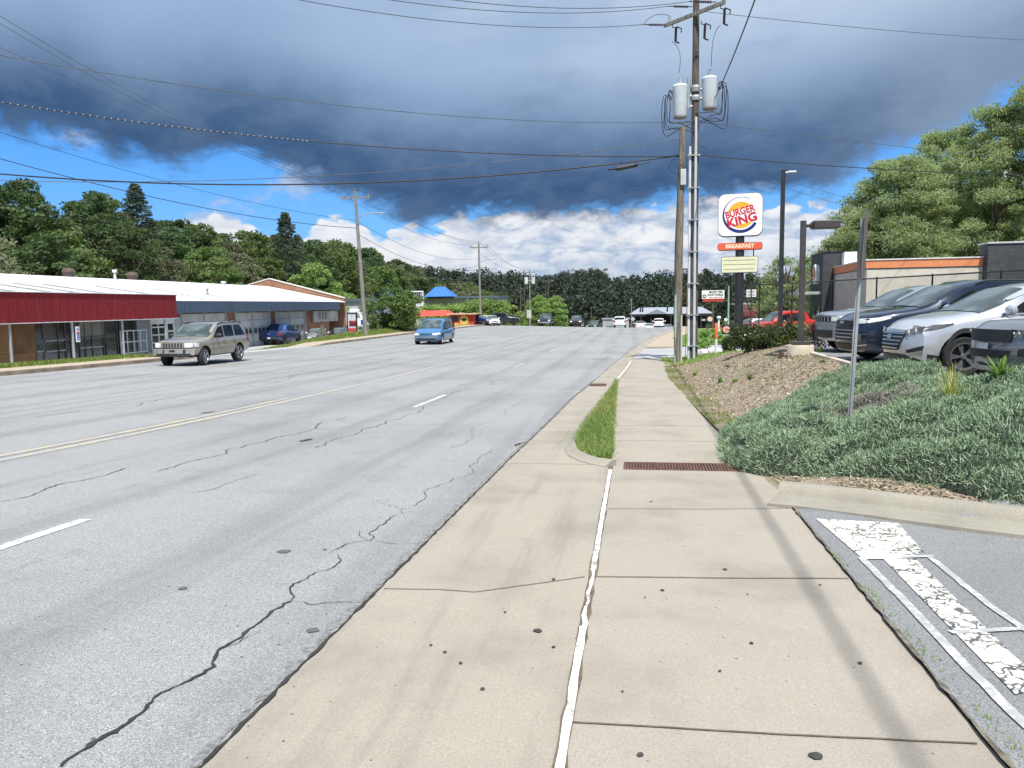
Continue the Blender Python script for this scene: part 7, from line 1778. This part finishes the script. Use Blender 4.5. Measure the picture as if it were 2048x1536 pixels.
    for wx in sp['wheels']:
        for sg in (1, -1):
            if tme is None:
                w0 = ty.build('wheel', M_tyre, t, smooth='auto'); r0 = rm.build('rim', sp.get('rimm') or M_rim, w0, smooth='auto'); b0 = bk.build('brake_disc', M_rimd, w0); tme, rme, bme = w0.data, r0.data, b0.data
            else:
                w0 = bpy.data.objects.new('wheel', tme); COL.objects.link(w0); w0.parent = t
                r0 = bpy.data.objects.new('rim', rme); COL.objects.link(r0); r0.parent = w0; b0 = bpy.data.objects.new('brake_disc', bme); COL.objects.link(b0); b0.parent = w0
            w0.location = (c_.L / 2 - wx, sg * (c_.W / 2 - .135), sp['r']); w0.rotation_euler.z = (0 if sg > 0 else math.pi) + (sp.get('steer', 0) if wx == sp['wheels'][0] else 0)
    if det and sp.get('clad'):
        for wx in sp['wheels']:
            for sg in (1, -1):
                g_ = MB(); rows = []
                for k_ in range(25):
                    a = R(-8 + 196 * k_ / 24); r_ = []
                    for rr in (sp['r'] * 1.14, sp['r'] * 1.14 + .085):
                        xx = wx - rr * math.cos(a); z_ = sp['r'] + .01 + rr * math.sin(a); z_ = max(z_, .2); p = c_.pt(xx, c_.hw(min(max(xx, .02), c_.L - .02), z_), z_); r_.append((p[0], sg * (p[1] + .018), p[2]))
                    rows.append(r_)
                g_.grid(rows); gp('arch_trim', g_, M_plas)
    return t
def W_(hw, L, f=.12, r=.06): return [(0, hw - f), (.25, hw - f * .45), (.7, hw - .01), (1.4, hw), (L - 1.2, hw), (L - .5, hw - .02), (L, hw - r)]
base = dict(rin=.17, bow=.22, rake=.25, zn=.55, under=.25, zu=.42, bowr=.10, raker=.12, znr=.6, r=.36, detail=True)
def spec(**k): d = dict(base); d.update(k); return d
# older boxy SUV
S_old = spec(L=4.6, W=1.84, wid=W_(.92, 4.6, .10, .05), top=[(0, .98), (.06, 1.03), (1.15, 1.13), (1.28, 1.16), (1.98, 1.66), (2.4, 1.71), (3.9, 1.70), (4.3, 1.64), (4.56, 1.15), (4.6, 1.05)], belt=[(0, .93), (.3, .98), (1.3, 1.06), (4.6, 1.10)], bot=[(0, .50), (.35, .42), (.6, .36), (4.1, .36), (4.6, .45)],
  bow=.16, rake=.10, zn=.5, under=.1, rin=.15, wheels=(.86, 3.56), r=.375, wind=(1.26, 1.97), rear=(4.33, 4.53), side=[(1.58, 2.36, [(1.58, 1.10), (2.4, 1.11)], [(1.58, 1.13), (2.02, 1.50), (2.36, 1.57)]), (2.44, 3.18, 1.12, 1.58), (3.28, 4.16, 1.13, [(3.28, 1.585), (3.85, 1.58), (4.16, 1.20)])],
  gaps=(1.45, 2.4, 3.23), handles=(2.24, 3.05), rails=(2.05, 4.1), bars=True, mould=.60, mouldm=None, head=[[(.50, .76), (.80, .78), (.80, .95), (.50, .96)]], headside=(.02, .34, .78, [(0, .95), (.34, .93)]), tail=[(.62, .85), (.86, .85), (.86, 1.12), (.66, 1.12)], tailside=(4.42, 4.56, .85, 1.12),
  nosep=[('grille', [(-.46, .77), (.46, .77), (.48, .96), (-.48, .96)], None, .016), ('bumper', [(-.88, .47), (.88, .47), (.88, .73), (-.88, .73)], mat('battered_bumper', (.34, .33, .31), .45, .3, var=.3, scale=6, dirt=(.06, .06, .06), dscale=6), .03), ('bumper_gap', [(-.86, .73), (.86, .73), (.84, .775), (-.84, .775)], M_plas, .022), ('air_dam', [(-.7, .42), (.7, .42), (.74, .54), (-.74, .54)], M_plas, .045), ('bumper_slot', [(-.40, .56), (-.34, .56), (-.34, .7), (-.40, .7)], M_plas, .038), ('bumper_slot', [(.44, .55), (.54, .55), (.54, .7), (.44, .7)], M_plas, .038), ('licence_plate', [(-.12, .60), (.12, .60), (.12, .68), (-.12, .68)], M_rimd, .036)],
  vbars=[('grille_slots', [-.37 + .123 * k for k in range(7)], .79, .945, .072, M_plas, .024)], spokes=5, sty=1, mirm=M_plas, steer=R(9))
M_tanp = carpaint('champagne_paint', (.40, .355, .29), .45, .3)
S_old['mouldm'] = mat('tan_moulding', (.30, .27, .23), .5, var=.15)
JX, JY = XY(404, 32.2)
jeep = build_car('sport_utility_vehicle', 'older champagne boxy four-wheel drive with a damaged front bumper on the road', S_old, M_tanp, (JX, JY), R(-90), step=.09)
# minivan
S_van = spec(L=4.9, W=1.92, wid=W_(.96, 4.9, .16), top=[(0, .78), (.1, .86), (.95, 1.07), (1.05, 1.10), (1.95, 1.64), (2.5, 1.72), (4.3, 1.70), (4.7, 1.60), (4.86, 1.1), (4.9, 1.0)], belt=[(0, .74), (.8, .95), (4.9, 1.06)], bot=[(0, .28), (.4, .22), (4.4, .22), (4.9, .35)],
  bow=.28, rake=.35, zn=.6, wheels=(.95, 3.95), r=.33, wind=(1.02, 1.93), rear=(4.70, 4.84), side=[(1.45, 2.3, 1.03, [(1.45, 1.06), (2.0, 1.48), (2.3, 1.57)]), (2.38, 3.4, 1.04, 1.59), (3.48, 4.55, 1.05, [(3.48, 1.59), (4.3, 1.57), (4.55, 1.3)])], gaps=(1.4, 2.34, 3.44), handles=(2.2, 2.5), rails=(2.3, 4.3),
  head=[[(.45, .66), (.80, .66), (.80, .80), (.45, .79)]], headside=(.02, .4, .68, [(0, .80), (.4, .84)]), tail=[(.7, .9), (.9, .9), (.9, 1.5), (.76, 1.5)], tailside=(4.75, 4.85, .9, 1.3), nosep=[('grille', [(-.40, .68), (.40, .68), (.42, .765), (-.42, .765)], M_plas, .018), ('lower_grille', [(-.60, .33), (.60, .33), (.66, .44), (-.66, .44)], M_plas, .018), ('bumper', [(-.84, .45), (.84, .45), (.82, .58), (-.82, .58)], mat('grey_blue_bumper', (.16, .20, .24), .5), .024)], spokes=7, sty=1, mirm=M_plas)
VX, VY = XY(868, 54.0)
build_car('minivan', 'bright blue minivan driving towards the camera in the far lanes', S_van, carpaint('blue_paint', (.05, .21, .44), .3), (VX, VY), R(-90), cat='minivan')
# pickup
S_pick = spec(L=5.9, W=2.0, wid=W_(1.0, 5.9, .08, .03), top=[(0, 1.12), (.06, 1.16), (1.35, 1.27), (1.5, 1.30), (2.2, 1.86), (2.6, 1.93), (3.7, 1.92), (3.95, 1.84), (4.05, 1.42), (4.15, 1.36), (5.86, 1.38), (5.9, 1.34)], belt=[(0, 1.06), (1.5, 1.22), (3.9, 1.27), (4.2, 1.30), (5.9, 1.32)], bot=[(0, .52), (.5, .45), (5.4, .45), (5.9, .58)],
  bow=.14, rake=.05, bowr=.02, raker=0., rin=.17, wheels=(.98, 4.68), r=.42, tw=.28, bed=(4.22, 5.78, .82), wind=(1.47, 2.18), side=[(1.85, 2.75, 1.27, [(1.85, 1.32), (2.3, 1.70), (2.75, 1.79)]), (2.83, 3.72, 1.28, [(2.83, 1.79), (3.4, 1.80), (3.72, 1.72)])], gaps=(1.75, 2.79, 3.8, 4.1), handles=(2.62, 3.62), zsill=.55,
  head=[[(.62, .86), (.94, .86), (.94, 1.06), (.62, 1.06)]], tail=[(.84, .92), (.985, .92), (.985, 1.24), (.84, 1.24)], tailside=(5.76, 5.88, .92, 1.24), nosep=[('grille', [(-.58, .80), (.58, .80), (.58, 1.08), (-.58, 1.08)], M_plas, .018), ('bumper', [(-.95, .56), (.95, .56), (.95, .76), (-.95, .76)], M_chr, .05)],
  rearp=[('tailgate', [(-.80, .86), (.80, .86), (.80, 1.32), (-.80, 1.32)], None, .02), ('rear_bumper', [(-.96, .60), (.96, .60), (.96, .80), (-.96, .80)], mat('dark_bumper', (.08, .09, .11), .4, .6), .06), ('licence_plate', [(-.16, .64), (.16, .64), (.16, .77), (-.16, .77)], M_plate, .08), ('badge', [(-.12, 1.05), (.12, 1.05), (.12, 1.13), (-.12, 1.13)], M_chr, .03)], spokes=6, sty=1, rimm=M_rimd, handlem=M_plas, mirm=M_plas)
PX_, PY_ = XY(560, 71.5)
build_car('pickup_truck', 'dark blue pickup parked with its tailgate towards the camera by the garage doors', S_pick, carpaint('navy_paint', (.018, .055, .19), .4), (PX_, PY_), R(94), cat='pickup truck')
# sedan
def sedan(**k):
    d = spec(L=4.7, W=1.8, wid=W_(.9, 4.7, .14, .12), top=[(0, .70), (.1, .78), (1.1, .95), (1.25, .98), (2.05, 1.38), (2.5, 1.43), (3.2, 1.40), (3.95, 1.10), (4.05, 1.06), (4.6, 1.02), (4.7, .9)], belt=[(0, .66), (1.2, .90), (4., .97), (4.7, .88)], bot=[(0, .25), (.4, .2), (4.3, .2), (4.7, .32)], bow=.25, rake=.3, zn=.5, wheels=(.92, 3.65), r=.32, wind=(1.22, 2.02), rear=(3.25, 3.93),
      side=[(1.62, 2.42, .95, [(1.62, .98), (2.1, 1.26), (2.42, 1.31)]), (2.5, 3.5, .96, [(2.5, 1.31), (3.0, 1.30), (3.5, 1.06)])], gaps=(1.5, 2.46, 3.4), handles=(2.3, 3.25), head=[[(.45, .60), (.76, .60), (.76, .70), (.45, .69)]], headside=(.02, .36, .60, [(0, .70), (.36, .76)]), tail=[(.5, .76), (.76, .76), (.76, .9), (.5, .9)], tailside=(4.5, 4.66, .76, .9),
      nosep=[('grille', [(-.38, .58), (.38, .58), (.38, .68), (-.38, .68)], M_plas, .018), ('lower_grille', [(-.5, .3), (.5, .3), (.55, .42), (-.55, .42)], M_plas, .018)], rearp=[('licence_plate', [(-.16, .55), (.16, .55), (.16, .68), (-.16, .68)], M_plate, .03)], spokes=6, sty=1)
    d.update(k); return d
S_sed = sedan(); S_sedf = sedan(detail=False)
S_suvf = dict(S_old); S_suvf.update(detail=False, nosep=[('grille', [(-.5, .75), (.5, .75), (.5, .95), (-.5, .95)], M_plas, .018)], vbars=[], mirm=None, steer=0, rearp=[('licence_plate', [(-.16, .75), (.16, .75), (.16, .88), (-.16, .88)], M_plate, .03)])
S_pickf = dict(S_pick); S_pickf['detail'] = False
x, y = XY(634, 73); build_car('sedan', 'pale champagne sedan parked nose-out beside the pointed boulder', S_sed, carpaint('beige_paint', (.38, .37, .32), .4), (x, y), R(-72), step=.15)
x, y = XY(679, 76); build_car('sedan', 'black car parked between the boulder and the pylon sign', S_sed, carpaint('black_paint', (.014, .015, .018), .2), (x, y), R(-60), step=.15)
x, y = XY(955, 108); build_car('sedan', 'dark blue sedan parked beside the food hut', S_sedf, carpaint('deep_blue_paint', (.012, .035, .16), .3), (x, y), R(-18), step=.18)
x, y = XY(985, 110); build_car('sedan', 'white car parked right of the dark blue sedan', S_sedf, carpaint('white_paint', (.75, .76, .77), .0), (x, y - 1.5), R(-65), step=.18)
x, y = XY(998, 114); build_car('pickup_truck', 'black pickup parked sideways behind the white car', S_pickf, MATS['black_paint'], (x, y + 1), R(8), cat='pickup truck', step=.18)
x, y = XY(962, 116); build_car('sedan', 'white car at the back behind the dark blue sedan', S_sedf, MATS['white_paint'], (x, y + 2), R(20), step=.18)
GF = 'distant traffic at the crest of the road'
for nm, px, z, sp_, pt_, hd, cat, lb in (
    ('pickup_truck', 1092, 118, S_pickf, 'black_paint', -90, 'pickup truck', 'dark pickup with glowing-white headlamps coming over the crest, leftmost of the traffic'),
    ('sport_utility_vehicle', 1153, 117, S_suvf, 'maroon', -90, 'car', 'dark maroon SUV coming over the crest right of the dark pickup'),
    ('pickup_truck', 1189, 150, S_pickf, 'grey_green', -100, 'pickup truck', 'grey-green truck below the crest left of the small bush'),
    ('sedan', 1220, 160, S_sedf, 'silver', -90, 'car', 'silver car below the crest left of the large white car'),
    ('sedan', 1240, 116, S_suvf, 'white_paint', 90, 'car', 'largest white car driving away over the crest'),
    ('sedan', 1280, 138, S_sedf, 'white_paint', 92, 'car', 'low white car driving away in front of the long dark building'),
    ('sedan', 1298, 150, S_sedf, 'white_paint', -86, 'car', 'white car right behind the low white car'),
    ('sport_utility_vehicle', 1318, 132, S_suvf, 'white_paint', 88, 'car', 'tall white vehicle nearest the short grey pole'),
    ('sedan', 1336, 156, S_sedf, 'silver', -90, 'car', 'small silver car farthest right of the crest traffic')):
    if pt_ not in MATS: carpaint(pt_, {'maroon': (.045, .012, .018), 'grey_green': (.10, .13, .12), 'silver': (.38, .41, .46)}[pt_], .4)
    x, y = XY(px, z); k_ = dict(sp_); build_car(nm, lb, k_, MATS[pt_], (x, y), R(hd), GF, cat, step=.2, z=P(y) + bank(x, y))
x, y = XY(1216, 150)
# red pickup behind the hedge
x, y = XY(1574, 50); build_car('pickup_truck', 'bright red pickup parked behind the hedge by the restaurant', S_pick, carpaint('red_paint', (.62, .035, .02), .1), (x, y), R(196), cat='pickup truck', step=.14, z=-1.0)
x, y = XY(1507, 62); build_car('sedan', 'white car mostly hidden behind the left end of the hedge', S_sedf, MATS['white_paint'], (x, y), R(200), step=.18)

# the four parked cars nose-out on the right -------------------------------------------
carpaint('bright_silver', (.60, .61, .635), .45, .28)
S_tuc = spec(L=4.48, W=1.85, wid=W_(.925, 4.48, .15, .1), top=[(0, .80), (.08, .90), (.3, 1.0), (1.05, 1.12), (1.2, 1.15), (2.0, 1.55), (2.5, 1.645), (3.3, 1.62), (3.9, 1.5), (4.3, 1.3), (4.44, 1.0), (4.48, .9)], belt=[(0, .76), (.3, .92), (1.2, 1.04), (3.6, 1.14), (4.48, 1.0)], bot=[(0, .24), (.35, .2), (4.1, .22), (4.48, .35)],
  bow=.34, rake=.20, zn=.55, under=.35, zu=.45, wheels=(.90, 3.57), r=.36, wind=(1.17, 2.02), rear=(3.95, 4.36), side=[(1.62, 2.42, [(1.62, 1.09), (2.42, 1.11)], [(1.62, 1.11), (2.1, 1.42), (2.42, 1.51)]), (2.50, 3.32, [(2.5, 1.12), (3.32, 1.14)], [(2.5, 1.52), (3.0, 1.52), (3.32, 1.47)]), (3.38, 3.85, [(3.38, 1.15), (3.85, 1.22)], [(3.38, 1.46), (3.85, 1.30)])],
  gaps=(1.5, 2.46, 3.35), handles=(2.3, 3.15), zsill=.42, clad=.34, head=[[(.40, .74), (.74, .80), (.76, .90), (.40, .82)]], headside=(.03, .62, [(0, .80), (.62, .93)], [(0, .90), (.62, .965)]), hlm=M_hld, lens=[(.50, .785, .045), (.63, .815, .045)], tail=[(.4, .85), (.8, .85), (.8, 1.0), (.4, 1.0)], tailside=(4.1, 4.4, .88, 1.0),
  nosep=[('grille', [(-.30, .45), (.30, .45), (.44, .78), (-.44, .78)], M_plas, .018), ('lower_grille', [(-.58, .25), (.58, .25), (.46, .37), (-.46, .37)], M_plas, .02), ('badge', [(-.08, .66), (.08, .66), (.08, .74), (-.08, .74)], M_chr, .045)], hbars=[('grille_bars', [.49, .56, .63, .70, .765], .30, .43, .022, M_chr, .034)],
  nosem=[('fog_lamp_recess', [(.52, .40), (.80, .46), (.82, .56), (.50, .46)], M_plas, .022), ('fog_lamp_blade', [(.50, .36), (.80, .44), (.80, .47), (.50, .40)], M_chr, .034)], spokes=5, sty=2, chrome=(1.7, 3.8, lambda x: pl([(1.7, 1.085), (3.8, 1.19)], x)))
S_che = spec(L=5.1, W=1.98, wid=W_(.99, 5.1, .16, .08), top=[(0, .90), (.08, 1.0), (.3, 1.08), (1.2, 1.20), (1.35, 1.23), (2.2, 1.66), (2.7, 1.78), (4.0, 1.76), (4.7, 1.62), (5.0, 1.2), (5.1, 1.0)], belt=[(0, .86), (.3, 1.0), (1.3, 1.12), (4.4, 1.2), (5.1, 1.1)], bot=[(0, .25), (.35, .22), (4.7, .24), (5.1, .38)],
  bow=.32, rake=.12, zn=.6, under=.3, zu=.45, wheels=(.98, 4.05), r=.38, wind=(1.32, 2.22), rear=(4.75, 5.0), side=[(1.8, 2.7, 1.17, [(1.8, 1.2), (2.3, 1.52), (2.7, 1.62)]), (2.78, 3.7, 1.18, 1.65), (3.78, 4.6, 1.20, [(3.78, 1.65), (4.3, 1.60), (4.6, 1.4)])], gaps=(1.65, 2.74, 3.74), handles=(2.55, 3.55), rails=(2.5, 4.5),
  head=[[(.48, .86), (.80, .88), (.80, .96), (.48, .96)]], headside=(.03, .6, [(0, .88), (.6, .98)], [(0, .97), (.6, 1.04)]), hlm=M_hl, tail=[(.5, .9), (.85, .9), (.85, 1.1), (.5, 1.1)], tailside=(4.7, 5.0, .95, 1.1), nosep=[('grille', [(-.46, .50), (.46, .50), (.56, .80), (-.56, .80)], M_plas, .018), ('upper_grille', [(-.5, .84), (.5, .84), (.48, .93), (-.48, .93)], M_plas, .018), ('badge', [(-.12, .86), (.12, .86), (.12, .92), (-.12, .92)], M_chr, .03), ('lower_grille', [(-.6, .28), (.6, .28), (.6, .42), (-.6, .42)], M_plas, .018)],
  hbars=[('grille_bars', [.56, .64, .72], .47, .53, .02, M_chr, .03)], vbars=[('grille_frame', [-.535, .535], .50, .82, .035, M_chr, .034)], nosem=[('fog_lamp', [(.66, .5), (.74, .5), (.74, .64), (.66, .64)], M_hld, .02), ('bumper_trim', [(.55, .36), (.86, .40), (.86, .425), (.55, .385)], M_chr, .03)], spokes=5, sty=2, chrome=(1.9, 4.6, lambda x: pl([(1.9, 1.165), (4.6, 1.20)], x)))
S_gc = spec(L=4.82, W=1.94, wid=W_(.97, 4.82, .12, .06), top=[(0, .98), (.06, 1.04), (.25, 1.08), (1.2, 1.17), (1.35, 1.2), (2.15, 1.62), (2.6, 1.73), (3.9, 1.71), (4.5, 1.58), (4.76, 1.15), (4.82, 1.0)], belt=[(0, .92), (.3, 1.0), (1.3, 1.09), (4.2, 1.14), (4.82, 1.05)], bot=[(0, .32), (.35, .28), (4.4, .28), (4.82, .4)],
  bow=.26, rake=.05, zn=.6, under=.3, zu=.5, wheels=(.9, 3.82), r=.38, wind=(1.32, 2.17), rear=(4.55, 4.74), side=[(1.75, 2.6, 1.14, [(1.75, 1.17), (2.2, 1.48), (2.6, 1.58)]), (2.68, 3.5, 1.15, 1.6), (3.58, 4.3, 1.16, [(3.58, 1.6), (4.1, 1.55), (4.3, 1.35)])], gaps=(1.6, 2.64, 3.54), handles=(2.45, 3.35), rails=(2.5, 4.3), railm=M_plas,
  head=[[(.60, .84), (.84, .85), (.84, .96), (.60, .96)]], headside=(.03, .4, .86, [(0, .96), (.4, .98)]), hlm=M_hl, tail=[(.5, .9), (.85, .9), (.85, 1.1), (.5, 1.1)], tailside=(4.5, 4.74, .95, 1.1), nosep=[('grille', [(-.56, .82), (.56, .82), (.56, .96), (-.56, .96)], M_plas, .018), ('bumper_strip', [(-.8, .74), (.8, .74), (.8, .79), (-.8, .79)], None, .03), ('lower_grille', [(-.62, .40), (.62, .40), (.66, .60), (-.66, .60)], M_plas, .018)],
  vbars=[('grille_ring', [-.5 + .1667 * k for k in range(7)], .825, .955, .035, M_chr, .03)], spokes=5, sty=2)
S_kia = spec(L=4.37, W=1.8, wid=W_(.9, 4.37, .12, .08), top=[(0, .86), (.08, .96), (.25, 1.03), (1.0, 1.12), (1.15, 1.15), (1.9, 1.5), (2.4, 1.62), (3.6, 1.6), (4.1, 1.45), (4.32, 1.05), (4.37, .95)], belt=[(0, .82), (.3, .95), (1.1, 1.05), (3.8, 1.1), (4.37, 1.0)], bot=[(0, .28), (.35, .24), (4., .24), (4.37, .35)],
  bow=.30, rake=.10, zn=.6, under=.35, zu=.5, wheels=(.86, 3.49), r=.35, wind=(1.12, 1.95), rear=(4.12, 4.3), side=[(1.55, 2.35, 1.10, [(1.55, 1.12), (2.0, 1.40), (2.35, 1.5)]), (2.43, 3.25, 1.11, 1.5), (3.3, 3.9, 1.12, [(3.3, 1.5), (3.9, 1.38)])], gaps=(1.4, 2.39, 3.28), handles=(2.2, 3.1), clad=.32, rails=(2.1, 3.9), bars=False,
  head=[[(.50, .80), (.80, .80), (.80, .90), (.50, .92)]], headside=(.03, .5, [(0, .80), (.5, .86)], [(0, .91), (.5, .95)]), hlm=M_hld, lens=[(.56, .86, .02), (.63, .86, .02), (.70, .86, .02), (.77, .86, .02)], tail=[(.5, .85), (.8, .85), (.8, 1.0), (.5, 1.0)], tailside=(4.1, 4.3, .9, 1.0), nosep=[('grille', [(-.5, .72), (.5, .72), (.60, .91), (-.60, .91)], M_plas, .018), ('lower_grille', [(-.46, .48), (.46, .48), (.54, .60), (-.54, .60)], M_plas, .018), ('skid_plate', [(-.42, .27), (.42, .27), (.5, .35), (-.5, .35)], M_galv, .03), ('licence_plate', [(-.15, .61), (.15, .61), (.15, .70), (-.15, .70)], M_plate, .04)],
  nosem=[('fog_lamp', [(.64, .52), (.78, .52), (.78, .66), (.64, .62)], M_plas, .02)], spokes=5, sty=2)
GP = 'parked cars facing the road beside the lavender bed'
LOTZ = .15
def park(sp, px, z, lab, pt_, nm, dh=0., xo=0.):
    """nose centre seen at px, depth z"""
    x, y = XY(px, z); hd = R(180 + 7 + dh); f = Vector((math.cos(hd), math.sin(hd))); cx, cy = x - f.x * sp['L'] / 2, y - f.y * sp['L'] / 2
    return build_car(nm, lab, sp, pt_, (cx, cy), hd, GP, 'car', step=.08, z=LOTZ + .02)
park(S_gc, 1640, 20.8, 'silver-grey boxy car farthest left in the parked row, with a seven-slot grille', carpaint('steel_silver', (.33, .36, .40), .5), 'sport_utility_vehicle')
park(S_che, 1684, 17.4, 'dark navy car between the silver-grey and the bright silver cars', carpaint('midnight_paint', (.012, .020, .045), .4), 'sport_utility_vehicle')
park(S_tuc, 1782, 14.4, 'bright silver car with a dark glass headlamp, third from the left in the row', MATS['bright_silver'], 'sport_utility_vehicle')
park(S_kia, 1972, 11.8, 'dark grey car cut by the right edge of the photo', carpaint('graphite_paint', (.23, .24, .255), .5), 'sport_utility_vehicle')
